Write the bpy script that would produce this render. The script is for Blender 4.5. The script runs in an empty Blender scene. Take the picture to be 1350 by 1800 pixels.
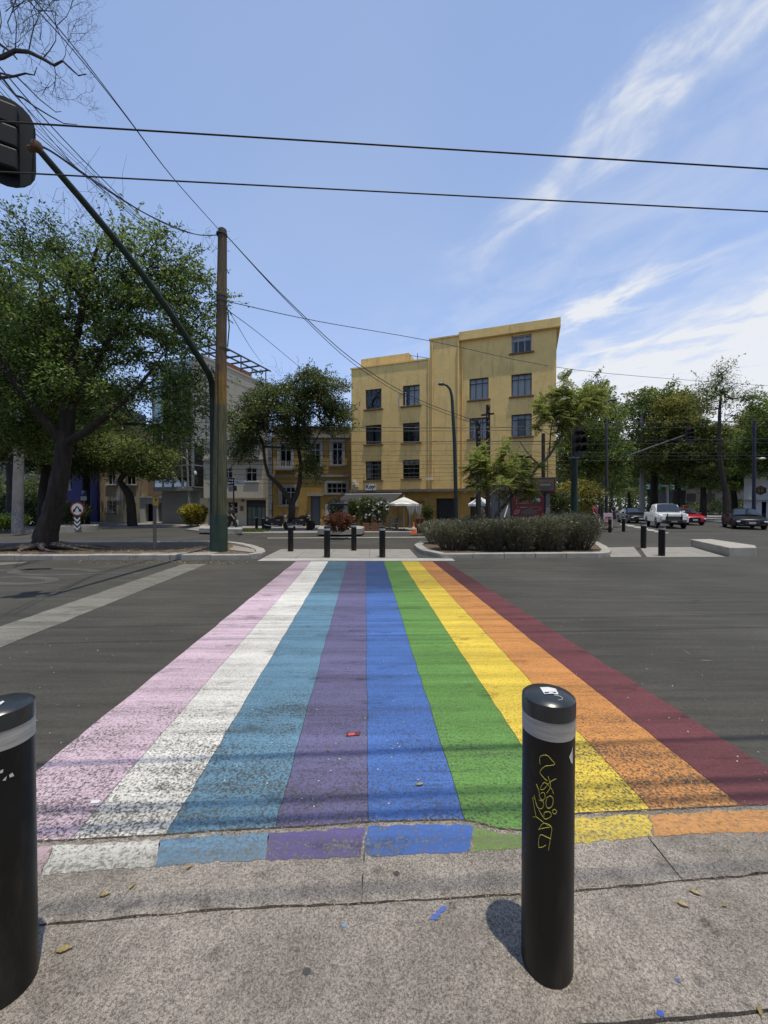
import bpy, bmesh, math, random
import numpy as np
from mathutils import Vector, Matrix
random.seed(7); rng = np.random.default_rng(7)
R = math.radians
scene = bpy.context.scene
COL = scene.collection

# ---------------------------------------------------------------- camera
F = 700.0; CH = 1.65; PITCH = math.atan(11/700.0)
cam_d = bpy.data.cameras.new('camera'); cam = bpy.data.objects.new('camera', cam_d); COL.objects.link(cam)
cam.location = (0, 0, CH); cam.rotation_euler = (math.pi/2-PITCH, 0, 0)
cam_d.sensor_fit = 'VERTICAL'; cam_d.sensor_height = 36.0; cam_d.lens = 14.0
cam_d.clip_start = 0.05; cam_d.clip_end = 3000
scene.camera = cam

# ---------------------------------------------------------------- sky and sun
SUN = Vector((.092, -.135, .951)).normalized()
sun_el = math.asin(SUN.z); sun_az = math.atan2(SUN.x, SUN.y)
world = bpy.data.worlds.new('World'); scene.world = world; world.use_nodes = True
def build_sky():
    nt = world.node_tree; N = nt.nodes; L = nt.links; N.clear()
    out = N.new('ShaderNodeOutputWorld'); bg = N.new('ShaderNodeBackground'); bg.inputs[1].default_value = 0.142
    sky = N.new('ShaderNodeTexSky'); sky.sky_type = 'NISHITA'; sky.sun_disc = False
    sky.sun_elevation = sun_el; sky.sun_rotation = sun_az; sky.altitude = 2200
    sky.air_density = 1.0; sky.dust_density = 0.6; sky.ozone_density = 2.5
    tc = N.new('ShaderNodeTexCoord'); sep = N.new('ShaderNodeSeparateXYZ'); L.new(tc.outputs['Generated'], sep.inputs[0])
    def m(op, a, b=None, c=None, clamp=False):
        n = N.new('ShaderNodeMath'); n.operation = op; n.use_clamp = clamp
        for i, v in enumerate((a, b, c)):
            if v is None: continue
            if isinstance(v, (int, float)): n.inputs[i].default_value = v
            else: L.new(v, n.inputs[i])
        return n.outputs[0]
    z = m('MAXIMUM', sep.outputs[2], 0.06)
    px = m('DIVIDE', sep.outputs[0], z); py = m('DIVIDE', sep.outputs[1], z)
    al = m('SUBTRACT', m('MULTIPLY', px, .445), m('MULTIPLY', py, .895))
    ac = m('ADD', m('MULTIPLY', px, .895), m('MULTIPLY', py, .445))
    cmb = N.new('ShaderNodeCombineXYZ'); L.new(m('MULTIPLY', al, .7), cmb.inputs[0]); L.new(ac, cmb.inputs[1])
    def noise(scale, detail, rough, dist=0.0):
        n = N.new('ShaderNodeTexNoise'); n.inputs['Scale'].default_value = scale; n.inputs['Detail'].default_value = detail
        n.inputs['Roughness'].default_value = rough; n.inputs['Distortion'].default_value = dist
        L.new(cmb.outputs[0], n.inputs['Vector']); return n.outputs[0]
    n1 = noise(2.6, 7, .6, .6); n2 = noise(4.6, 4.5, .58, .5); nlow = noise(.9, 2, .5)
    acw = m('ADD', ac, m('MULTIPLY', m('SUBTRACT', n1, .5), .75))
    def band(c, w, k):
        d = m('DIVIDE', m('SUBTRACT', acw, c), w)
        return m('MULTIPLY', m('EXPONENT', m('MULTIPLY', m('MULTIPLY', d, d), -1.0)), k)
    def blob(c, w, ca, wa, k):
        d = m('DIVIDE', m('SUBTRACT', acw, c), w); e = m('DIVIDE', m('SUBTRACT', al, ca), wa)
        s = m('ADD', m('MULTIPLY', d, d), m('MULTIPLY', e, e))
        return m('MULTIPLY', m('EXPONENT', m('MULTIPLY', s, -1.0)), k)
    tr = N.new('ShaderNodeMapRange'); tr.interpolation_type = 'SMOOTHSTEP'; tr.inputs[1].default_value = .30; tr.inputs[2].default_value = .72; tr.inputs[3].default_value = .1; tr.inputs[4].default_value = 1.05; L.new(n2, tr.inputs[0]); tex = tr.outputs[0]
    dens = m('ADD', m('MULTIPLY', band(1.05, .085, 1.3), m('MULTIPLY_ADD', m('MULTIPLY', al, 1.0), .75, 1.18, True)), band(1.4, .3, .22))
    dens = m('ADD', dens, blob(1.86, .17, -1.3, .4, 1.3))
    ramp = N.new('ShaderNodeMapRange'); ramp.interpolation_type = 'SMOOTHSTEP'
    L.new(acw, ramp.inputs[0]); ramp.inputs[1].default_value = 1.75; ramp.inputs[2].default_value = 3.3
    ramp.inputs[3].default_value = 0; ramp.inputs[4].default_value = 1.35
    dens = m('ADD', dens, ramp.outputs[0])
    dens = m('ADD', m('MULTIPLY', dens, tex), m('MULTIPLY', ramp.outputs[0], .35))
    dens = m('ADD', dens, m('MULTIPLY', m('SUBTRACT', nlow, .42), .25))
    dens = m('MINIMUM', m('MAXIMUM', dens, 0.0), .88)
    mix = N.new('ShaderNodeMix'); mix.data_type = 'RGBA'
    L.new(dens, mix.inputs[0]); 
    # thin high haze: lifts the blue towards a pale tone
    hz = N.new('ShaderNodeMix'); hz.data_type = 'RGBA'; low = m('POWER', m('SUBTRACT', 1.0, m('MAXIMUM', sep.outputs[2], 0.0)), 2.2); L.new(m('MULTIPLY_ADD', low, .50, SKY_HAZE-.07, True), hz.inputs[0])
    L.new(sky.outputs[0], hz.inputs[6]); hz.inputs[7].default_value = (3.45, 4.7, 7.5, 1)
    L.new(hz.outputs[2], mix.inputs[6]); mix.inputs[7].default_value = (5.7, 5.75, 5.85, 1)
    L.new(mix.outputs[2], bg.inputs[0]); L.new(bg.outputs[0], out.inputs[0])
SKY_HAZE = 0.45
build_sky()
sd = bpy.data.lights.new('sun', 'SUN'); sd.energy = 3.3; sd.angle = R(.53); sd.color = (1, .93, .79)
so = bpy.data.objects.new('sun', sd); COL.objects.link(so); so.location = (5, -5, 40)
so.rotation_euler = (-SUN).to_track_quat('-Z', 'Y').to_euler()
vs = scene.view_settings; vs.view_transform = 'Standard'; vs.look = 'None'; vs.gamma = 1; vs.exposure = 0.12; vs.use_curve_mapping = False
scene.cycles.max_bounces = 6; scene.cycles.transparent_max_bounces = 12

# ---------------------------------------------------------------- pixels to place (photo 1350 x 1800)
def ray(x, y):
    u = (x-675)/F; v = (900-y)/F
    dy = math.cos(PITCH)+v*math.sin(PITCH); dz = -math.sin(PITCH)+v*math.cos(PITCH)
    return u/dy, dz/dy
def A(x, y, Y):
    u, w = ray(x, y); return Vector((u*Y, Y, CH+w*Y))
def G(x, y, z=0.0):
    u, w = ray(x, y); t = (z-CH)/w; return Vector((u*t, t, z))

# ---------------------------------------------------------------- materials
def S(r, g, b):
    f = lambda c: (c/255/12.92) if c/255 <= .04045 else ((c/255+.055)/1.055)**2.4
    return (f(r), f(g), f(b))
MATS = {}
def nodes(name):
    m = bpy.data.materials.new(name); m.use_nodes = True; nt = m.node_tree
    return m, nt, nt.nodes['Principled BSDF'], nt.nodes, nt.links
def M(name, col, rough=.6, var=.12, scale=6, bump=0.0, metal=0.0, stretch=(1, 1, 1), spec=.5, bscale=None, detail=5, stain=None, stain_amt=.5, stain_scale=1.0, stain_stretch=(1, 1, 1), coat=0):
    if name in MATS: return MATS[name]
    m, nt, p, N, L = nodes(name)
    tc = N.new('ShaderNodeTexCoord'); mp = N.new('ShaderNodeMapping'); mp.inputs['Scale'].default_value = stretch
    L.new(tc.outputs['Object'], mp.inputs[0])
    n = N.new('ShaderNodeTexNoise'); n.inputs['Scale'].default_value = scale; n.inputs['Detail'].default_value = detail; n.inputs['Roughness'].default_value = .65
    L.new(mp.outputs[0], n.inputs['Vector'])
    r = N.new('ShaderNodeValToRGB'); e = r.color_ramp.elements
    e[0].position = .25; e[1].position = .75
    e[0].color = tuple(max(0, c*(1-var)) for c in col)+(1,); e[1].color = tuple(min(1, c*(1+var)) for c in col)+(1,)
    L.new(n.outputs[0], r.inputs[0]); cur = r.outputs[0]
    if stain:
        mp2 = N.new('ShaderNodeMapping'); mp2.inputs['Scale'].default_value = stain_stretch; L.new(tc.outputs['Object'], mp2.inputs[0])
        s = N.new('ShaderNodeTexNoise'); s.inputs['Scale'].default_value = stain_scale; s.inputs['Detail'].default_value = 7; s.inputs['Roughness'].default_value = .7
        L.new(mp2.outputs[0], s.inputs['Vector'])
        rr = N.new('ShaderNodeMapRange'); rr.inputs[1].default_value = .52; rr.inputs[2].default_value = .75; rr.inputs[4].default_value = stain_amt
        L.new(s.outputs[0], rr.inputs[0])
        mx = N.new('ShaderNodeMix'); mx.data_type = 'RGBA'; L.new(rr.outputs[0], mx.inputs[0]); L.new(cur, mx.inputs[6]); mx.inputs[7].default_value = tuple(stain)+(1,)
        cur = mx.outputs[2]
    L.new(cur, p.inputs['Base Color'])
    rm = N.new('ShaderNodeMapRange'); rm.inputs[3].default_value = max(.02, rough-.08); rm.inputs[4].default_value = min(1, rough+.08)
    L.new(n.outputs[0], rm.inputs[0]); L.new(rm.outputs[0], p.inputs['Roughness'])
    p.inputs['Metallic'].default_value = metal; p.inputs['Specular IOR Level'].default_value = spec
    if coat: p.inputs['Coat Weight'].default_value = coat; p.inputs['Coat Roughness'].default_value = .05
    if bump:
        b = N.new('ShaderNodeBump'); b.inputs['Strength'].default_value = min(1, bump*10); b.inputs['Distance'].default_value = bump
        n3 = N.new('ShaderNodeTexNoise'); n3.inputs['Scale'].default_value = bscale or scale*3; n3.inputs['Detail'].default_value = 5
        L.new(mp.outputs[0], n3.inputs['Vector']); L.new(n3.outputs[0], b.inputs['Height']); L.new(b.outputs[0], p.inputs['Normal'])
    MATS[name] = m; return m

def leaf_mat(name, dark, light, trans=.35, rough=.42):
    if name in MATS: return MATS[name]
    m, nt, p, N, L = nodes(name)
    g = N.new('ShaderNodeNewGeometry'); r = N.new('ShaderNodeValToRGB'); e = r.color_ramp.elements
    e[0].color = dark+(1,); e[1].color = light+(1,); e[0].position = .1; e[1].position = .95
    L.new(g.outputs['Random Per Island'], r.inputs[0])
    tc = N.new('ShaderNodeTexCoord'); n = N.new('ShaderNodeTexNoise'); n.inputs['Scale'].default_value = .7; n.inputs['Detail'].default_value = 2
    L.new(tc.outputs['Object'], n.inputs['Vector'])
    hv = N.new('ShaderNodeHueSaturation'); mr = N.new('ShaderNodeMapRange'); mr.inputs[1].default_value = .3; mr.inputs[2].default_value = .7; mr.inputs[3].default_value = .7; mr.inputs[4].default_value = 1.3
    L.new(n.outputs[0], mr.inputs[0]); L.new(mr.outputs[0], hv.inputs['Value']); L.new(r.outputs[0], hv.inputs['Color'])
    L.new(hv.outputs[0], p.inputs['Base Color']); p.inputs['Roughness'].default_value = rough; p.inputs['Specular IOR Level'].default_value = .5
    t = N.new('ShaderNodeBsdfTranslucent'); L.new(hv.outputs[0], t.inputs[0])
    ms = N.new('ShaderNodeMixShader'); ms.inputs[0].default_value = trans
    L.new(p.outputs[0], ms.inputs[1]); L.new(t.outputs[0], ms.inputs[2]); L.new(ms.outputs[0], nt.nodes['Material Output'].inputs[0])
    MATS[name] = m; return m

def glass_mat(name, tint, refl=.12, rough=.03):
    if name in MATS: return MATS[name]
    m, nt, p, N, L = nodes(name)
    t = N.new('ShaderNodeBsdfTransparent'); t.inputs[0].default_value = tint+(1,)
    g = N.new('ShaderNodeBsdfGlossy'); g.inputs['Roughness'].default_value = rough; g.inputs[0].default_value = (.78, .77, .74, 1)
    tc = N.new('ShaderNodeTexCoord'); n = N.new('ShaderNodeTexNoise'); n.inputs['Scale'].default_value = 1.5; L.new(tc.outputs['Object'], n.inputs['Vector'])
    b = N.new('ShaderNodeBump'); b.inputs['Distance'].default_value = .004; b.inputs['Strength'].default_value = .3; L.new(n.outputs[0], b.inputs['Height']); L.new(b.outputs[0], g.inputs['Normal'])
    lw = N.new('ShaderNodeLayerWeight'); lw.inputs[0].default_value = .2
    ad = N.new('ShaderNodeMath'); ad.operation = 'ADD'; ad.use_clamp = True; ad.inputs[1].default_value = refl; L.new(lw.outputs['Fresnel'], ad.inputs[0])
    ms = N.new('ShaderNodeMixShader'); L.new(ad.outputs[0], ms.inputs[0]); L.new(t.outputs[0], ms.inputs[1]); L.new(g.outputs[0], ms.inputs[2])
    L.new(ms.outputs[0], nt.nodes['Material Output'].inputs[0]); MATS[name] = m; return m

def asphalt_nodes(N, L, tc, base=.057):
    """colour and height sockets of the asphalt, in metres of the ground plane"""
    def nz(scale, detail, st=(1, 1, 1), rough=.6):
        mp = N.new('ShaderNodeMapping'); mp.inputs['Scale'].default_value = st; mp.inputs['Rotation'].default_value = (0, 0, R(-3)); L.new(tc.outputs['Object'], mp.inputs[0])
        n = N.new('ShaderNodeTexNoise'); n.inputs['Scale'].default_value = scale; n.inputs['Detail'].default_value = detail; n.inputs['Roughness'].default_value = rough
        L.new(mp.outputs[0], n.inputs['Vector']); return n.outputs[0]
    fine = nz(110, 4, rough=.75); streak = nz(1.2, 6, (.35, 5, 1), .7); big = nz(.35, 4)
    r = N.new('ShaderNodeValToRGB'); e = r.color_ramp.elements; e[0].position = .3; e[1].position = .72
    e[0].color = (base*.55, base*.52, base*.435, 1); e[1].color = (base*1.5, base*1.41, base*1.15, 1)
    L.new(fine, r.inputs[0])
    def mul(col, fac, lo, hi, a, b):
        mr = N.new('ShaderNodeMapRange'); mr.inputs[1].default_value = lo; mr.inputs[2].default_value = hi; mr.inputs[3].default_value = a; mr.inputs[4].default_value = b; L.new(fac, mr.inputs[0])
        mx = N.new('ShaderNodeMix'); mx.data_type = 'RGBA'; mx.blend_type = 'MULTIPLY'; mx.inputs[0].default_value = 1
        cc = N.new('ShaderNodeCombineColor'); 
        for i in range(3): L.new(mr.outputs[0], cc.inputs[i])
        L.new(col, mx.inputs[6]); L.new(cc.outputs[0], mx.inputs[7]); return mx.outputs[2]
    spk = nz(26, 5, rough=.8); pat = nz(.9, 5, (.5, 1, 1), .7)
    c = mul(r.outputs[0], streak, .3, .7, .72, 1.3); c = mul(c, big, .3, .7, .8, 1.2); c = mul(c, spk, .34, .66, .82, 1.2); c = mul(c, pat, .35, .68, .88, 1.16)
    return c, fine, streak, big, nz
def asphalt_mat():
    m, nt, p, N, L = nodes('asphalt'); tc = N.new('ShaderNodeTexCoord')
    c, fine, streak, big, nz = asphalt_nodes(N, L, tc)
    L.new(c, p.inputs['Base Color']); p.inputs['Roughness'].default_value = .85; p.inputs['Specular IOR Level'].default_value = .3
    b = N.new('ShaderNodeBump'); b.inputs['Distance'].default_value = .004; b.inputs['Strength'].default_value = .6; L.new(fine, b.inputs['Height']); L.new(b.outputs[0], p.inputs['Normal'])
    MATS['asphalt'] = m; return m
def paint_mat(name, col, wear=.5, far_dirt=.45, pits=.5, base=.06):
    """road paint, worn through to the asphalt in pits and dirtied by tyres"""
    if name in MATS: return MATS[name]
    m, nt, p, N, L = nodes(name); tc = N.new('ShaderNodeTexCoord')
    c, fine, streak, big, nz = asphalt_nodes(N, L, tc, base)
    sep = N.new('ShaderNodeSeparateXYZ'); L.new(tc.outputs['Object'], sep.inputs[0])
    def mr(s, a, b, lo, hi, smooth=False):
        n = N.new('ShaderNodeMapRange'); n.inputs[1].default_value = a; n.inputs[2].default_value = b; n.inputs[3].default_value = lo; n.inputs[4].default_value = hi
        if smooth: n.interpolation_type = 'SMOOTHSTEP'
        L.new(s, n.inputs[0]); return n.outputs[0]
    def mt(op, a, b):
        n = N.new('ShaderNodeMath'); n.operation = op
        for i, v in enumerate((a, b)):
            if isinstance(v, (int, float)): n.inputs[i].default_value = v
            else: L.new(v, n.inputs[i])
        return n.outputs[0]
    grain = nz(62, 5, rough=.85); patch = nz(1.6, 6, (.8, 1.3, 1), .7); band = nz(2.0, 5, (.12, 2.2, 1), .65); lane = nz(.9, 3, (.25, 1, 1))
    near = mr(sep.outputs[1], 2.0, 4.2, 1, 0, True)         # the aggregate stands bare where the gutter meets the road
    thr = mt('ADD', mt('MULTIPLY', mr(patch, .35, .7, 0, 1), .125*wear), mt('MULTIPLY', near, .125*pits))
    thr = mt('ADD', thr, mt('MULTIPLY', mr(band, .5, .75, 0, 1), .07))
    k = mt('SUBTRACT', mt('ADD', .335, thr), grain)
    worn = mr(k, -.015, .05, 0, .92)
    # paint tone: small fading and tyre dirt in bands across the lanes
    tone = mt('MULTIPLY', mr(band, .35, .72, 1.06, .62), mr(patch, .3, .75, 1.06, .82))
    ln = mt('ADD', sep.outputs[1], mt('MULTIPLY', mt('SUBTRACT', lane, .5), 3.0))
    tone = mt('MULTIPLY', tone, mr(ln, 7.2, 8.4, 1.0, 1-far_dirt, True))
    tone = mt('MULTIPLY', tone, mr(grain, .36, .62, .66, 1.14))
    hair = nz(1.0, 7, (.5, 16, 1), .62); hh = mt('ABSOLUTE', mt('SUBTRACT', hair, .5), 0); gate = mr(nz(.8, 3, (.6, 1.5, 1)), .47, .6, 0, 1)
    tone = mt('MULTIPLY', tone, mt('SUBTRACT', 1.0, mt('MULTIPLY', mr(hh, .0, .012, .6, 0), gate)))
    smud = nz(2.6, 6, (.7, 1.6, 1), .75); tone = mt('MULTIPLY', tone, mr(smud, .56, .70, 1.0, .42)); fade = nz(.55, 4, (.5, 1, 1), .6); tone = mt('MULTIPLY', tone, mr(fade, .35, .65, .9, 1.12))
    cc = N.new('ShaderNodeCombineColor')
    for i in range(3): L.new(tone, cc.inputs[i])
    mx = N.new('ShaderNodeMix'); mx.data_type = 'RGBA'; mx.blend_type = 'MULTIPLY'; mx.inputs[0].default_value = 1; mx.inputs[6].default_value = tuple(c*.86+.14*d_ for c, d_ in zip(col, (.23, .21, .19)))+(1,); L.new(cc.outputs[0], mx.inputs[7])
    m2 = N.new('ShaderNodeMix'); m2.data_type = 'RGBA'; L.new(worn, m2.inputs[0]); L.new(mx.outputs[2], m2.inputs[6]); L.new(c, m2.inputs[7])
    L.new(m2.outputs[2], p.inputs['Base Color']); p.inputs['Roughness'].default_value = .7; p.inputs['Specular IOR Level'].default_value = .3
    b = N.new('ShaderNodeBump'); b.inputs['Distance'].default_value = .006; b.inputs['Strength'].default_value = .7; L.new(grain, b.inputs['Height']); L.new(b.outputs[0], p.inputs['Normal'])
    MATS[name] = m; return m
def slab_mat(name, col, speck=.55):
    """brushed concrete with bare aggregate"""
    if name in MATS: return MATS[name]
    m, nt, p, N, L = nodes(name); tc = N.new('ShaderNodeTexCoord')
    def nz(s, d, r=.6, st=(1, 1, 1)):
        mp = N.new('ShaderNodeMapping'); mp.inputs['Scale'].default_value = st; L.new(tc.outputs['Object'], mp.inputs[0])
        n = N.new('ShaderNodeTexNoise'); n.inputs['Scale'].default_value = s; n.inputs['Detail'].default_value = d; n.inputs['Roughness'].default_value = r
        L.new(mp.outputs[0], n.inputs['Vector']); return n.outputs[0]
    g = nz(120, 3, .75); g2 = nz(330, 2, .7); big = nz(1.6, 6, .65); spot = nz(9, 3, .5)
    ad = N.new('ShaderNodeMath'); ad.operation = 'MULTIPLY_ADD'; L.new(g2, ad.inputs[0]); ad.inputs[1].default_value = .5; 
    h = N.new('ShaderNodeMath'); h.operation = 'MULTIPLY'; L.new(g, h.inputs[0]); h.inputs[1].default_value = .5; L.new(h.outputs[0], ad.inputs[2])
    r = N.new('ShaderNodeValToRGB'); e = r.color_ramp.elements; e[0].position = .42; e[1].position = .60
    e[0].color = tuple(c*(1-speck) for c in col)+(1,); e[1].color = tuple(min(1, c*(1+speck)) for c in col)+(1,)
    mid = r.color_ramp.elements.new(.5); mid.color = tuple(col)+(1,)
    L.new(ad.outputs[0], r.inputs[0])
    mr = N.new('ShaderNodeMapRange'); mr.inputs[1].default_value = .3; mr.inputs[2].default_value = .7; mr.inputs[3].default_value = .60; mr.inputs[4].default_value = 1.27; L.new(big, mr.inputs[0])
    sp = N.new('ShaderNodeMapRange'); sp.inputs[1].default_value = .64; sp.inputs[2].default_value = .72; sp.inputs[3].default_value = 1; sp.inputs[4].default_value = .62; L.new(spot, sp.inputs[0])
    mid_ = nz(7, 5, .7); mm = N.new('ShaderNodeMapRange'); mm.inputs[1].default_value = .3; mm.inputs[2].default_value = .7; mm.inputs[3].default_value = .80; mm.inputs[4].default_value = 1.18; L.new(mid_, mm.inputs[0])
    m0 = N.new('ShaderNodeMath'); m0.operation = 'MULTIPLY'; L.new(mm.outputs[0], m0.inputs[0]); L.new(sp.outputs[0], m0.inputs[1])
    mu = N.new('ShaderNodeMath'); mu.operation = 'MULTIPLY'; L.new(mr.outputs[0], mu.inputs[0]); L.new(m0.outputs[0], mu.inputs[1])
    cc = N.new('ShaderNodeCombineColor')
    for i in range(3): L.new(mu.outputs[0], cc.inputs[i])
    mx = N.new('ShaderNodeMix'); mx.data_type = 'RGBA'; mx.blend_type = 'MULTIPLY'; mx.inputs[0].default_value = 1; L.new(r.outputs[0], mx.inputs[6]); L.new(cc.outputs[0], mx.inputs[7])
    L.new(mx.outputs[2], p.inputs['Base Color']); p.inputs['Roughness'].default_value = .85; p.inputs['Specular IOR Level'].default_value = .3
    b = N.new('ShaderNodeBump'); b.inputs['Distance'].default_value = .006; b.inputs['Strength'].default_value = .8; L.new(ad.outputs[0], b.inputs['Height']); L.new(b.outputs[0], p.inputs['Normal'])
    MATS[name] = m; return m

# ---------------------------------------------------------------- mesh helpers
class MB:
    def __init__(s): s.v = []; s.f = []
    def add(s, vs, fs):
        o = len(s.v); s.v += [tuple(v) for v in vs]; s.f += [tuple(i+o for i in f) for f in fs]; return s
    def box(s, c, d, rz=0.0, M3=None):
        hx, hy, hz = d[0]/2, d[1]/2, d[2]/2; c = Vector(c); m = M3 or Matrix.Rotation(rz, 3, 'Z')
        vs = [c+m@Vector((x*hx, y*hy, z*hz)) for z in (-1, 1) for y in (-1, 1) for x in (-1, 1)]
        return s.add(vs, [(0, 2, 3, 1), (4, 5, 7, 6), (0, 1, 5, 4), (2, 6, 7, 3), (0, 4, 6, 2), (1, 3, 7, 5)])
    def bar(s, a, b, w, h=None):
        a = Vector(a); b = Vector(b); d = b-a; h = h or w
        q = d.to_track_quat('Y', 'Z').to_matrix(); return s.box((a+b)/2, (w, d.length, h), M3=q)
    def prism(s, poly, z0, z1, bottom=False):
        n = len(poly); P = [(p[0], p[1], z0) for p in poly]+[(p[0], p[1], z1) for p in poly]
        ar = sum(poly[i][0]*poly[(i+1) % n][1]-poly[(i+1) % n][0]*poly[i][1] for i in range(n))
        top = tuple(range(n, 2*n)); sides = [(i, (i+1) % n, n+(i+1) % n, n+i) for i in range(n)]
        if ar < 0: top = top[::-1]; sides = [f[::-1] for f in sides]
        fs = [top]+sides
        if bottom: fs.append(tuple(range(n))[::-1] if ar > 0 else tuple(range(n)))
        return s.add(P, fs)
    def sheet(s, poly, z=None):
        P = [(p[0], p[1], z if z is not None else p[2]) for p in poly]; n = len(P)
        ar = sum(P[i][0]*P[(i+1) % n][1]-P[(i+1) % n][0]*P[i][1] for i in range(n))
        return s.add(P, [tuple(range(n)) if ar > 0 else tuple(range(n))[::-1]])
    def tube(s, pts, rad, n=6, caps=True, rough=0.0):
        pts = [Vector(p) for p in pts]; k = len(pts)
        if isinstance(rad, (int, float)): rad = [rad]*k
        vs = []; up = Vector((0, 0, 1))
        for i, p in enumerate(pts):
            t = (pts[min(i+1, k-1)]-pts[max(i-1, 0)]).normalized()
            if i == 0: u = t.cross(up if abs(t.z) < .95 else Vector((1, 0, 0))).normalized()
            else: u = (u-t*u.dot(t)).normalized()
            w = t.cross(u)
            for j in range(n):
                a = 2*math.pi*j/n; q_ = 1+rough*(.5*math.sin(a*3+i*.35)+.35*math.sin(a*7-i*.5+1)+.5*random.uniform(-1, 1)) if rough else 1; vs.append(p+(u*math.cos(a)+w*math.sin(a))*rad[i]*q_)
        fs = [(i*n+j, i*n+(j+1) % n, (i+1)*n+(j+1) % n, (i+1)*n+j) for i in range(k-1) for j in range(n)]
        if caps: fs += [tuple(range(n))[::-1], tuple(range((k-1)*n, k*n))]
        return s.add(vs, fs)
    def lathe(s, prof, c=(0, 0, 0), n=24, axis=None):
        c = Vector(c); m = axis or Matrix.Identity(3); vs = []; k = len(prof)
        for r, z in prof:
            for j in range(n):
                a = 2*math.pi*j/n; vs.append(c+m@Vector((r*math.cos(a), r*math.sin(a), z)))
        fs = [(i*n+j, i*n+(j+1) % n, (i+1)*n+(j+1) % n, (i+1)*n+j) for i in range(k-1) for j in range(n)]
        if prof[0][0] > 1e-6: fs.append(tuple(range(n))[::-1])
        if prof[-1][0] > 1e-6: fs.append(tuple(range((k-1)*n, k*n)))
        return s.add(vs, fs)
    def loft(s, rings, closed=True, caps=True):
        n = len(rings[0]); k = len(rings); vs = [v for r in rings for v in r]
        fs = [(i*n+j, i*n+(j+1) % n, (i+1)*n+(j+1) % n, (i+1)*n+j) for i in range(k-1) for j in range(n if closed else n-1)]
        if caps: fs += [tuple(range(n))[::-1], tuple(range((k-1)*n, k*n))]
        return s.add(vs, fs)
    def build(s, name, mat, parent=None, smooth=False, bevel=0, local=False, fix=False):
        me = bpy.data.meshes.new(name); me.from_pydata(s.v, [], s.f); me.update()
        if fix or bevel:
            bm = bmesh.new(); bm.from_mesh(me); bmesh.ops.recalc_face_normals(bm, faces=bm.faces)
            if bevel:
                bmesh.ops.remove_doubles(bm, verts=bm.verts, dist=1e-5)
                ed = [e for e in bm.edges if len(e.link_faces) == 2 and e.calc_face_angle(0) > .6]
                bmesh.ops.bevel(bm, geom=ed, offset=bevel, segments=2, profile=.5, affect='EDGES', clamp_overlap=True)
            bm.to_mesh(me); bm.free()
        if smooth:
            me.polygons.foreach_set('use_smooth', [True]*len(me.polygons))
            try: me.set_sharp_from_angle(angle=R(40))
            except Exception: pass
        return link(name, me, mat, parent, local)
def link(name, me, mat, parent=None, local=False):
    o = bpy.data.objects.new(name, me); COL.objects.link(o)
    if mat: me.materials.append(mat)
    if parent:
        o.parent = parent
        if not local: o.matrix_parent_inverse = parent.matrix_basis.inverted()
    return o
def tag(o, label, cat, group=None):
    o['label'] = label; o['category'] = cat
    if group: o['group'] = group
    return o
def thing(name, label, cat, loc=(0, 0, 0), rz=0.0, group=None):
    o = bpy.data.objects.new(name, None); COL.objects.link(o); o.empty_display_size = .2
    o.location = loc; o.rotation_euler = (0, 0, rz); return tag(o, label, cat, group)
def struct(o): o['kind'] = 'structure'; return o
def stuff(o): o['kind'] = 'stuff'; return o
def dup(root, loc, rz=0.0, label=None, group=None, scale=None):
    r = root.copy(); COL.objects.link(r); r.location = loc; r.rotation_euler = (0, 0, rz)
    if label: r['label'] = label
    if group: r['group'] = group
    if scale: r.scale = scale if not isinstance(scale, (int, float)) else (scale,)*3
    for ch in list(root.children):
        c = ch.copy(); COL.objects.link(c); c.parent = r
        for g in ch.children:
            d = g.copy(); COL.objects.link(d); d.parent = c
    return r
def jit(poly, amp, step=.12):
    """polygon with extra vertices and ragged edges"""
    out = []; n = len(poly)
    for i in range(n):
        a = Vector(poly[i][:2]); b = Vector(poly[(i+1) % n][:2]); d = b-a; k = max(1, int(d.length/step)); nrm = Vector((-d.y, d.x)).normalized() if d.length else Vector((0, 0))
        for j in range(k):
            p = a+d*(j/k)
            if j: p = p+nrm*random.gauss(0, amp)
            out.append((p.x, p.y))
    return out
def text_mesh(name, body, size, mat, parent, mtx, extrude=.004, bold=0.0, align='CENTER', shear=0):
    cu = bpy.data.curves.new(name, 'FONT'); cu.body = body; cu.size = size; cu.extrude = extrude; cu.offset = bold; cu.align_x = align; cu.align_y = 'CENTER'; cu.shear = shear
    o = bpy.data.objects.new(name, cu); COL.objects.link(o)
    bpy.context.view_layer.update()
    me = bpy.data.meshes.new_from_object(o.evaluated_get(bpy.context.evaluated_depsgraph_get()))
    bpy.data.objects.remove(o); bpy.data.curves.remove(cu)
    me.transform(mtx); me.materials.clear()
    return link(name, me, mat, parent)
def vplane(O, e, n):
    """matrix: local x along e, local y up, local z along the outward normal n"""
    e = Vector(e); n = Vector(n); u = Vector((0, 0, 1))
    return Matrix(((e.x, u.x, n.x, O[0]), (e.y, u.y, n.y, O[1]), (e.z, u.z, n.z, O[2]), (0, 0, 0, 1)))

# ================================================================ THE SETTING
asph = asphalt_mat()
conc = slab_mat('sidewalk concrete', (.262, .231, .195), .62)
conc_far = M('pale paving concrete', (.26, .24, .21), .85, .14, 2.2, .003, bscale=40, stain=(.14, .13, .115), stain_amt=.6, stain_scale=1.2)
kerb_m = M('kerb concrete', (.34, .32, .28), .85, .2, 3, .004, bscale=30, stain=(.12, .11, .095), stain_amt=.65, stain_scale=2.4)
soil_m = M('dry soil', (.11, .078, .05), .95, .4, 5, .02, bscale=18)

road = MB().sheet([(-700, -40), (700, -40), (700, 1400), (-700, 1400)], 0).build('road', asph); struct(road)

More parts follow.
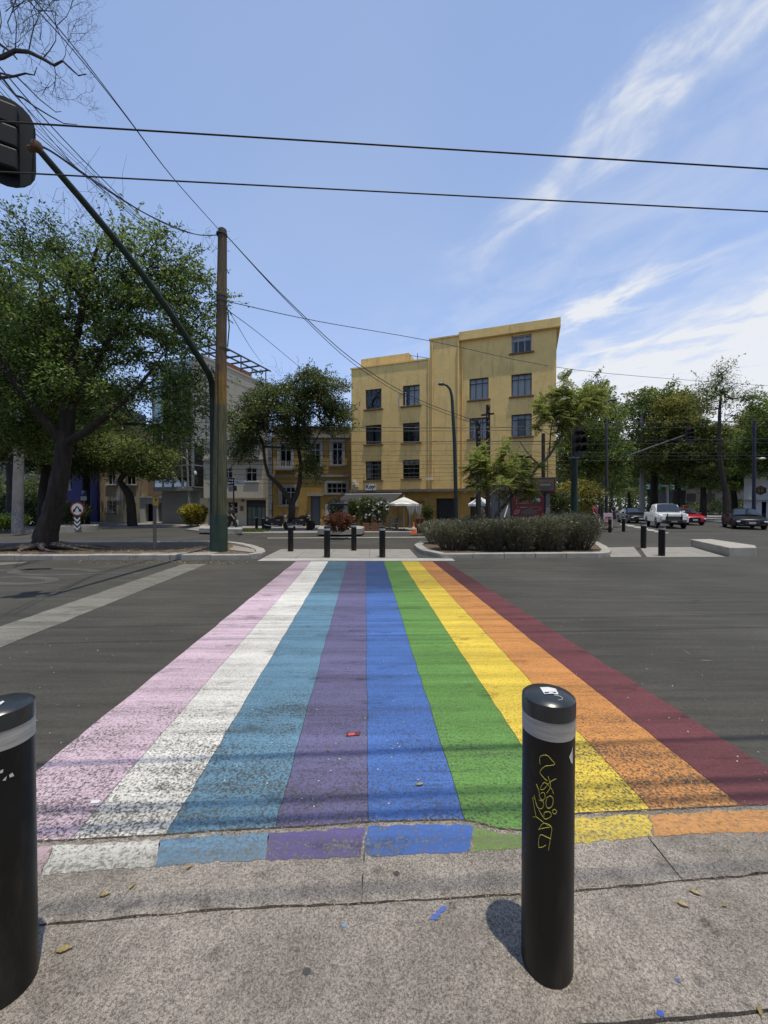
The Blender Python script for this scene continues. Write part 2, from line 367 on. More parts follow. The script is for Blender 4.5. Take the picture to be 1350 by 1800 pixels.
# near sidewalk: slabs with open joints
L0 = [(-500, 1519), (70, 1487), (290, 1475), (400, 1467), (560, 1459), (650, 1452), (800, 1448), (835, 1452), (875, 1464), (930, 1468), (970, 1448), (1015, 1437), (1160, 1430), (1245, 1426), (1350, 1421), (1700, 1403)]
L2 = [(-500, 1686), (70, 1636), (400, 1607), (640, 1597), (915, 1581), (1010, 1575), (1350, 1543), (1700, 1512)]
g0 = [G(*p) for p in L0]; g2 = [G(*p) for p in L2]
for g_ in (g0, g2):                                            # the kerb runs on along the street
    g_.insert(0, g_[0]+Vector((-38, -38*.061, 0))); g_.append(g_[-1]+Vector((38, 38*.061, 0)))
sidewalk = bpy.data.objects.new('sidewalk', None); COL.objects.link(sidewalk); struct(sidewalk)
def lerp_line(line, X):
    for a, b in zip(line, line[1:]):
        if a.x <= X <= b.x: return a.lerp(b, (X-a.x)/(b.x-a.x))
    return line[0] if X < line[0].x else line[-1]
def slab(front, back, amp=.004):
    poly = [(p.x, p.y) for p in front]+[(p.x, p.y) for p in reversed(back)]
    poly = jit(poly, amp*.6, .05)
    return MB().prism(poly, -.05, .02).build('paving_slab', conc, sidewalk)
def cut(line, x0, x1):
    return [lerp_line(line, x0)]+[p for p in line if x0 < p.x < x1]+[lerp_line(line, x1)]
gap = .0035
joints = [g2[0].x, -24, -14, -8, -4.6, -1.56, G(641, 1500).x, 1.30, 4.6, 8, 14, 24, g2[-1].x]
for i in range(len(joints)-1):
    a, b = joints[i]+gap/2, joints[i+1]-gap/2
    back = [p+Vector((0, gap+.004, 0)) for p in cut(g2, a, b)]
    slab(cut(g0, a, b), back)
rear = [-.95+.04*0, -.95]
bx = [g2[0].x, G(200, 1700).x-2.2, 1.55, g2[-1].x]
fr = [p-Vector((0, gap, 0)) for p in cut(g2, g2[0].x, g2[-1].x)]
bk = G(1300, 1788); dx, dy = 1, .061
def backline(x): return Vector((x, bk.y+(x-bk.x)*.063, 0))
slab(fr, [backline(fr[0].x), backline(fr[-1].x)], .003)
slab([backline(fr[0].x)-Vector((0, .012, 0)), backline(fr[-1].x)-Vector((0, .012, 0))], [Vector((fr[0].x, -6, 0)), Vector((fr[-1].x, -6, 0))], .003)

# dirt and grit lying in the joint between gutter and road
dirt_m = M('gutter dirt', (.045, .038, .03), .95, .5, 60, .006, bscale=120)
d = MB(); pts = [lerp_line(g0, x) for x in np.linspace(-1.9, 2.2, 150)]
for a, b in zip(pts, pts[1:]):
    w0 = .007+.010*random.random(); w1 = .006+.009*random.random()
    d.add([(a.x, a.y-.004, .006), (b.x, b.y-.004, .006), (b.x, b.y+w1, .0065), (a.x, a.y+w0, .0065)], [(0, 1, 2, 3)])
for a, b in zip(pts, pts[1:]):
    p, q = lerp_line(g2, a.x), lerp_line(g2, b.x); d.add([(p.x, p.y-.012, .0125), (q.x, q.y-.012, .0125), (q.x, q.y+.014, .0125), (p.x, p.y+.014, .0125)], [(0, 1, 2, 3)])
for a, b in zip(pts, pts[1:]):
    if -.02 < .5*(a.x+b.x) < -.02: continue
    r0, r1 = random.uniform(.001, .006), random.uniform(.001, .006); d.add([(a.x, a.y-r0, .0224), (b.x, b.y-r1, .0224), (b.x, b.y+.006, .0224), (a.x, a.y+.006, .0224)], [(0, 1, 2, 3)])
stuff(d.build('gutter_dirt', dirt_m))

# ---------------------------------------------------------------- the rainbow crosswalk
cw = thing('crosswalk', 'rainbow striped pedestrian crosswalk painted across the asphalt road', 'crosswalk', (0, 6, 0))
EDGE = [  # (near X, near Y, far X, far Y) of every stripe boundary, left to right
    (-2.135, 1.9, -2.61, 11.75), (-1.545, 1.9, -2.16, 11.75), (-1.09, 1.9, -1.65, 11.75), (-.55, 1.9, -1.083, 11.75), (-.075, 1.9, -.54, 11.75),
    (.43, 1.9, 0.0, 11.75), (.985, 1.9, .508, 11.75), (1.46, 1.9, 1.017, 11.75), (1.973, 1.9, 1.434, 11.75), (2.455, 1.9, 1.83, 11.75)]
def edge_at(i, Y):
    a = EDGE[i]; return a[0]+(a[2]-a[0])*(Y-a[1])/(a[3]-a[1])
STR = [('pink', (.74, .55, .63), .9, .35, .9), ('white', (.84, .81, .73), .8, .2, 1.0), ('light_blue', (.12, .27, .385), 1.1, .5, .8), ('purple', (.13, .12, .25), .8, .45, .75),
       ('blue', (.05, .155, .47), .65, .62, .72), ('green', (.115, .29, .045), .65, .3, .7), ('yellow', (.86, .62, .05), .55, .35, .95), ('orange', (.68, .28, .06), .7, .35, 1.0), ('red', (.15, .025, .033), .55, .5, .2)]
wob = [[random.gauss(0, .0035) for _ in range(60)] for _ in range(10)]
YN = 44
far_y = G(675, 987).y
for k, (cn, col, wear, fd, pits) in enumerate(STR):
    mt = paint_mat(cn+' road paint', col, wear, fd, pits)
    m = MB(); vs = []
    for j in range(YN+1):
        row = []
        for s, i in ((0, k), (1, k+1)):
            y0 = lerp_line(g0, edge_at(i, 2.0)).y+.008
            t = (j/YN)**1.6; Y = y0+(far_y-y0)*t
            X = edge_at(i, Y)+wob[i][j]*(0.4 if j == 0 else 1)*(1.6 if i in (0, 9) else 1)
            row.append((X+(.002 if s == 0 else -.002), Y))
        for u in range(5):
            f = u/4; vs.append((row[0][0]*(1-f)+row[1][0]*f, row[0][1]*(1-f)+row[1][1]*f, .004))
    # keep the near rim on the ragged gutter line
    for u in range(5):
        X = vs[u][0]; vs[u] = (X, lerp_line(g0, X).y+.006, .004)
    fs = [(j*5+u, j*5+u+1, (j+1)*5+u+1, (j+1)*5+u) for j in range(YN) for u in range(4)]
    o = m.add(vs, fs).build('painted_stripe', mt, cw); o['label'] = cn.replace('_', ' ')+' stripe, worn by tyres'
# the same colours carried on over the concrete gutter
L1 = [(40, 1543), (70, 1540), (160, 1531), (280, 1523), (380, 1516), (470, 1511), (560, 1509), (640, 1506), (700, 1502), (830, 1498), (930, 1490), (1015, 1481), (1100, 1475), (1170, 1468), (1260, 1465), (1360, 1462), (1480, 1457)]
g1 = [G(*p, .02) for p in L1]
g0u = [G(p[0], p[1]+1.0, .02) for p in L0]
GUT = [('gutter pink', (.5, .36, .38), 40, 110), ('gutter white', (.66, .64, .57), 110, 287), ('gutter light blue', (.15, .29, .42), 287, 472), ('gutter purple', (.12, .095, .28), 472, 640),
       ('gutter blue', (.04, .14, .46), 645, 836), ('gutter green', (.17, .27, .06), 836, 936), ('gutter yellow', (.72, .53, .06), 936, 1172), ('gutter orange', (.6, .28, .08), 1172, 1440)]
for nm, col, xa, xb in GUT:
    mt = paint_mat(nm+' paint', col, 1.0, 0, .5, .15)
    f = [g for g in cut(g0u, G(xa, 1480, .02).x*1.02, G(xb, 1480, .02).x*1.02)]
    if 'orange' in nm or 'yellow' in nm: bxa, bxb = xa+6, xb+4
    else: bxa, bxb = xa-4, xb-6
    b = [lerp_line(g1, G(bxa, 1505, .02).x), lerp_line(g1, G((bxa+bxb)/2, 1505, .02).x), lerp_line(g1, G(bxb, 1505, .02).x)]
    if 'blue' in nm and 'light' not in nm:      # rounded lower corners
        c0, c1 = b[0], b[-1]
        b = [c0+Vector((.0, .03, 0)), c0+Vector((.012, .009, 0)), c0+Vector((.035, .0, 0)), b[1], c1+Vector((-.035, 0, 0)), c1+Vector((-.01, .009, 0)), c1+Vector((0, .03, 0))]
    poly = jit([(p.x, p.y) for p in f]+[(p.x, p.y) for p in reversed(b)], .005, .03)
    o = MB().sheet(poly, .0216).build('gutter_paint', mt, cw); o['label'] = nm.replace('gutter ', '')+' paint on the concrete gutter'

# white edge line at the far end, worn stop line and bicycle-box marking on the left
white_worn = paint_mat('worn white road paint', (.60, .585, .53), 1.1, .1, .2)
old_white = paint_mat('old cream road paint', (.23, .22, .18), 1.3, .1, .2)
o = MB().sheet(jit([G(452, 986), G(800, 986), G(793, 981.5), G(462, 981.5)], .006, .2), .0045).build('edge_line', white_worn)
tag(o, 'white painted line along the far end of the rainbow crosswalk', 'road marking')
o = MB().sheet(jit([G(-260, 1252), G(-260, 1190), G(0, 1102), G(322, 991.5), G(364, 991.5), G(0, 1139)], .007, .25), .004).build('stop_line', old_white)
tag(o, 'faded cream stop line left of the crosswalk', 'road marking')
bm_ = thing('cycle_marking', 'faded looping white marking on the road near the left island', 'road marking', G(90, 1015))
old2 = paint_mat('ghost road paint', (.12, .112, .10), 1.5, .1, .2)
def arc_band(pts, w):
    m = MB(); P = [G(*p, .004) for p in pts]; vs = []
    for i, p in enumerate(P):
        t = (P[min(i+1, len(P)-1)]-P[max(i-1, 0)]); n = Vector((-t.y, t.x, 0)).normalized()*w/2; vs += [p+n, p-n]
    return m.add(vs, [(2*i, 2*i+1, 2*i+3, 2*i+2) for i in range(len(P)-1)])
def ell(cx, cy, rx, ry, a0, a1, n=30): return [(cx+rx*math.cos(R(a0+(a1-a0)*i/n)), cy+ry*math.sin(R(a0+(a1-a0)*i/n))) for i in range(n+1)]
arc_band(ell(95, 1005, 72, 5.5, 40, 360), .24).build('painted_loop', old2, bm_)
arc_band(ell(30, 1020, 62, 6, -120, 170), .24).build('painted_loop', old2, bm_)
arc_band([(150, 1009), (200, 1007), (250, 1007.5)], .18).build('painted_bar', old2, bm_)
arc_band([(-60, 1008), (20, 1001), (90, 1000)], .22).build('painted_bar', old2, bm_)
o = MB().sheet([G(0, 994), G(40, 990), G(50, 988), G(0, 989)], .0042).build('corner_mark', old_white); tag(o, 'small pale paint mark at the kerb beside the tree roots', 'road marking')

# ---------------------------------------------------------------- median: two islands, the refuge between them, the far block
med = bpy.data.objects.new('median', None); COL.objects.link(med); struct(med)
def ring_island(outer, rim, h, name, inner_mat=soil_m, inner_z=None):
    """kerb ring of concrete blocks round a bed"""
    n = len(outer); c = Vector((sum(p[0] for p in outer)/n, sum(p[1] for p in outer)/n))
    inner = []
    for i in range(n):
        a, p, b = (Vector(outer[(i+k) % n][:2]) for k in (-1, 0, 1))
        t = ((p-a).normalized()+(b-p).normalized()).normalized(); nr = Vector((-t.y, t.x))
        if nr.dot(c-p) < 0: nr = -nr
        inner.append(p+nr*rim)
    return [Vector(p[:2]) for p in outer], inner
def kerb_blocks(outer, inner, h, parent, blk=1.1, skip=()):
    n = len(outer)
    for i in range(n):
        if i in skip: continue
        a, b = outer[i], outer[(i+1) % n]; c, d = inner[i], inner[(i+1) % n]
        L = (b-a).length; k = max(1, round(L/blk))
        for j in range(k):
            g = .006/L if k > 1 else 0.0; t0 = j/k+g; t1 = (j+1)/k-g
            poly = [a.lerp(b, t0), a.lerp(b, t1), c.lerp(d, t1), c.lerp(d, t0)]
            hh = h+random.uniform(-.008, .008)
            MB().prism(poly, -.02, hh).build('kerb_block', kerb_m, parent, bevel=.018 if L > .5 else 0)
# left island
KF = G(200, 984).y
lo = [(-34, KF-.75), (-20, KF-.35), (-9, KF-.05), G(440, 983.5)[:2], G(458, 981)[:2], G(467, 976)[:2], G(464, 971)[:2], G(448, 965)[:2], G(425, 960)[:2], G(400, 957)[:2], (-9.5, 16.9), (-20, 16.3), (-34, 15.6)]
out_, inn_ = ring_island(lo, .30, .15, 'l')
li = bpy.data.objects.new('left_island', None); COL.objects.link(li); struct(li)
kerb_blocks(out_, inn_, .15, li)
bed = MB(); 
bed.prism([tuple(p) for p in inn_], -.02, .115); bed.build('planting_soil', soil_m, li)
pv = [p for p in [G(405, 969, .1), G(452, 974, .1), G(446, 967, .1), G(410, 961, .1)]]
MB().prism(jit([p[:2] for p in pv], .03, .2), .0, .145).build('concrete_patch', conc_far, li)
MB().prism(jit([G(240, 975.5, .12)[:2], G(372, 975.5, .12)[:2], G(385, 970, .12)[:2], G(250, 972, .12)[:2]], .03, .2), 0, .125).build('concrete_patch', conc_far, li)
# right island with the hedge
ro = [G(744, 975)[:2], G(733, 969)[:2], G(728, 964)[:2], G(738, 958)[:2], (2.2, 17.2), (7.5, 17.7), G(1050, 958)[:2], G(1066, 966)[:2], G(1075, 974)[:2], G(1071, 979)[:2], G(1050, 980.3)[:2], G(775, 982)[:2]]
ro = ro[::-1]
out_, inn_ = ring_island(ro, .30, .15, 'r')
ri = bpy.data.objects.new('right_island', None); COL.objects.link(ri); struct(ri)
kerb_blocks(out_, inn_, .15, ri)
MB().prism([tuple(p) for p in inn_], -.02, .12).build('planting_soil', soil_m, ri)
# refuge paving between the islands, in bays
def bay(poly, mat=conc_far, z=.016, name='paving_bay'): return MB().prism([p[:2] for p in poly], -.05, z).build(name, mat, med)
for xa, xb in ((463, 520), (521, 577), (578, 650), (651, 735)):
    bay([G(xa-1, 981.5), G(xb-.6, 981.5), G(xb-.6+(650-xb)*.17, 966), G(xa-1+(650-xa)*.17, 966)])
for xa, xb in ((1066, 1128), (1129, 1275)):
    bay([G(xa+8, 980), G(xb, 979.5), G(xb-14 if xb < 1200 else 1216, 962), G(xa-4, 963)])
# concrete block at the nose of the next island
cb = [G(1214, 961)[:2], G(1281, 978.4)[:2], G(1330, 978.4)[:2], (G(1330, 978.4).x+.6, 13.6), A(1250, 947, 16.15)[:2]]
o = MB().prism([Vector(p) for p in cb], -.02, .3).build('concrete_block', M('raw concrete', (.36, .335, .285), .85, .2, 2.5, .006, bscale=25, stain=(.15, .135, .115), stain_amt=.7, stain_scale=2, stain_stretch=(1, 1, .4)), bevel=.025)
tag(o, 'long low raw concrete block on the median at the right edge', 'concrete block')

# far side: sidewalks
far_side = MB().prism([G(392, 941)[:2], G(560, 940)[:2], G(760, 938.5)[:2], G(1000, 938.5)[:2], G(1052, 935)[:2], G(1066, 926)[:2], G(1074, 915)[:2], (42, 75), (30, 76), (2, 34), (-14.5, 34), (-13, 26)], -.05, .12).build('far_sidewalk', conc_far); struct(far_side)
mb = MB().prism([G(170, 929)[:2], G(300, 927)[:2], G(372, 928)[:2], G(386, 935)[:2], G(392, 940)[:2], (-14, 34), (-16, 42), (-34, 42)], -.05, .09).build('plaza_paving', conc_far); struct(mb)
ls = MB().prism([G(-160, 941)[:2], G(60, 936)[:2], G(100, 934)[:2], G(130, 924)[:2], (-40, 60), (-80, 60)], -.05, .1).build('park_sidewalk', conc_far); struct(ls)
rs = MB().prism([G(1204, 912.5)[:2], G(1262, 919)[:2], G(1420, 927)[:2], (60, 30), (160, 60), (150, 200), (110, 190)], -.05, .14).build('right_sidewalk', conc_far); struct(rs)
zeb = thing('zebra_crossing', 'pale worn crossing bars on the side street beyond the median', 'road marking', G(1115, 928))
for k in range(6):
    x = 1092+k*12; y = 921+k*2.6
    MB().sheet([G(x, y), G(x+24, y+2.4), G(x+22, y+3.6), G(x-3, y+1.2)], .004).build('crossing_bar', white_worn, zeb)
lane_l = MB().sheet(jit([G(470, 946.5), G(760, 944.6), G(760, 943.6), G(470, 945.4)], .004, .5), .004).build('lane_line', white_worn); tag(lane_l, 'thin white line along the far kerb before the awning', 'road marking')

# the built-up side of the street behind the viewer (mirrored in glass and paint)
near_row = bpy.data.objects.new('near_side_buildings', None); COL.objects.link(near_row); struct(near_row)
for i, (x0, x1, h) in enumerate(((-70, -46, 11), (-46, -30, 9), (-30, -13, 13), (-13, 4, 10), (4, 19, 14), (19, 36, 9), (36, 70, 12))):
    mt_ = M('near house render %d' % i, [(.3, .26, .2), (.22, .2, .18), (.34, .3, .24), (.2, .12, .08), (.28, .26, .24), (.33, .27, .17), (.24, .22, .2)][i], .9, .15, 1.5)
    MB().box(((x0+x1)/2, -17, h/2), (x1-x0-.1, 8, h)).build('house_wall', mt_, near_row)
    for k in range(int((x1-x0)/3)):
        for j in range(int(h/3)): MB().box((x0+1.5+k*3, -12.98, 1.7+j*3), (1.3, .1, 1.6)).build('house_window', M('dark near window', (.02, .022, .025), .2, .1, 3), near_row)
# ---------------------------------------------------------------- bollards
blk = M('bollard black paint', (.007, .007, .007), .42, .4, 9, 0.0012, bscale=20, spec=.32, stain=(.06, .052, .044), stain_amt=.8, stain_scale=5, stain_stretch=(1, 1, .25))
cap_m = M('bollard cap black', (.022, .026, .03), .28, .3, 14, .0006, bscale=40, spec=.6)
tape_m = M('grey reflective tape', (.38, .37, .345), .45, .35, 16, .003, stretch=(.6, .6, 6), bscale=14)
def make_bollard(label, loc, hgt=.955, r=.087):
    t = thing('bollard', label, 'bollard', loc)
    h = hgt
    MB().lathe([(r*.985, 0), (r*1.0, .01), (r, .3), (r, h-.115)], n=40).build('post', blk, t, True, local=True)
    MB().lathe([(r*.99, h-.115), (r*1.008, h-.114), (r*1.012, h-.08), (r*1.01, h-.052)], n=40).build('reflective_band', tape_m, t, True, local=True)
    MB().lathe([(r*.99, h-.053), (r*1.022, h-.051), (r*1.025, h-.005), (r*1.01, h+.003), (r*.9, h+.011), (r*.6, h+.019), (r*.3, h+.023), (0, h+.024)], n=40).build('cap', cap_m, t, True, local=True)
    return t
bR = G(961, 1689, .02); bL = G(9, 1731, .02)
bolR = make_bollard('black bollard with a yellow scrawled tag, standing right on the near sidewalk', (bR.x, bR.y, .02))
bolL = make_bollard('black bollard cut off by the left picture edge on the near sidewalk', (bL.x, bL.y, .02))
for b in (bolR, bolL): b['group'] = 'bollards of the crossing'
def on_bollard(x, y, c, r=.0892):
    u, w = ray(x, y); a = u*u+1; b = -2*(u*c.x+c.y); cc = c.x**2+c.y**2-r*r; D = b*b-4*a*cc
    t = (-b-math.sqrt(max(D, 0)))/(2*a); return Vector((u*t, t, CH+w*t))
yel = M('yellow paint marker', (.40, .37, .06), .5, .2, 30)
tagm = MB()
Zx = lambda p: (850+p[0]/2.7, 1180+p[1]/2.7)
STROKES = [[(268, 440), (267, 410), (280, 399), (303, 400), (322, 420), (338, 440), (318, 447), (290, 452), (268, 478), (285, 505), (302, 520)],
    [(345, 510), (318, 525), (285, 560), (270, 556), (290, 528), (322, 558), (332, 582)], [(306, 500), (318, 545), (300, 578)], [(250, 535), (262, 565), (268, 600), (282, 612), (292, 596), (286, 575), (272, 580)],
    [(240, 590), (254, 640), (268, 652), (282, 645), (284, 620), (262, 610)], [(300, 600), (318, 592), (330, 608), (324, 640), (306, 650), (296, 630), (300, 600)], [(235, 690), (248, 688), (240, 640), (234, 600)],
    [(337, 655), (347, 664), (340, 677), (329, 672), (329, 660), (337, 655)], [(262, 655), (290, 700), (320, 688), (314, 668), (290, 670), (286, 690)], [(250, 690), (300, 728), (320, 738), (296, 742), (262, 750)],
    [(262, 752), (284, 722), (322, 740), (316, 800), (308, 850)], [(262, 836), (262, 800), (272, 776), (298, 786), (320, 796)], [(262, 836), (280, 834), (295, 825)]]
for st in STROKES:
    P = []
    for i in range(len(st)-1):
        p0, p1, p2, p3 = (np.array(st[min(max(j, 0), len(st)-1)], float) for j in (i-1, i, i+1, i+2))
        for k in range(6):
            t = k/6; P.append(tuple(.5*(2*p1+(p2-p0)*t+(2*p0-5*p1+4*p2-p3)*t*t+(3*p1-p0-3*p2+p3)*t**3)))
    P.append(st[-1])
    tagm.tube([on_bollard(*Zx(p), bR) for p in P], [.0008+.0006*random.random() for _ in P], 5)
tagm.build('scrawled_tag', yel, bolR)
stk = M('white sticker paper', (.62, .62, .6), .6, .15, 20); blu = M('blue print', (.05, .06, .08), .6)
def patch(pts, c, name, par, mat=stk):
    ring = []
    for a, b in zip(pts, pts[1:]+pts[:1]):
        for k in range(4): ring.append((a[0]+(b[0]-a[0])*k/4, a[1]+(b[1]-a[1])*k/4))
    vs = [on_bollard(x, y, c, .0885) for x, y in ring]; ctr = sum(vs, Vector())/len(vs)
    vs.append(on_bollard(sum(p[0] for p in pts)/len(pts), sum(p[1] for p in pts)/len(pts), c, .0885)); n = len(ring)
    return MB().add(vs, [(i, (i+1) % n, n) for i in range(n)]).build(name, mat, par)
patch([(1000.5, 1330), (1005, 1320), (1006.6, 1312), (1006.8, 1342), (1004, 1341)], bR, 'side_sticker', bolR)
patch([(0, 1355), (6, 1352), (5, 1358), (0, 1360)], bL, 'torn_sticker', bolL); patch([(16, 1362), (22, 1358), (25, 1364), (17, 1367)], bL, 'torn_sticker', bolL); patch([(4, 1372), (12, 1364), (10, 1372)], bL, 'torn_sticker', bolL)
def on_cap(x, y, c):
    z = .02+.955+.021; p = G(x, y, z); rr = (Vector(p[:2])-Vector(c[:2])).length/.087
    zz = .02+.955+.0255-.016*min(rr, 1)**2.4; return Vector((G(x, y, zz).x, G(x, y, zz).y, zz))
q = [(949, 1208), (964, 1207.5), (977, 1210.5), (982, 1220), (978, 1220.5), (971, 1219), (957, 1220)]
MB().add([on_cap(*p, bR) for p in q], [tuple(range(len(q)))[::-1]]).build('top_sticker', stk, bolR)
MB().add([on_cap(*p, bR) for p in [(957, 1216), (977, 1216), (978, 1218.5), (957.6, 1218.8)]], [(3, 2, 1, 0)]).build('sticker_print', blu, bolR)
MB().tube([on_cap(*p, bR)+Vector((0, 0, .001)) for p in [(974, 1222), (984, 1224), (989, 1227), (988, 1230), (981, 1231)]], .0008, 4).build('scratch', stk, bolR)
q = [(0, 1234), (5, 1231.5), (8, 1233), (0, 1239)]
MB().add([on_cap(*p, bL) for p in q], [(3, 2, 1, 0)]).build('top_sticker', stk, bolL)
BFAR = [(511, 969, 'black bollard farthest left on the median refuge'), (575, 979.5, 'front black bollard on the refuge where the light blue stripe ends'), (622, 967.5, 'rear black bollard on the refuge, behind the purple stripe'), (672, 979.5, 'front black bollard on the refuge beside the green stripe'),
        (1131, 963.5, 'black bollard with a white scrap, rear one right of the hedge'), (1163, 977, 'front black bollard between hedge and concrete block')]
for x, y, lab in BFAR:
    g = G(x, y, .016); dup(bolR if False else bolL, g, 0, lab, scale=(1.12, 1.12, 1.02))
for o in [c for r in [o for o in list(COL.objects) if o.name.startswith('bollard.') and o is not bolL] for c in r.children if c.name.startswith(('torn', 'top_st'))]: bpy.data.objects.remove(o)
for x, y, lab in [(1072, 936, 'short dark bollard at the corner behind the hedge'), (1096, 934.5, 'dark bollard alone in the side street left of the black sedan'), (451, 931, 'small dark bollard before the green garage doors'), (463, 933, 'small dark bollard left of the parked motorcycle'), (541, 932, 'small dark bollard beside the grey house door')]:
    g = G(x, y, .12)
    r = dup(bolL, g, .3, lab, scale=(1.05, 1.05, .9)); 
    for c in list(r.children):
        if c.name.startswith(('torn', 'top_st')): bpy.data.objects.remove(c)

# ================================================================ VEGETATION
bark = M('dark bark', (.036, .027, .020), .95, .6, 9, .05, stretch=(1, 1, .22), bscale=14)
bark_pale = M('grey bark', (.11, .09, .07), .9, .4, 7, .015, stretch=(1, 1, .3), bscale=16)
dead_m = M('bare twig bark', (.045, .038, .034), .9, .3, 9)
GREEN = leaf_mat('ash leaf', (.042, .072, .014), (.25, .34, .075), .55)
GREEN2 = leaf_mat('laurel leaf', (.036, .06, .016), (.19, .225, .06), .45)
OLIVE = leaf_mat('olive street tree leaf', (.058, .085, .02), (.27, .325, .085), .55)
YGREEN = leaf_mat('yellow green leaf', (.09, .105, .02), (.38, .34, .075), .55)
JAC = leaf_mat('jacaranda leaflet', (.15, .18, .03), (.38, .41, .10), .52)
LAV = leaf_mat('grey hedge leaf', (.065, .068, .04), (.27, .26, .155), .28)
YEL = leaf_mat('golden shrub leaf', (.16, .14, .018), (.42, .36, .05), .35)
RED = leaf_mat('reddish shrub leaf', (.10, .035, .02), (.26, .11, .055), .3)
FLW = leaf_mat('white petal', (.55, .52, .48), (.75, .73, .68), .3)

def leaf_mesh(name, P, D, l, w, mat, parent=None, local=False, fold=.25, upbias=.6):
    """one four-cornered folded leaf per row of P, pointing along D"""
    n = len(P); P = np.asarray(P, float); D = np.asarray(D, float); D /= (np.linalg.norm(D, axis=1, keepdims=True)+1e-9)
    U = rng.normal(size=(n, 3)); U[:, 2] += upbias*2
    Sd = np.cross(D, U); Sd /= (np.linalg.norm(Sd, axis=1, keepdims=True)+1e-9)
    Nn = np.cross(Sd, D)
    l = np.broadcast_to(np.asarray(l, float), (n,))*rng.uniform(.7, 1.3, n); w = np.broadcast_to(np.asarray(w, float), (n,))*rng.uniform(.8, 1.25, n)
    l = l[:, None]; w = w[:, None]
    V = np.empty((n, 4, 3)); V[:, 0] = P; V[:, 1] = P+D*l*.45+Sd*w*.5+Nn*w*fold; V[:, 2] = P+D*l; V[:, 3] = P+D*l*.45-Sd*w*.5+Nn*w*fold
    me = bpy.data.meshes.new(name); me.vertices.add(4*n); me.vertices.foreach_set('co', V.astype(np.float32).ravel())
    me.loops.add(4*n); me.loops.foreach_set('vertex_index', np.arange(4*n, dtype=np.int32))
    me.polygons.add(n); me.polygons.foreach_set('loop_start', np.arange(0, 4*n, 4, dtype=np.int32)); me.polygons.foreach_set('loop_total', np.full(n, 4, np.int32))
    me.update(calc_edges=True)
    return link(name, me, mat, parent, local)

def grow(trunk, tr, targets, bend=.18, tip=.012, up=.15, limbs=()):
    """skeleton: the trunk polyline, then every target joined to the nearest limb; returns a tube mesh builder"""
    pos = []; par = []; fixed = []
    for i, p in enumerate(trunk):
        pos.append(Vector(p)); par.append(i-1); fixed.append(tr[i])
    nt_ = len(trunk); chains = []
    for st_, pts_, r0_, r1_ in limbs:                         # named main limbs: start node, points, radii
        prev = st_ if st_ >= 0 else nt_+st_; ch_ = [prev]
        for i_, p in enumerate(pts_):
            pos.append(Vector(p)); par.append(prev); fixed.append(r0_+(r1_-r0_)*i_/max(1, len(pts_)-1)); prev = len(pos)-1; ch_.append(prev)
        chains.append(ch_)
    arr = [np.array(p) for p in pos]; leafn = []; nfix = len(pos)
    base = pos[-1]; T = sorted([Vector(t) for t in targets], key=lambda t: (t-base).length)
    for t in T:
        Aa = np.array(arr); d = np.linalg.norm(Aa-np.array(t), axis=1)
        d[:max(1, len(trunk)//2)] += 3.0                      # do not sprout from the bole
        low = Aa[:, 2] > t.z+.2; d[low] *= 1.5
        i = int(np.argmin(d)); a = pos[i]; L = (t-a).length; k = 2 if L < 1.2 else 3 if L < 3 else 4; prev = i
        off = Vector((random.gauss(0, bend), random.gauss(0, bend), random.gauss(0, bend*.6)+up))*L
        for j in range(1, k+1):
            s = j/k; q = a.lerp(t, s)+off*math.sin(math.pi*s)*.5
            if j == k: q = t
            pos.append(q); arr.append(np.array(q)); par.append(prev); fixed.append(None); prev = len(pos)-1
        leafn.append(prev)
    n = len(pos); acc = [0.0]*n
    for i in leafn: acc[i] += tip**2.2
    rad = [0]*n
    for i in range(n-1, -1, -1):
        r = max(acc[i], (tip*.7)**2.2)**(1/2.2)
        if fixed[i] is not None: r = fixed[i]
        rad[i] = r
        if par[i] >= 0 and fixed[i] is None: acc[par[i]] += acc[i]
    m = MB()
    TP = [pos[i] for i in range(len(trunk))]; TR = [rad[i] for i in range(len(trunk))]; Q = []; RR = []
    for i in range(len(TP)-1):
        for k in range(7): f = k/7; Q.append(TP[i].lerp(TP[i+1], f)); RR.append(TR[i]*(1-f)+TR[i+1]*f)
    m.tube(Q+[TP[-1]], RR+[TR[-1]], 22, rough=.11)
    for ch_ in chains: m.tube([pos[i] for i in ch_], [min(rad[ch_[0]]*.85, rad[ch_[1]]*1.25)]+[rad[i] for i in ch_[1:]], 10)
    for i in range(nfix, n):
        a, b = pos[par[i]], pos[i]
        if (b-a).length < 1e-4: continue
        r0 = min(rad[par[i]], rad[i]*1.35+.004) if fixed[par[i]] is not None else rad[par[i]]
        r0 = min(r0, rad[i]*1.6+.005)
        m.tube([a, b], [r0, rad[i]], 6 if rad[i] > .02 else 4, caps=False)
    return m, [pos[i] for i in leafn]
def in_blobs(blobs, n, shell=.35):
    """points in a union of ellipsoids (centre, radii, weight), denser to the outside"""
    out = []; W = [b[2] if len(b) > 2 else b[1][0]*b[1][1]*b[1][2] for b in blobs]
    for _ in range(n):
        b = random.choices(blobs, W)[0]; v = Vector((random.gauss(0, 1), random.gauss(0, 1), random.gauss(0, 1))).normalized()*(random.random()**shell)
        out.append(Vector(b[0])+Vector((v.x*b[1][0], v.y*b[1][1], v.z*b[1][2])))
    return out
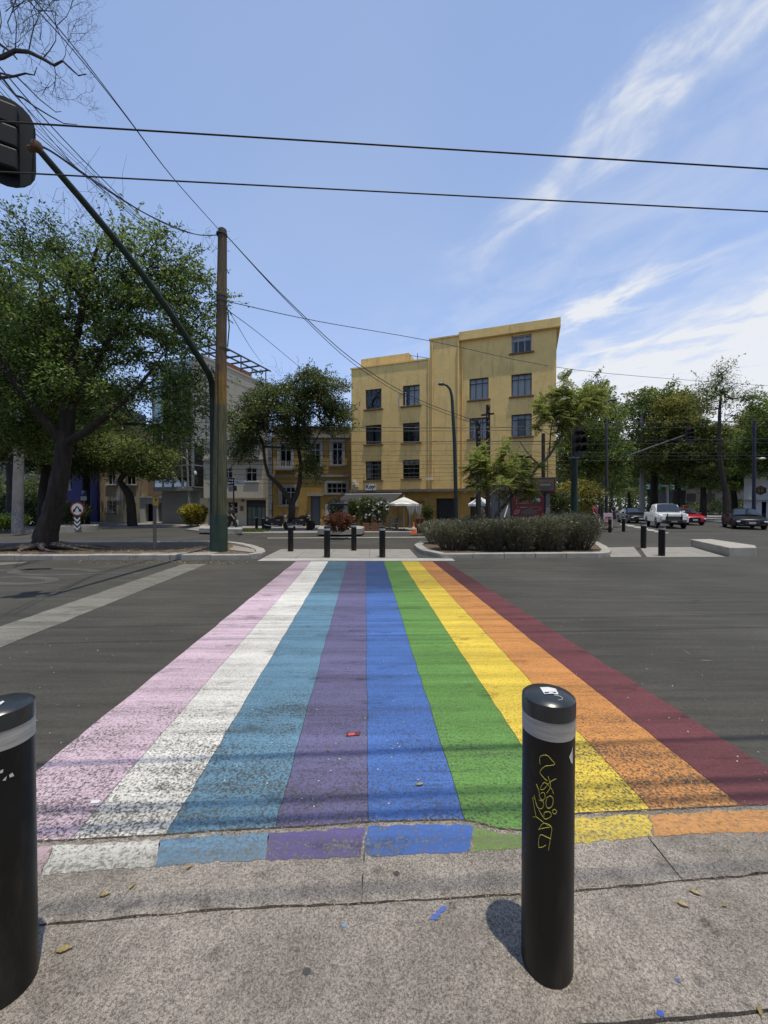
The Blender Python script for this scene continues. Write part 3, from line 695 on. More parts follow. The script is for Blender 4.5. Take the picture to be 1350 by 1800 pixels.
def clump_leaves(tips, per, sig, droop=.0, flat=.6):
    P = []; D = []
    for t in tips:
        k = max(3, int(per*random.uniform(.4, 1.6))); s = sig*random.uniform(.6, 1.4)
        o = rng.normal(size=(k, 3)); o /= np.maximum(1, np.linalg.norm(o, axis=1, keepdims=True)/1.75); o *= s; o[:, 2] *= flat
        P.append(np.array(t)+o); d = o+rng.normal(size=(k, 3))*s*.8; d[:, 2] -= droop*s; D.append(d)
    return np.concatenate(P), np.concatenate(D)
def twigs(m, tips, n, l, r=.004, up=.3):
    for t in tips:
        for _ in range(n):
            d = Vector((random.gauss(0, 1), random.gauss(0, 1), random.gauss(up, .8))).normalized()*l*random.uniform(.5, 1.4)
            e = Vector((random.gauss(0, .15), random.gauss(0, .15), random.gauss(0, .15)))*l
            m.tube([t, t+d*.5+e, t+d], [r, r*.8, r*.4], 3, caps=False)

def tree(name, label, trunk, tr, blobs, ntip, per, sig, mat, lsz, barkm=bark, tip=.012, droop=.2, tw=2, group=None, bend=.18, cat='tree', twl=.5, local_at=None, shell=.35, bare=None, limbs=(), sprigs=0):
    t = thing(name, label, cat, trunk[0] if local_at is None else local_at, group=group)
    tips = in_blobs(blobs, ntip, shell)
    m, lt = grow(trunk, tr, tips, bend, tip, limbs=limbs)
    twigs(m, lt, tw, twl)
    if bare:
        mb2, _ = m, None
        for b in bare: twigs(m, [Vector(b[0])+Vector((random.gauss(0, b[1]), random.gauss(0, b[1]), random.gauss(0, b[1]))) for _ in range(b[2])], 2, b[3], .006, 1.2)
    P, D = clump_leaves(lt, per, sig, droop)
    if sprigs:                                            # loose twigs that break up the outline
        c0 = sum(tips, Vector())/len(tips); far = sorted(tips, key=lambda q: -(q-c0).length)[:max(40, len(tips)//2)]; PP = []; DD = []
        for _ in range(sprigs):
            q = random.choice(far); d = ((q-c0).normalized()+Vector((random.gauss(0, .45), random.gauss(0, .45), random.gauss(.25, .45)))).normalized(); L_ = twl*random.uniform(.9, 2.1); pts = [q]; dd = d.copy()
            for s_ in range(5): dd = (dd+Vector((random.gauss(0, .15), random.gauss(0, .15), random.gauss(-.16, .12)))).normalized(); pts.append(pts[-1]+dd*L_/5)
            m.tube(pts, [.008, .007, .006, .005, .004, .002], 3, caps=False)
            for k in range(random.randint(8, 26)):
                i = random.randint(1, 4); p = pts[i].lerp(pts[i+1], random.random()); PP.append(np.array(p)+rng.normal(size=3)*.03); DD.append(rng.normal(size=3)+np.array(dd)*.6+np.array([0, 0, -.3]))
        P = np.concatenate([P, np.array(PP)]); D = np.concatenate([D, np.array(DD)])
    m.build('trunk', barkm, t, True)
    leaf_mesh('crown', P, D, lsz[0], lsz[1], mat, t)
    return t

# --- big ash tree on the left island, leaning to the right
Y0 = 14.4
tb = G(80, 965, .12); TY = tb.y
tp = [A(78, 964, TY), A(84, 930, TY), A(97, 880, TY), A(108, 830, TY), A(113, 780, TY), A(120, 720, TY+.1), A(126, 660, TY+.2), A(132, 610, TY+.2)]
tp[0].z = .1
def bl(x, y, Y, rx, ry, rz): return (A(x, y, Y), (rx*Y/700, ry, rz*Y/700))
big = tree('ash_tree', 'large leaning ash tree with gnarled roots on the left island', tp, [.40, .33, .29, .26, .24, .21, .17, .12],
     [bl(120, 560, 14.6, 140, 2.3, 90), bl(250, 530, 14.2, 110, 2.2, 95), bl(40, 640, 14.3, 110, 2.4, 110), bl(190, 680, 14.6, 130, 2.3, 80), bl(300, 620, 14.6, 60, 1.8, 90), bl(90, 450, 14.8, 100, 1.8, 60), bl(270, 470, 14.2, 100, 1.6, 55), bl(350, 520, 14.0, 45, 1.1, 60),
      bl(310, 760, 14.8, 55, 1.4, 45), bl(40, 770, 15, 70, 1.6, 55), bl(60, 720, 15.4, 120, 1.6, 70), bl(340, 690, 14.6, 38, 1.2, 55)],
     760, 84, .25, GREEN, (.125, .055), tip=.011, tw=2, twl=.7, shell=.5,
     limbs=[(4, [A(80, 740, TY-.3), A(45, 700, TY-.6), A(10, 650, TY-.8), A(-20, 590, TY-1)], .15, .05), (4, [A(150, 760, TY-.2), A(195, 725, TY-.5), A(235, 690, TY-.6), A(275, 640, TY-.8)], .13, .04), (5, [A(160, 660, TY+.4), A(195, 590, TY+.6), A(235, 530, TY+.6), A(270, 470, TY+.4)], .12, .03), (6, [A(100, 590, TY+.6), A(75, 520, TY+.9), A(60, 450, TY+1)], .11, .03), (7, [A(145, 540, TY), A(160, 470, TY), A(180, 410, TY)], .1, .025), (5, [A(85, 680, TY+.8), A(40, 620, TY+1.2)], .09, .04)], sprigs=420, bare=[(A(150, 400, 14.6), .8, 26, 1.3), (A(330, 440, 14), .5, 12, .9), (A(60, 440, 14.6), .6, 14, 1.2)])
rm = MB()
for k in range(13):
    a = -2.9+k*.47+random.gauss(0, .1); Lr = random.uniform(.8, 2.4); p = [tb+Vector((0, 0, .12))]
    for s in range(1, 6):
        f = s/5; p.append(tb+Vector((math.cos(a+.3*math.sin(3*f+k))*Lr*f+.25*math.cos(a), (math.sin(a)*Lr*f+.25*math.sin(a))*.55, .16*(1-f)+.04*random.random())))
    rm.tube(p, [.15, .11, .085, .06, .04, .015], 6)
rm.build('roots', bark_pale, big, True)
# --- bare tree whose limbs reach in at the top left
bt = thing('bare_tree', 'bare leafless tree limbs reaching in at the top left corner', 'tree', (-17.6, 13.2, .1))
trk = [Vector((-17.6, 13.2, .1)), Vector((-17.5, 13.2, 3)), Vector((-17.3, 13.1, 6)), Vector((-16.9, 13, 9)), Vector((-16.2, 13, 12))]
tg = []
main1 = [(-60, 110), (-20, 105), (5, 100), (27, 89), (50, 91), (75, 103), (95, 115), (110, 107), (128, 124), (138, 133), (152, 130)]
main2 = [(-60, 150), (0, 137), (25, 134), (45, 129), (60, 132), (65, 118)]
main3 = [(-40, 40), (0, 78), (20, 92), (30, 104)]
main4 = [(-30, 100), (0, 132), (28, 168), (40, 172), (62, 188), (90, 205), (112, 217), (136, 219)]
main5 = [(-40, 120), (30, 135), (70, 175), (98, 197), (108, 196)]
bmx = MB()
def limb(px, r0, r1, Y=13.0):
    P = [A(x, y, Y+random.gauss(0, .05)) for x, y in px]; n = len(P)
    bmx.tube(P, [r0+(r1-r0)*i/(n-1) for i in range(n)], 6); return P
bmx.tube(trk, [.33, .27, .24, .2, .15], 12)
for px, r0, r1 in ((main1, .085, .012), (main2, .05, .01), (main3, .05, .02), (main4, .045, .008), (main5, .03, .007)):
    P = limb(px, r0, r1); bmx.tube([trk[-1], (trk[-1]+P[0])/2+Vector((0, 0, .3)), P[0]], [.14, .12, r0], 8)
def fan(p, d, L, r, depth):
    if depth == 0 or r < .0016: return
    q = p
    d = d.normalized(); pts = [p]; dd = d.copy()
    for _ in range(4):
        dd = (dd+Vector((random.gauss(0, .28), random.gauss(0, .25), random.gauss(.05, .28)))).normalized(); q = q+dd*L/4; pts.append(q)
    bmx.tube(pts, [r, r*.85, r*.75, r*.6, r*.5], 4, caps=False)
    for _ in range(random.choice((2, 3, 3))):
        i = random.choice((2, 3, 4)); nd = (dd+Vector((random.gauss(0, .7), random.gauss(0, .5), random.gauss(.1, .7)))).normalized(); fan(pts[i], nd, L*random.uniform(.55, .85), r*.68, depth-1)
for x, y, dx, dz, L, r in [(27, 89, .3, 1, 1.3, .035), (50, 91, .4, 1, 1.4, .04), (5, 98, -.2, 1, 1.3, .04), (75, 103, .5, .8, 1.2, .03), (95, 115, .3, .9, .8, .022), (95, 115, .1, -1, .7, .022), (110, 107, .9, .5, .7, .018), (20, 60, .3, 1, 1.2, .03), (70, 70, .2, 1, .8, .02), (40, 40, .6, .8, .9, .02), (0, 50, .2, 1, 1.2, .03), (62, 188, .3, -1, .4, .01), (30, 135, .5, -.8, .8, .012), (10, 20, .5, .8, 1.0, .025)]:
    fan(A(x, y, 13), Vector((dx, random.gauss(0, .2), dz)), L*1.15, r*.62, 6)
bmx.build('limbs', dead_m, bt, True)

# --- middle street tree before the ochre house, forked trunk
ty = G(515, 932, .12).y
mid = tree('laurel_tree', 'forked laurel tree with dark round crown before the ochre house', [A(512, 932, ty), A(513, 908, ty), A(513, 886, ty)], [.25, .21, .2],
     [bl(555, 690, ty, 55, 1.9, 38), bl(500, 720, ty, 60, 1.9, 45), bl(440, 745, ty, 38, 1.6, 45), bl(590, 735, ty, 28, 1.5, 40), bl(425, 785, ty+.3, 28, 1.3, 30), bl(520, 765, ty, 45, 1.3, 28), bl(545, 820, ty, 22, .8, 30, ), bl(470, 690, ty, 30, 1.1, 25)],
     430, 95, .30, GREEN2, (.145, .068), tip=.014, tw=1, twl=.6, bend=.12, shell=.5,
     limbs=[(-1, [A(502, 868, ty), A(488, 850, ty), A(472, 836, ty), A(466, 815, ty), A(463, 785, ty), A(450, 755, ty)], .14, .06), (-1, [A(522, 868, ty), A(527, 848, ty), A(529, 815, ty), A(523, 780, ty), A(522, 745, ty), A(530, 710, ty)], .16, .06), (7, [A(545, 790, ty-.2), A(565, 755, ty-.3)], .06, .03)], sprigs=120, bare=[(A(490, 668, ty), .4, 14, .8)])
# --- small tree before the beige house on the left
sy = G(232, 925, .09).y
tree('small_tree', 'small spreading tree with curved trunk before the beige house', [A(233, 925, sy), A(231, 890, sy), A(226, 868, sy), A(210, 845, sy)], [.34, .3, .27, .18],
     [bl(230, 800, sy, 55, 2.4, 32), bl(275, 815, sy, 32, 2, 30), bl(190, 790, sy, 40, 2, 30)], 300, 95, .42, OLIVE, (.18, .085), tip=.016, tw=1, twl=.7)
# --- dense park trees on the far left
for k, (x, by, ty_, w, h, cx, lab) in enumerate([(20, 931, 470, 95, 150, 15, 'tall dense tree in the shaded park at the left edge'), (-75, 928, 480, 110, 160, -60, 'broad dark tree left of the graffiti covered pole'), (75, 926, 560, 80, 120, 85, 'dense dark tree standing behind the round traffic sign'), (150, 921, 640, 70, 90, 150, 'dark tree before the deep blue house')]):
    py = G(x, by, .1).y
    tree('park_tree', lab, [A(x, by, py), A(x+2, by-70, py), A(cx, by-140, py)], [.34, .28, .2], [bl(cx, ty_+h*.9, py, w, 3.2, h*.8), bl(cx-w*.4, ty_+h*1.5, py, w*.8, 3, h*.7), bl(cx+w*.4, ty_+h*1.6, py, w*.7, 3, h*.6)],
         380, 105, .55, (GREEN2, GREEN, GREEN2, OLIVE)[k], (.24, .115), tip=.016, tw=1, twl=.8, group='trees of the shaded park')

# --- jacaranda leaning out of the right island: feathery fronds
def frond_mesh(name, tips, mat, parent, L=.55, per=7):
    P = []; D = []; stem = MB()
    for t, dr in tips:
        for k in range(per):
            d = (Vector(dr)+Vector((random.gauss(0, .9), random.gauss(0, .9), random.gauss(.15, .75)))).normalized(); l = L*random.uniform(.7, 1.25)
            side = d.cross(Vector((0, 0, 1))).normalized(); pts = []
            for s in range(7):
                f = s/6; pts.append(Vector(t)+d*l*f+Vector((0, 0, -.28*l*f*f+.08*l*f)))
            stem.tube([pts[0], pts[3], pts[6]], [.005, .004, .002], 3, caps=False)
            for s in range(13):
                f = (s+1)/13.5; i = min(5, int(f*6)); p = pts[i].lerp(pts[i+1], f*6-i); tg = (pts[i+1]-pts[i]).normalized(); wl = l*.30*math.sin(math.pi*min(1, f*.8+.2))
                for sg in (-1, 1):
                    dd = (side*sg+tg*.55+Vector((0, 0, -.12))).normalized()
                    for q in range(3): P.append(p+dd*wl*q*.33); D.append(dd*wl*.3+tg*wl*.22*(1 if q % 2 else -1))
    leaf_mesh(name, P, D, [np.linalg.norm(x)*1.3 for x in np.array(D)], .034, mat, parent, fold=.08, upbias=.7)
    return stem
jy = 15.0
jr = A(868, 925, jy); jr.z = .1
jac = thing('jacaranda_tree', 'young jacaranda with feathery leaves leaning out over the hedge', 'tree', jr)
jm = MB()
stemp = [jr, A(872, 905, jy), A(900, 872, jy), A(925, 845, jy), A(948, 818, jy), A(965, 802, jy), A(985, 770, jy), A(1003, 742, jy), A(1012, 728, jy)]
jm.tube(stemp, [.075, .068, .06, .056, .052, .048, .042, .034, .025], 8)
jm.tube([stemp[4], A(930, 800, jy), A(913, 775, jy)], [.04, .025, .015], 6)
jm.tube([stemp[5], A(968, 760, jy), A(972, 735, jy), A(977, 712, jy)], [.03, .022, .018, .012], 6)
jm.tube([stemp[3], A(905, 842, jy-.2), A(888, 828, jy-.3)], [.03, .02, .012], 6)
jm.tube([jr, A(858, 880, jy-.2), A(846, 845, jy-.3), A(842, 815, jy-.4)], [.05, .04, .03, .015], 6)
jm.tube([stemp[2], A(890, 845, jy-.3), A(868, 820, jy-.4)], [.03, .02, .012], 6)
tips = []
def jt(x, y, dx, dz, dY=0): tips.append((A(x+random.gauss(0, 7), y+random.gauss(0, 5), jy+dY+random.gauss(0, .4)), (dx, random.gauss(0, .5), dz)))
for x, y, n, w in [(845, 818, 7, 16), (870, 830, 7, 18), (850, 848, 4, 14), (905, 822, 6, 16), (925, 845, 5, 14), (885, 850, 4, 16), (930, 862, 3, 8), (845, 800, 4, 10), (895, 805, 5, 14), (860, 812, 4, 14), (915, 835, 5, 14)]:
    for _ in range(n):
        xx = x+random.gauss(0, w*.6); tips.append((A(xx, y+random.gauss(0, 11), jy-.3+random.gauss(0, .45)), ((xx-x)/w*1.2, random.gauss(0, .6), .15)))
for x, y, n, w in [(965, 715, 6, 18), (985, 700, 7, 18), (1010, 700, 8, 20), (1035, 705, 7, 16), (1010, 725, 7, 20), (1045, 712, 5, 12), (975, 735, 4, 14), (1025, 690, 4, 14), (975, 770, 2, 10), (955, 725, 4, 12), (985, 735, 4, 14), (990, 715, 5, 20)]:
    for _ in range(n):
        xx = x+random.gauss(0, w*.6); p = A(xx, y+random.gauss(0, 13), jy+random.gauss(0, .5)); tips.append((p, ((xx-x)/w*1.2, random.gauss(0, .6), .15)))
for p, d_ in tips[::2]:
    i = min(range(3, len(stemp)), key=lambda k: (stemp[k]-Vector(p)).length)
    if (stemp[i]-p).length < 1.6: jm.tube([stemp[i], (stemp[i]+p)/2+Vector((0, 0, -.05)), p], [.014, .01, .006], 4, caps=False)
fs_ = frond_mesh('crown', tips, JAC, jac, .52, 11)
jm.v_off = 0; jm.add(fs_.v, fs_.f); jm.build('trunk', bark_pale, jac, True)

# --- grey hedge in the right island, shrub by shrub
def shrub(name, label, c, rad, n, mat, l=.13, w=.02, stems=40, upright=1.2, cat='shrub', group=None, stem_m=bark_pale, top_round=.75):
    t = thing(name, label, cat, c, group=group); c = Vector(c); m = MB(); P = []; D = []
    for _ in range(stems):
        a = random.random()*6.283; r = math.sqrt(random.random()); e = c+Vector((math.cos(a)*rad[0]*r, math.sin(a)*rad[1]*r, rad[2]*(1-(1-top_round)*r*r)*random.uniform(.7, 1)))
        b = c+Vector((math.cos(a)*rad[0]*r*.45, math.sin(a)*rad[1]*r*.45, 0)); m.tube([b, b.lerp(e, .5)+Vector((random.gauss(0, .04), random.gauss(0, .04), 0)), e], [.014, .009, .004], 4, caps=False)
    a = rng.uniform(0, 2*np.pi, n); r = np.sqrt(rng.uniform(0, 1, n)); z = rng.uniform(0, 1, n)**.55
    lump = 1+.13*np.sin(a*5+z*4)+.10*np.sin(a*11+2)
    top = rad[2]*(1-(1-top_round)*r**3)*(1+.06*np.sin(a*7+r*9))
    ring = (.55+.45*z)*lump
    P = np.stack([c.x+np.cos(a)*r*rad[0]*ring, c.y+np.sin(a)*r*rad[1]*ring, c.z+.04+top*z], 1)+rng.normal(size=(n, 3))*.02
    D = np.stack([np.cos(a)*r*.7, np.sin(a)*r*.7, np.full(n, upright)*.6], 1)+rng.normal(size=(n, 3))*.45
    m.build('stems', stem_m, t)
    leaf_mesh('foliage', P, D, l, w, mat, t, fold=.15, upbias=.3)
    return t
HX = [(798, 966, 46, .95, 'rounded grey green shrub at the left end of the island hedge'), (858, 967, 44, .98, 'grey green shrub second from the left in the island hedge'), (912, 968, 40, 1.02, 'thin-based dark shrub in the middle of the island hedge'), (962, 967, 42, 1.1, 'dark shrub under the red poster in the island hedge'), (1015, 966, 44, 1.16, 'tallest shrub at the right end of the island hedge')]
for x, y, w, h, lab in HX:
    g = G(x, y, .12); shrub('hedge_shrub', lab, g, (w/700*g.y, .72, h), 9500, LAV, .11, .016, 90, 1.1, group='hedge in the right island')
for x, Y, w, h, lab in [(770, 16.2, 34, .86, 'low grey shrub behind the left end of the hedge'), (835, 15.9, 40, 1.05, 'grey shrub behind the hedge left of the jacaranda stem'), (905, 16.0, 40, 1.0, 'grey shrub behind the hedge by the concrete columns'), (990, 16.0, 40, 1.2, 'grey shrub at the back right of the hedge')]:
    p = A(x, 950, Y); p.z = .12; shrub('hedge_shrub', lab, p, (w/700*Y, .7, h), 5500, LAV, .12, .017, 40, 1.1, group='hedge in the right island')
# --- other shrubs
g = G(341, 925, .09); shrub('golden_shrub', 'bright yellow green shrub beside the concrete lamp pole', g, (22/700*g.y, .95, 1.55), 3200, YEL, .2, .09, 30, .5)
g = G(597, 935, .35); shrub('red_shrub', 'reddish brown leafy shrub in the low planter before the awning', g, (26/700*g.y, .8, .85), 3600, RED, .12, .055, 30, .4)
g = A(122, 925, 28.3); g.z = .3; shrub('park_shrub', 'dark shrub in the oval planter behind the round traffic sign', g, (36/700*g.y, 1.2, 1.5), 3600, GREEN2, .16, .07, 40, .5)
g = G(15, 934, .1); shrub('park_shrub', 'low shrub at the foot of the graffiti covered pole', g, (28/700*g.y, 1.0, 1.0), 2400, GREEN, .16, .07, 30, .5)
g = G(1000, 932, .12); shrub('corner_shrub', 'leafy green shrub behind the green signal pole', A(1015, 915, 27), (1.6, 1.2, 2.6), 4200, YGREEN, .2, .09, 30, .5)
g = A(985, 920, 25); g.z = .12; fsrub = shrub('corner_shrub', 'dark shrub with white blossoms right of the brown sign', g, (1.1, .9, 2.4), 3200, GREEN2, .17, .075, 30, .5)
P = np.array([[g.x+random.gauss(0, .7), g.y-.6+random.gauss(0, .3), .4+random.random()*2.2] for _ in range(60)]); leaf_mesh('blossoms', P, rng.normal(size=P.shape), .1, .09, FLW, fsrub)

# --- street trees on the right, built as individuals from three kinds
def proto(label, kind):
    H = 10.0
    if kind == 0: bl_ = [((0, 0, 7.0), (2.6, 2.6, 2.6)), ((1.2, .3, 5.4), (2.0, 2, 1.8)), ((-1.3, -.3, 5.0), (2.0, 2, 1.8)), ((.2, 0, 8.7), (1.5, 1.5, 1.3)), ((.3, 0, 3.9), (2.2, 2.2, 1.1))]; mt = OLIVE
    elif kind == 1: bl_ = [((0, 0, 6.2), (2.4, 2.4, 2.4)), ((.8, .5, 8.2), (1.6, 1.6, 1.7)), ((-1.2, 0, 4.4), (1.8, 1.8, 1.7)), ((1.6, -.5, 4.2), (1.5, 1.6, 1.6))]; mt = GREEN
    else: bl_ = [((0, 0, 7.6), (1.9, 1.9, 2.3)), ((1.0, 0, 5.4), (1.4, 1.5, 1.4)), ((-1.1, .4, 6.0), (1.4, 1.5, 1.6)), ((-.3, 0, 9.2), (1.1, 1.1, .9))]; mt = YGREEN
    return tree('street_tree', label, [Vector((0, 0, 0)), Vector((.08, 0, 1.5)), Vector((-.05, .05, 3.0)), Vector((.1, 0, 4.4))], [.3, .24, .2, .13], bl_, 270, 84, .34, mt, (.19, .09), tip=.012, tw=1, twl=.5, sprigs=130, local_at=(0, 0, 0), shell=.5)
protos = [proto('x', 0), proto('x', 1), proto('x', 2)]
PL = [ # kind, px, base y, top y, stretch, label
    (1, 1036, 926, 650, .80, 'tall dark tree directly right of the yellow building'), (0, 1150, 912, 672, 1.15, 'large olive green tree above the white pickup truck'), (2, 1190, 914, 690, 1.0, 'yellowish tree behind the far signal on the arm'),
    (0, 1235, 915, 735, 1.1, 'wide lower tree left of the dark sedan'), (1, 1378, 918, 645, 1.0, 'dark tree before the white building at the right edge'), (1, 1290, 912, 745, 1.2, 'broad dark green tree behind the dark sedan'),
    (2, 1075, 906, 770, 1.0, 'small far tree left of the concrete pole'), (0, 1110, 900, 790, 1.6, 'far green tree at the end of the side street'), (1, 1142, 903, 765, 1.3, 'far dark tree behind the road signs'), (0, 1055, 912, 745, 1.0, 'dense tree behind the tall street lamp'),
    (1, 1088, 897, 815, 2.0, 'distant dark tree closing the side street'), (0, 1200, 905, 760, 1.4, 'far spreading tree behind the red car'), (2, 1320, 908, 720, 1.1, 'yellow green tree beside the white building'), (1, 1002, 918, 735, .9, 'dark tree filling the gap right of the yellow building'),
    (1, 1128, 896, 822, 2.4, 'distant tree right of the palm'), (0, 1175, 899, 800, 2.0, 'distant tree below the long signal arm'), (1, 1330, 905, 740, 1.2, 'dark tree behind the white building')]
used = set()
for i, (k, x, by, ty_, st, lab) in enumerate(PL):
    g = G(x, by, 0); hh = (CH+(889-ty_)/700*g.y)/10.1
    if k not in used:
        r = protos[k]; used.add(k); r.location = (g.x, g.y, 0); r['label'] = lab; r['group'] = 'street trees on the right'; r.scale = (hh*st, hh*st, hh); r.rotation_euler = (0, 0, i*1.3)
    else: dup(protos[k], (g.x, g.y, 0), i*1.3+.4, lab, 'street trees on the right', (hh*st, hh*st, hh))
# sparse tall tree
qy = 40.0
tree('sparse_tree', 'tall sparse tree with open dark limbs above the dark sedan', [A(1278, 914, qy), A(1276, 870, qy), A(1266, 815, qy), A(1264, 760, qy), A(1265, 720, qy), A(1268, 690, qy)], [.34, .27, .2, .16, .12, .08],
     [bl(1262, 672, qy, 26, 2, 28), bl(1245, 700, qy, 26, 2, 25), bl(1290, 705, qy, 24, 2, 28), bl(1225, 675, qy, 12, 1.2, 12), bl(1292, 655, qy, 14, 1.2, 10), bl(1262, 650, qy, 12, 1.2, 10)], 120, 22, .45, OLIVE, (.2, .09), tip=.022, tw=4, twl=1.0, sprigs=60)
# palm far down the street
py_ = 62.0; pb = A(1105, 905, py_); pb.z = 0
palm = thing('palm_tree', 'small dark palm far down the side street', 'palm', pb)
MB().tube([pb, A(1106, 880, py_), A(1104, 862, py_)], [.3, .25, .2], 8).build('trunk', bark, palm, True)
P = []; D = []
top = A(1104, 862, py_)
for k in range(26):
    a = random.random()*6.28; up_ = random.uniform(-.3, 1); L = 2.6; d0 = Vector((math.cos(a), math.sin(a), up_)).normalized()
    for s in range(14):
        f = s/13; p = top+d0*L*f+Vector((0, 0, -1.6*f*f)); sd_ = d0.cross(Vector((0, 0, 1))).normalized()
        for sg in (-1, 1): P.append(p); D.append(sd_*sg+d0*.5+Vector((0, 0, -.5)))
leaf_mesh('fronds', P, D, .6, .07, GREEN2, palm)

# far belts of trees that read as one dark mass
def belt(name, label, x0, x1, y0, y1, z0, z1, n, mat, lsz):
    P = np.stack([rng.uniform(x0, x1, n), rng.uniform(y0, y1, n), np.zeros(n)], 1)
    top = z1*(.72+.14*np.sin(P[:, 0]*.35)+.10*np.sin(P[:, 0]*.9+2)+.06*np.sin(P[:, 0]*2.3)); P[:, 2] = z0+(top-z0)*rng.uniform(0, 1, n)**.8
    D = rng.normal(size=(n, 3)); o = leaf_mesh(name, P, D, lsz, lsz*.5, mat); stuff(tag(o, label, 'trees')); return o
belt('distant_woods', 'far dark belt of trees closing the view on the right', 36, 150, 92, 112, 0, 9, 26000, GREEN2, .6)
belt('distant_woods', 'far dark belt of shrubs below the right-hand trees', 50, 92, 62, 70, 0, 3.2, 9000, GREEN2, .4)
belt('park_undergrowth', 'dark undergrowth filling the park at the far left', -62, -34, 40, 46, 0, 6.5, 12000, GREEN2, .45)
belt('park_undergrowth', 'dark shrubs below the park trees at the left edge', -36, -25.5, 30, 33, 0, 2.6, 5000, GREEN2, .3)

# ================================================================ BUILDINGS
class Plane:
    def __init__(s, O, e):
        s.O = Vector((O[0], O[1])); s.e = Vector(e).normalized(); n = Vector((s.e.y, -s.e.x)); s.n = n if n.dot(-s.O) > 0 else -n
    def px(s, x, y):
        u, w = ray(x, y); nx, ny = s.n; t = s.n.dot(s.O)/(nx*u+ny); p = Vector((u*t, t)); return (p-s.O).dot(s.e), CH+w*t
    def rect(s, x0, x1, y0, y1):
        xm = (x0+x1)/2; ym = (y0+y1)/2
        s0 = s.px(x0, ym)[0]; s1 = s.px(x1, ym)[0]; z1 = s.px(xm, y0)[1]; z0 = s.px(xm, y1)[1]; return (s0, s1, z0, z1)
    def P(s, a, z, d=0.0):
        p = s.O+s.e*a+s.n*d; return Vector((p.x, p.y, z))
    def box(s, m, s0, s1, z0, z1, d0, d1):
        vs = [s.P(a, z, d) for z in (z0, z1) for d in (d0, d1) for a in (s0, s1)]
        return m.add(vs, [(0, 1, 3, 2), (4, 6, 7, 5), (0, 4, 5, 1), (2, 3, 7, 6), (0, 2, 6, 4), (1, 5, 7, 3)])
    def mtx(s, a, z, d): return vplane(s.P(a, z, d), (s.e.x, s.e.y, 0), (s.n.x, s.n.y, 0))
def facade(m, pl, s0, s1, z0, z1, holes, depth=.18, d=0.0):
    """wall face with real openings and reveals"""
    ss = sorted({s0, s1, *[min(max(v, s0), s1) for h in holes for v in h[:2]]}); zs = sorted({z0, z1, *[min(max(v, z0), z1) for h in holes for v in h[2:4]]})
    for a, b in zip(ss, ss[1:]):
        for c, e in zip(zs, zs[1:]):
            mx, mz = (a+b)/2, (c+e)/2
            if any(h[0] < mx < h[1] and h[2] < mz < h[3] for h in holes): continue
            m.add([pl.P(a, c, d), pl.P(b, c, d), pl.P(b, e, d), pl.P(a, e, d)], [(0, 1, 2, 3)])
    for h in holes:
        a, b, c, e = h[:4]
        for q in ([(a, c), (b, c)], [(b, c), (b, e)], [(b, e), (a, e)], [(a, e), (a, c)]):
            (u0, w0), (u1, w1) = q; m.add([pl.P(u0, w0, d), pl.P(u1, w1, d), pl.P(u1, w1, d-depth), pl.P(u0, w0, d-depth)], [(0, 1, 2, 3)])
steel_dark = M('dark window steel', (.018, .02, .024), .5, .3, 20)
white_fr = M('white window frame', (.42, .42, .4), .6, .15, 10)
pane_m = glass_mat('window glass', (.80, .82, .83), .05)
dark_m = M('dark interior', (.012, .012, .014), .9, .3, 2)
curt_m = M('pale curtain', (.62, .60, .56), .9, .15, 3, .01, stretch=(8, 8, .2), bscale=3)
blue_m = M('grey curtain', (.20, .20, .19), .9, .3, 3, .01, stretch=(8, 8, .2), bscale=3)
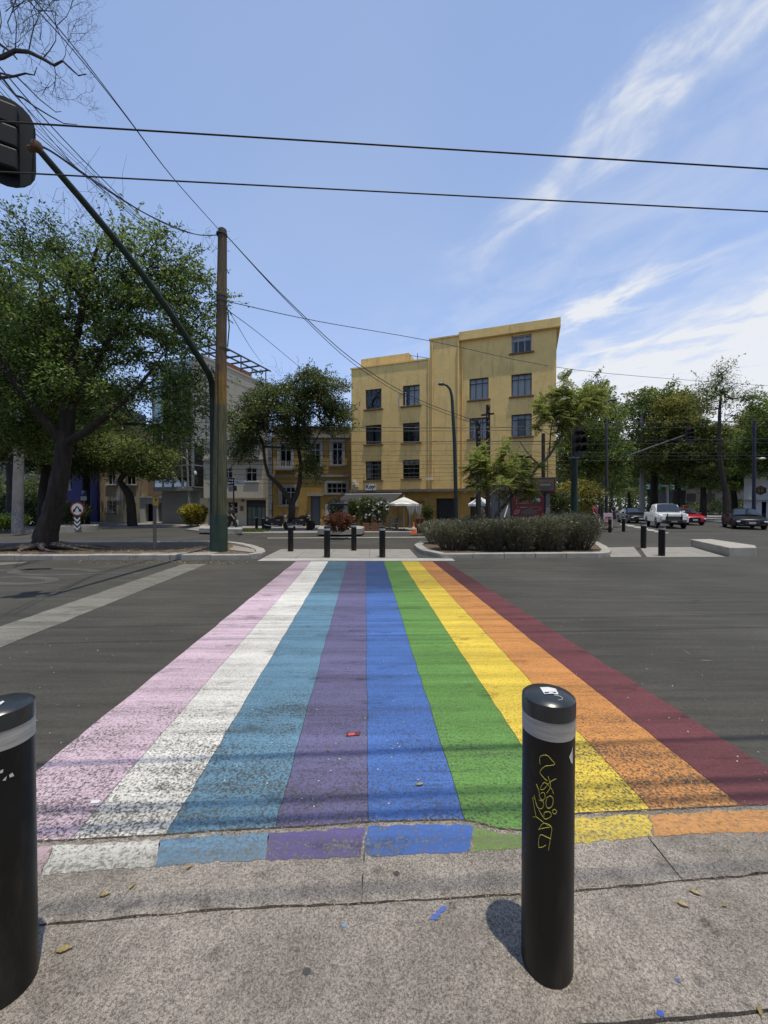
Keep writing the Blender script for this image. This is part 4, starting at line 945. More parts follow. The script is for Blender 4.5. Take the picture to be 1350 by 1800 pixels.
def window(pl, h, par, fm, cols=3, transom=.25, curtain=None, d=0.0, depth=.18, bar=.045, sill=None, sill_m=None, rows=None, label=None, open_leaf=False, room=.55, glass=None):
    a, b, c, e = h[:4]; din = d-depth+.06
    f = MB(); pl.box(f, a, b, c, c+bar, din-.03, din+.03); pl.box(f, a, b, e-bar, e, din-.03, din+.03); pl.box(f, a, a+bar, c+bar, e-bar, din-.03, din+.03); pl.box(f, b-bar, b, c+bar, e-bar, din-.03, din+.03)
    w = f.build('window', fm, par, fix=True)
    if label: w['label'] = label
    xs = [a+(b-a)*k/cols for k in range(1, cols)]; zs = []
    if transom: zs.append(e-(e-c)*transom)
    if rows: zs = [c+(e-c)*k/rows for k in range(1, rows)]
    for x in xs:
        m = MB(); pl.box(m, x-bar*.4, x+bar*.4, c+bar, e-bar, din-.022, din+.022); m.build('mullion', fm, w, fix=True)
    for z in zs:
        m = MB(); pl.box(m, a+bar, b-bar, z-bar*.4, z+bar*.4, din-.026, din+.026); m.build('transom', fm, w, fix=True)
    X = [a]+xs+[b]; Z = [c]+(sorted(zs))+[e]
    big = (b-a) > 0
    for i in range(len(X)-1):
        for j in range(len(Z)-1):
            m = MB(); tilt = random.gauss(0, .006)
            m.add([pl.P(X[i], Z[j], din+tilt), pl.P(X[i+1], Z[j], din-tilt), pl.P(X[i+1], Z[j+1], din-tilt*.5), pl.P(X[i], Z[j+1], din+tilt*.6)], [(0, 1, 2, 3)]); m.build('pane', glass or pane_m, w)
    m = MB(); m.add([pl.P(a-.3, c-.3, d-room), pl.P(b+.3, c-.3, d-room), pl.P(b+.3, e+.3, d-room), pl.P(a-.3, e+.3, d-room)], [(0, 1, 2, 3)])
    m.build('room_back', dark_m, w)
    if curtain:
        for (u0, u1, z0, mt) in curtain:
            m = MB(); n = 14; A0 = a+(b-a)*u0; B0 = a+(b-a)*u1; vs = []
            for k in range(n+1):
                s_ = A0+(B0-A0)*k/n; o = .03*math.sin(k*2.1)+.01*random.random(); vs += [pl.P(s_, c+(e-c)*z0, d-depth-.08+o), pl.P(s_, e, d-depth-.08+o)]
            m.add(vs, [(2*k, 2*k+2, 2*k+3, 2*k+1) for k in range(n)]); m.build('curtain', mt, w, True)
    if sill:
        m = MB(); pl.box(m, a-.14, b+.14, c-.09, c-.003, d-.02, d+sill); m.build('sill', sill_m or fm, w, fix=True, bevel=.012)
    return w

# ---------------------------------------------------------------- the four-storey yellow building
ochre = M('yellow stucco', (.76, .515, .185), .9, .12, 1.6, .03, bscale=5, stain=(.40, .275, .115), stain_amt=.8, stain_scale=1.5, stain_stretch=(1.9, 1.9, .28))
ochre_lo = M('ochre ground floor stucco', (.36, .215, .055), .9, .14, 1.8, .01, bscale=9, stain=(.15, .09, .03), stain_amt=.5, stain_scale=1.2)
sill_y = M('brown sill', (.16, .105, .055), .9, .2, 5)
Pl = A(618, 929, 29.6); Pl.z = .12; e_ = Vector((1915, -700)).normalized(); B = Plane((Pl.x, Pl.y), e_)
sL = 0.0; sM0 = B.px(756, 700)[0]; sM1 = B.px(808, 700)[0]; sR = B.px(977.5, 700)[0]
zL = B.px(617, 650)[1]; zM = B.px(780, 596)[1]; zR = B.px(981, 562)[1]; zled = B.px(700, 862)[1]
yb = thing('yellow_building', 'four storey yellow stucco corner building with stepped roofline', 'building', (Pl.x, Pl.y, .1))
winL = [B.rect(642.5, 670.5, 684, 719), B.rect(642.5, 670.5, 747, 781), B.rect(642.5, 670.5, 810, 844), B.rect(708, 737.6, 677, 713), B.rect(708, 737.6, 743, 778), B.rect(708, 737.6, 808, 841.5)]
winR = [B.rect(825, 858.7, 664.5, 702.5), B.rect(825, 858.7, 734, 771), B.rect(825, 858.7, 803, 838), B.rect(899, 934.6, 589, 619.6), B.rect(899, 934.6, 657, 696), B.rect(899, 934.6, 728, 767), B.rect(899, 934.6, 800, 835)]
m = MB(); facade(m, B, sL, sM0, zled, zL, winL, .2)
DEEP = 11
def shell(m, pl, s0, s1, z0, z1, d0, deep):
    m.add([pl.P(s0, z0, d0), pl.P(s0, z1, d0), pl.P(s0, z1, d0-deep), pl.P(s0, z0, d0-deep)], [(0, 1, 2, 3)])
    m.add([pl.P(s1, z0, d0), pl.P(s1, z0, d0-deep), pl.P(s1, z1, d0-deep), pl.P(s1, z1, d0)], [(0, 1, 2, 3)])
    m.add([pl.P(s0, z1-.35, d0-.02), pl.P(s1, z1-.35, d0-.02), pl.P(s1, z1-.35, d0-deep), pl.P(s0, z1-.35, d0-deep)], [(0, 1, 2, 3)])
    m.add([pl.P(s0, z0, d0-deep), pl.P(s0, z1, d0-deep), pl.P(s1, z1, d0-deep), pl.P(s1, z0, d0-deep)], [(0, 1, 2, 3)])
    m.add([pl.P(s0, z0, d0-.9), pl.P(s0, z1-.4, d0-.9), pl.P(s1, z1-.4, d0-.9), pl.P(s1, z0, d0-.9)], [(0, 1, 2, 3)])
shell(m, B, sL, sM0, .1, zL, 0, DEEP)
# right block and stair bay
facade(m, B, sM1, sR, zled, zR-.02, winR, .2); shell(m, B, sM1, sR, .1, zR-.02, 0, 9)
facade(m, B, sM0, sM1, zled, zM, [], .2, .12); shell(m, B, sM0, sM1, zled, zM, .12, 9)
m.build('wall', ochre, yb, fix=False)
# ground floor wall with openings
holes_g = [B.rect(766, 800, 876, 935), B.rect(826, 862, 874, 932), B.rect(716, 746, 880, 930), B.rect(632, 700, 882, 930)]
holes_g = [(a, b, max(c, .13), d) for a, b, c, d in holes_g]
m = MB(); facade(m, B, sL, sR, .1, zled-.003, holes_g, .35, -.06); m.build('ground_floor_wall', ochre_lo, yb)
# ledge between ground floor and the storeys, dirty and chipped
led = M('stained grey ledge', (.17, .145, .11), .9, .35, 3, .01, bscale=14, stain=(.05, .042, .035), stain_amt=.7, stain_scale=2)
m = MB(); n = 26
for k in range(n):
    a = sL-.05+(sR-sL+.1)*k/n; b = sL-.05+(sR-sL+.1)*(k+1)/n; dd = .32+random.gauss(0, .012); B.box(m, a, b, zled-.12+random.gauss(0, .006), zled+.05+abs(random.gauss(0, .012)), -.2, dd)
m.build('ledge', led, yb, fix=True)
# parapets and cap bands
m = MB(); B.box(m, sL-.06, sM0, zL, zL+.10, -.3, .06); B.box(m, sM0-.05, sM1+.04, zM, zM+.09, -.3, .19); m.build('parapet', ochre, yb, fix=True)
zb = B.px(981, 577)[1]
m = MB(); B.box(m, sM1-.03, sR+.22, zb, zR+.05, -9, .26); m.build('roof_fascia', ochre, yb, fix=True, bevel=.02)
t0 = B.px(625, 640)[0]; t1 = B.px(712, 640)[0]
m = MB(); B.box(m, t0, t1, zL-.2, B.px(625, 632)[1]+.35, -4.5, -1.0); m.build('roof_room', ochre, yb, fix=True)
m = MB()
for s_ in (B.px(712, 620)[0], B.px(726, 620)[0]): m.tube([B.P(s_, zL, -1.2), B.P(s_, B.px(712, 612)[1], -1.2)], .025, 5)
m.tube([B.P(B.px(712, 620)[0], B.px(712, 614)[1], -1.2), B.P(B.px(746, 620)[0], B.px(746, 619)[1], -1.2), B.P(B.px(746, 620)[0], zL, -1.2)], .025, 5)
m.tube([B.P(B.px(676, 620)[0], zL, -2), B.P(B.px(676, 620)[0], B.px(676, 612)[1], -2)], .02, 5)
m.build('roof_rail', steel_dark, yb)
m = MB()
for x, d_, r_ in ((754, .06, .05), (761, .17, .045), (806, .18, .06), (813, .05, .035)):
    s_ = B.px(x, 700)[0]; m.tube([B.P(s_, zled+.05, d_+.02), B.P(s_, zL if x < 757 else zM-.3, d_+.02)], r_, 6)
m.build('drain_pipe', ochre, yb, True)
k = 0
for h in winL:
    k += 1; cur = {1: None, 2: [(.0, .4, .0, blue_m), (.55, 1, 0, blue_m)], 3: [(0, .35, .1, curt_m), (.5, 1, .0, blue_m)], 4: [(.35, 1, .0, curt_m)], 5: [(.6, 1, 0, blue_m)], 6: [(0, 1, .8, curt_m)]}[k]
    w = window(B, h, yb, steel_dark, 3, .24, cur, 0, .2, .05, .13, sill_y)
    if k == 4:
        a, b, c, e = h; m = MB(); O = B.P(a-.02, c, .05)
        B.box(m, a-.28, a-.23, c, e-.45, .0, .04); B.box(m, a+.2, a+.25, c, e-.45, .0, .04); B.box(m, a-.23, a+.2, c, c+.05, .0, .04); B.box(m, a-.23, a+.2, e-.5, e-.45, .0, .04); o = m.build('open_casement', white_fr, w, fix=True); o['label'] = 'white casement swung open'
for i, h in enumerate(winR):
    cur = [[(0, 1, .0, curt_m)], [(0, .3, 0, curt_m), (.5, 1, 0, curt_m)], [(0, 1, .3, blue_m)], None, [(0, 1, 0, curt_m)], [(0, .3, 0, curt_m), (.72, 1, 0, curt_m), (.3, .7, .85, curt_m)], [(0, .5, 0, curt_m)]][i]
    if i == 3: window(B, h, yb, white_fr, 3, .28, [(0, 1, .72, curt_m), (0, .15, 0, curt_m)], 0, .2, .05, .13, sill_y, label='white framed top floor window')
    else: window(B, h, yb, steel_dark, 3, .24, cur, 0, .2, .055, .13, sill_y)
# ground floor openings: shutters and doors
iron = M('black iron door', (.014, .014, .016), .6, .3, 12)
for i, h in enumerate(holes_g):
    a, b, c, e = h; m = MB(); B.box(m, a-.2, b+.2, c, e+.2, -2.6, -2.5); m.build('room_back', dark_m, yb, fix=True)
    if i == 0:
        m = MB(); nb = 12
        for q in range(nb): B.box(m, a+(b-a)*q/nb+.01, a+(b-a)*(q+1)/nb-.012, c, e, -.34, -.31)
        B.box(m, a, b, c+(e-c)*.45, c+(e-c)*.5, -.31, -.29); m.build('iron_door', iron, yb, fix=True)
    if i == 1:
        m = MB(); B.box(m, a, b, c, e, -.42, -.38); m.build('roller_shutter', M('brown shutter', (.05, .035, .025), .7, .3, 4, .01, stretch=(.3, .3, 14)), yb, fix=True)
wht = M('white painted metal', (.62, .61, .58), .55, .1, 8)
m = MB(); a, b = B.px(598, 900)[0], B.px(606, 900)[0]
# utility meters
for x, y in ((623, 849), (628, 853)):
    a, z = B.px(x, y); m = MB(); B.box(m, a-.12, a+.12, z-.14, z+.14, .0, .14); m.build('meter_box', wht, yb, fix=True, bevel=.015)
a, z = B.px(757, 843); m = MB(); B.box(m, a-.25, a-.05, z-.05, z+.08, .15, .32); B.box(m, a+.02, a+.22, z-.05, z+.08, .15, .32); m.build('floodlight', wht, yb, fix=True)
# shop sign
h = B.rect(645.5, 664, 851, 862)
sg = thing('shop_sign', 'white sign reading Koyi in heavy black letters above the awning', 'sign', B.P((h[0]+h[1])/2, h[2], .34))
m = MB(); B.box(m, h[0], h[1], h[2], h[3], .325, .375); m.build('board', M('white sign board', (.72, .71, .67), .5, .06, 6), sg, fix=True)
text_mesh('lettering', 'Koyi', (h[3]-h[2])*.92, M('black lettering', (.01, .01, .01), .6), sg, B.mtx((h[0]+h[1])/2, (h[2]+h[3])/2+.03, .378), .004, .009)

# ---------------------------------------------------------------- ochre two-storey house
OY = 31.0
Hh = Plane((A(480, 900, OY).x, OY), (1, 0))
oh = thing('ochre_house', 'old ochre two storey house with grey window surrounds and balcony', 'house', Hh.P(0, .1))
och2 = M('dark ochre stucco', (.30, .185, .045), .9, .14, 1.5, .01, bscale=9, stain=(.16, .10, .03), stain_amt=.5, stain_scale=.9, stain_stretch=(1.3, 1.3, .4))
stone = M('grey stone trim', (.24, .225, .2), .9, .2, 4, .006, bscale=20)
sW = Hh.px(616.5, 830)[0]; zT = Hh.px(540, 752)[1]
ups = [Hh.rect(492, 512, 779, 820), Hh.rect(545, 563, 779, 818), Hh.rect(584, 602, 777, 817)]
los = [Hh.rect(494, 519, 856, 888), Hh.rect(575, 609, 849, 867)]
dr = Hh.rect(546, 563, 872, 926); dr = (dr[0], dr[1], .13, dr[3])
m = MB(); facade(m, Hh, 0, sW, .1, zT, ups+los+[dr], .2); shell(m, Hh, 0, sW, .1, zT, 0, 10); m.build('wall', och2, oh)
m = MB(); Hh.box(m, -.05, sW+.0, Hh.px(540, 770)[1], Hh.px(540, 764)[1], 0, .22); Hh.box(m, -.05, sW, zT, zT+.12, -.3, .12); Hh.box(m, -.02, sW, Hh.px(540, 838)[1], Hh.px(540, 834)[1], 0, .12); m.build('cornice', stone, oh, fix=True)
for h in ups+los:
    a, b, c, e = h; m = MB(); tw = .2
    Hh.box(m, a-tw, a, c, e+tw, 0, .07); Hh.box(m, b, b+tw, c, e+tw, 0, .07); Hh.box(m, a, b, e, e+tw, 0, .07); Hh.box(m, a-tw-.08, b+tw+.08, c-.12, c-.002, 0, .16); m.build('window_surround', stone, oh, fix=True)
for i, h in enumerate(ups): window(Hh, h, oh, white_fr, 2, .3, [(0, 1, .55, blue_m)] if i == 1 else None, 0, .2, .06)
window(Hh, los[0], oh, white_fr, 3, .3, None, 0, .2, .06); window(Hh, los[1], oh, white_fr, 4, None, None, 0, .2, .05, rows=2)
m = MB(); Hh.box(m, dr[0], dr[1], dr[2], dr[3], -.18, -.13)
dm = M('grey painted door', (.075, .09, .11), .6, .15, 5); o = m.build('door', dm, oh, fix=True)
m = MB(); Hh.box(m, dr[0]+.1, dr[1]-.1, dr[2]+.3, dr[2]+1.0, -.128, -.11); Hh.box(m, dr[0]+.1, dr[1]-.1, dr[2]+1.15, dr[3]-.2, -.128, -.11); m.build('door_panel', dm, o, fix=True)
m = MB(); Hh.box(m, dr[0]-.22, dr[1]+.22, dr[3], dr[3]+.18, 0, .25); m.build('door_hood', stone, oh, fix=True)
bal = MB(); h = ups[0]; zb_ = h[2]-.2
Hh.box(bal, h[0]-.35, h[1]+.35, zb_-.12, zb_, 0, .6)
bo = bal.build('balcony', stone, oh, fix=True)
rl = MB()
for q in range(13):
    s_ = h[0]-.3+(h[1]-h[0]+.6)*q/12; rl.tube([Hh.P(s_, zb_, .55), Hh.P(s_, zb_+.55, .55)], .018, 4)
rl.bar(Hh.P(h[0]-.32, zb_+.56, .55), Hh.P(h[1]+.32, zb_+.56, .55), .04); rl.build('balcony_railing', white_fr, bo)
h = Hh.rect(572, 612, 886, 918); m = MB(); Hh.box(m, h[0], h[1], h[2], h[3], 0, .06); m.build('white_shutter', M('white metal shutter', (.38, .38, .37), .6, .12, 3, .01, stretch=(.2, .2, 16)), oh, fix=True)
h = Hh.rect(468, 479, 765, 925); m = MB()
nb = 12
pil = thing('stone_pilaster', 'blue grey stone block pilaster between cream and ochre houses', 'pilaster', Hh.P(h[0], .1))
for q in range(nb):
    z0 = .1+(h[3]-.1)*q/nb; z1 = .1+(h[3]-.1)*(q+1)/nb-.03; m = MB(); Hh.box(m, h[0]+.02, h[1]-.02, z0, z1, -.3, .08+random.uniform(0, .03)); m.build('stone', M('blue grey stone', (.14, .16, .18), .9, .25, 4, .01), pil, fix=True, bevel=.02)

# ---------------------------------------------------------------- cream house with overhanging storey
CYp = 30.4
Cc = Plane((A(366, 900, CYp).x, CYp), (1, 0))
ch = thing('cream_house', 'cream modern house with overhanging storey and green garage doors', 'house', Cc.P(0, .1))
cream = M('cream render', (.42, .375, .28), .9, .1, 1.5, .006, bscale=12, stain=(.24, .21, .16), stain_amt=.4, stain_scale=.8, stain_stretch=(1.3, 1.3, .4))
s1 = Cc.px(468, 850)[0]; zo = Cc.px(430, 876)[1]; zt = Cc.px(430, 782)[1]
w1 = [Cc.rect(399, 415, 824, 842), Cc.rect(438, 457, 824, 847)]
m = MB(); facade(m, Cc, 0, s1, zo, zt, w1, .2, .75); shell(m, Cc, 0, s1, zo, zt, .75, 9); Cc.box(m, 0, s1, zo-.02, zo+.02, -.5, .75); m.build('upper_storey', cream, ch)
wl = Cc.rect(400, 418, 882, 903); gd = Cc.rect(433, 468, 879, 927); gd = (gd[0], gd[1]-.02, .13, gd[3])
m = MB(); facade(m, Cc, 0, s1, .1, zo, [wl, gd], .2); shell(m, Cc, 0, s1, .1, zo-.01, 0, 9); m.build('ground_floor', cream, ch)
m = MB(); Cc.box(m, 0, s1+.02, zt, zt+.12, -.4, .85); Cc.box(m, 0, s1+.02, Cc.px(430, 812)[1], Cc.px(430, 809)[1], .75, .95); m.build('coping', stone, ch, fix=True)
for h in w1: window(Cc, h, ch, white_fr, 2, .35, None, .75, .2, .06, .1, white_fr)
window(Cc, wl, ch, white_fr, 2, None, None, 0, .2, .06, rows=2)
gg = M('grey green garage steel', (.095, .115, .095), .6, .12, 3)
for q in range(2):
    a = gd[0]+(gd[1]-gd[0])*q/2+.01; b = gd[0]+(gd[1]-gd[0])*(q+1)/2-.01; m = MB(); Cc.box(m, a, b, gd[2], gd[3]-.5, -.16, -.12); o = m.build('garage_door', gg, ch, fix=True)
    m = MB()
    for f in (.08, .5, .92): Cc.box(m, a+(b-a)*f-.02, a+(b-a)*f+.02, gd[2], gd[3]-.5, -.119, -.1)
    for f in (.3, .98): Cc.box(m, a, b, gd[2]+(gd[3]-gd[2]-.5)*f-.02, gd[2]+(gd[3]-gd[2]-.5)*f+.02, -.118, -.099)
    m.build('door_rail', steel_dark, o, fix=True)
m = MB(); Cc.box(m, gd[0], gd[1], gd[3]-.48, gd[3], -.16, -.12); m.build('garage_transom', steel_dark, ch, fix=True)
m = MB(); a, z = Cc.px(425, 892); Cc.box(m, a-.1, a+.1, z-.25, z+.1, 0, .1); a, z = Cc.px(427, 880); Cc.box(m, a-.09, a+.09, z-.09, z+.09, 0, .08); m.build('meter_box', M('rusty box', (.12, .08, .05), .8, .3, 8), ch, fix=True)

# ---------------------------------------------------------------- glass corner building with the rooftop pergola
gc = A(352, 905, 33.5); D1 = Plane((gc.x, gc.y), Vector((-1915, 700)))          # front runs back to the left
D2 = Plane((gc.x, gc.y), Vector((255, 700)))                                       # blank side runs back to the right
gb = thing('glass_building', 'grey building with glazed corner bay and black rooftop pergola', 'building', (gc.x, gc.y, .1))
concw = M('board marked concrete', (.31, .295, .245), .9, .12, 2, .012, stretch=(.4, .4, 3), bscale=6, stain=(.2, .18, .14), stain_amt=.5, stain_scale=1, stain_stretch=(1, 1, .3))
zW = D2.px(402, 648)[1]; dep = D2.px(474, 750)[0]; sg_ = D2.px(373, 750)[0]
m = MB(); facade(m, D2, 0, dep, .1, zW, [], .1); 
fl = 4.3; 
m.add([D1.P(0, .1, 0), D1.P(fl, .1, 0), D1.P(fl, 4.0, 0), D1.P(0, 4.0, 0)], [(0, 1, 2, 3)])
m.add([D1.P(0, 4, -.5), D1.P(fl, 4, -.5), D1.P(fl, zW, -.5), D1.P(0, zW, -.5)], [(0, 1, 2, 3)])
m.add([D1.P(fl, .1, 0), D1.P(fl, .1, -12), D1.P(fl, zW, -12), D1.P(fl, zW, 0)], [(0, 1, 2, 3)])
a_ = D1.P(0, zW-.3, 0); b_ = D1.P(fl, zW-.3, 0); c_ = D1.P(fl, zW-.3, -12); d_ = D2.P(dep, zW-.3, 0)
m.add([a_, b_, c_, d_], [(0, 1, 2, 3)]); m.build('wall', concw, gb)
m = MB(); D2.box(m, -.05, dep, zW, zW+.18, -.3, .06)
for z in (zW-1.0, zW-3.2, zW-6): D2.box(m, 0, dep, z-.03, z+.03, 0, .03)
m.build('coping', concw, gb, fix=True)
gl2 = glass_mat('green tinted glass', (.32, .38, .38), .18)
zz = [3.2, 5.0, 6.8, 8.6, 10.4, zW-.4]
for j in range(len(zz)-1):
    for i in range(4):
        a = fl*i/4+.03; b = fl*(i+1)/4-.03; m = MB(); t = random.gauss(0, .01); m.add([D1.P(a, zz[j]+.05, .8+t), D1.P(b, zz[j]+.05, .8-t), D1.P(b, zz[j+1]-.05, .8), D1.P(a, zz[j+1]-.05, .8)], [(0, 1, 2, 3)]); m.build('pane', gl2, gb)
    m = MB(); m.add([D2.P(-.75, zz[j]+.05, 0.06), D2.P(sg_, zz[j]+.05, .06), D2.P(sg_, zz[j+1]-.05, .06), D2.P(-.75, zz[j+1]-.05, .06)], [(0, 1, 2, 3)]); m.build('pane', gl2, gb)
m = MB(); fr_m = M('grey aluminium frame', (.26, .27, .27), .45, .15, 8)
for z in zz:
    D1.box(m, 0, fl, z-.05, z+.05, .72, .86)
    for q in (1, 2, 3): 
        if z < zz[-1]: D1.box(m, 0, fl, z+.45*q-.015, z+.45*q+.015, .78, .83)
for i in range(5): D1.box(m, fl*i/4-.04, fl*i/4+.04, zz[0], zz[-1], .73, .87)
for z in zz: D2.box(m, -.78, sg_+.05, z-.05, z+.05, .03, .12)
for s_ in (-.76, sg_*.5, sg_): D2.box(m, s_-.04, s_+.04, zz[0], zz[-1], .02, .13)
m.build('curtain_wall_frame', fr_m, gb, fix=True)
m = MB(); D1.box(m, -.02, fl, zz[0]-.3, zz[0]-.06, -.4, .88); m.build('bay_floor', fr_m, gb, fix=True)
pg = MB(); zp = D2.px(402, 615)[1]
for q in range(9):
    s_ = -2.2+(dep+2.0)*q/8; pg.bar(D2.P(s_, zp, .1), D2.P(s_, zp, -3.5), .1, .14)
for d_ in (.1, -1.2, -2.4, -3.5): pg.bar(D2.P(-2.3, zp-.02, d_), D2.P(dep+.1, zp-.02, d_), .1, .12)
for s_ in (1.2, dep*.55, dep*.95): pg.bar(D2.P(s_, zW-.2, -.1), D2.P(s_, zp, -.1), .09); pg.bar(D2.P(s_, zW-.2, -3.2), D2.P(s_, zp, -3.2), .09)
pg.build('pergola', steel_dark, gb, fix=True)
m = MB(); D2.box(m, dep*.55, dep*.95, zW, zW+1.5, -2.0, -1.9); m.build('rooftop_brick_wall', M('brick red wall', (.22, .09, .05), .9, .2, 6), gb, fix=True)

# ---------------------------------------------------------------- beige house, white portal, deep blue house on the left
BY = 38.5
Be = Plane((A(176, 900, BY).x, BY), (1, 0))
bh = thing('beige_house', 'old beige stone house with ornate iron window grille', 'house', Be.P(0, .1))
beige = M('beige stone render', (.36, .285, .19), .9, .14, 1.5, .01, bscale=9, stain=(.2, .16, .1), stain_amt=.5, stain_scale=.8)
sB = Be.px(249, 850)[0]; zB = Be.px(220, 755)[1]
hb = [Be.rect(189, 203, 826, 852), Be.rect(189, 203, 880, 901), Be.rect(222, 238, 826, 852)]
m = MB(); facade(m, Be, 0, sB, .1, zB, hb, .2); shell(m, Be, 0, sB, .1, zB, 0, 9); m.build('wall', beige, bh)
for i, h in enumerate(hb): window(Be, h, bh, white_fr, 2, .3, None, 0, .2, .07, .15, white_fr if i != 1 else stone)
gm = MB(); h = hb[1]
for q in range(7): s_ = h[0]+(h[1]-h[0])*q/6; gm.tube([Be.P(s_, h[2], .05), Be.P(s_, h[3], .05)], .018, 4)
for q in range(4): z = h[2]+(h[3]-h[2])*(q+.5)/4; gm.tube([Be.P(h[0], z, .05)]+[Be.P(h[0]+(h[1]-h[0])*u/12, z+.09*math.sin(u*1.6+q), .06) for u in range(13)], .016, 4)
gm.build('window_grille', fr_m, bh)
m = MB(); h = Be.rect(204, 214, 866, 880); Be.box(m, h[0], h[1], h[2], h[3], 0, .06); m.build('plaque', white_fr, bh, fix=True)
wp = thing('white_portal', 'low white entrance portal with dark doorways by the small tree', 'entrance', Be.P(Be.px(270, 900)[0], .1))
s0, s1_ = Be.px(249, 900)[0], Be.px(297, 900)[0]; zP = Be.px(270, 875)[1]
hp = [Be.rect(259, 276, 886, 925), Be.rect(281, 292, 884, 922)]; hp = [(a, b, .13, d) for a, b, c, d in hp]
m = MB(); facade(m, Be, s0, s1_, .1, zP, hp, .5, .3); shell(m, Be, s0, s1_, .1, zP+.0, .3, 4); Be.box(m, s0-.05, s1_+.05, zP, zP+.12, -.5, .45); m.build('wall', M('dull white wall', (.42, .41, .38), .85, .12, 2, stain=(.2, .19, .17), stain_amt=.4), wp)
m = MB(); Be.box(m, hp[1][0], hp[1][1], hp[1][2], hp[1][3], -.1, -.05); m.build('door', M('grey door', (.2, .2, .19), .7), wp, fix=True)
m = MB(); Be.box(m, s0, s1_, .1, zP, -.6, -.55); m.build('inner_wall', dark_m, wp, fix=True)
bu = thing('brown_house', 'brown house half hidden behind the small tree', 'house', Be.P(Be.px(280, 900)[0], .1, -1.0))
m = MB(); s0, s1_ = Be.px(249, 850)[0], Be.px(300, 850)[0]; hh_ = [Be.rect(256, 268, 800, 830), Be.rect(280, 290, 800, 830)]
facade(m, Be, s0, s1_, .1, Be.px(280, 745)[1], hh_, .2, -1); shell(m, Be, s0, s1_, .1, Be.px(280, 745)[1], -1, 8); m.build('wall', M('brown render', (.2, .15, .1), .9, .15, 2), bu)
for h in hh_: window(Be, h, bu, white_fr, 2, .3, None, -1, .2, .07)
bb = thing('blue_house', 'deep blue painted house in the shade of the park trees', 'house', Be.P(Be.px(140, 900)[0], .1, .4))
m = MB(); s0, s1_ = Be.px(86, 850)[0], Be.px(175.5, 850)[0]; hh_ = [Be.rect(150, 164, 838, 862), Be.rect(118, 132, 838, 862)]
facade(m, Be, s0, s1_, .1, Be.px(140, 700)[1], hh_, .2, .4); shell(m, Be, s0, s1_, .1, Be.px(140, 700)[1], .4, 8); m.build('wall', M('deep blue paint', (.008, .01, .10), .7, .15, 2), bb)
for h in hh_: window(Be, h, bb, fr_m, 3, .3, None, .4, .2, .06)

# ---------------------------------------------------------------- white building at the right edge
WY = 44.0
Wp = Plane((A(1307, 900, WY).x, WY), Vector((1, -.92)))
wb = thing('white_building', 'plain white building with dark doorway at the right edge', 'building', Wp.P(0, .1))
m = MB(); s1_ = 7.0; zt = Wp.px(1310, 823)[1]
hh_ = [Wp.rect(1339, 1347, 882, 902), Wp.rect(1352, 1360, 882, 902)]
hh_ = [(a, b, .15, d) for a, b, c, d in hh_]
facade(m, Wp, 0, s1_, .1, zt, hh_, .3); shell(m, Wp, 0, s1_, .1, zt, 0, 9); m.build('wall', M('clean white render', (.74, .74, .73), .8, .05, 2), wb)
m = MB(); Wp.box(m, 0, s1_, Wp.px(1330, 878)[1]-.05, Wp.px(1330, 878)[1]+.05, 0, .8); m.build('canopy', wht, wb, fix=True)
for h in hh_:
    m = MB(); Wp.box(m, h[0], h[1], h[2], h[3], -.6, -.55); m.build('doorway', dark_m, wb, fix=True)
cx_, cz = Wp.px(1337, 862); em = MB(); P = []
nrm = Wp.n
ring = [(math.cos(t*math.pi/3+.52)*.52, math.sin(t*math.pi/3+.52)*.52) for t in range(6)]
for k, rr, d0, d1 in ((0, 1.0, 0.0, .06),): em.add([Wp.P(cx_+u*rr, cz+v*rr, d1) for u, v in ring]+[Wp.P(cx_+u*rr, cz+v*rr, d0) for u, v in ring], [tuple(range(6))]+[(i, (i+1) % 6, 6+(i+1) % 6, 6+i) for i in range(6)])
eo = em.build('emblem', M('dark bronze emblem', (.06, .04, .02), .5, .3, 12), wb, fix=True)
m = MB(); Wp.box(m, cx_-.22, cx_-.04, cz-.2, cz+.2, .06, .1); Wp.box(m, cx_+.04, cx_+.22, cz-.2, cz+.2, .06, .1); Wp.box(m, cx_-.3, cx_+.3, cz+.28, cz+.36, .06, .1); m.build('emblem_relief', M('gold relief', (.25, .17, .04), .4, .2, 10), eo, fix=True)
# low dark buildings behind the right-hand trees
dbm = M('shaded grey wall', (.09, .085, .08), .9, .2, 1.5)
fb_ = thing('far_building', 'low grey building behind the trees right of the side street', 'building', (66, 84, 0))
m = MB(); m.box((78, 86, 3.2), (34, 6, 6.4)); m.build('wall', dbm, fb_)
for k in range(8):
    m = MB(); m.box((64+k*4, 82.95, 3.4), (1.8, .1, 1.6)); m.build('window', dark_m, fb_)
fb2 = thing('far_building', 'long grey block closing the view behind the park trees', 'building', (-75, 70, 0))
m = MB(); m.box((-75, 72, 5), (70, 6, 10)); m.build('wall', dbm, fb2)
for k in range(14):
    m = MB(); m.box((-106+k*4.8, 68.95, 5.4), (2, .1, 2)); m.build('window', dark_m, fb2)

# ================================================================ STREET FURNITURE
green_m = M('dark green pole paint', (.006, .022, .016), .6, .3, 6, .002, bscale=25, stain=(.05, .045, .03), stain_amt=.4, stain_scale=5)
black_m = M('black housing plastic', (.008, .009, .01), .55, .25, 10, spec=.25)
grey_m = M('galvanised grey', (.2, .205, .21), .5, .2, 8, metal=.3)
conc_pole = M('pole concrete', (.30, .285, .255), .9, .2, 5, .006, bscale=30)
wire_m = M('black cable', (.012, .012, .013), .6, .2, 10)
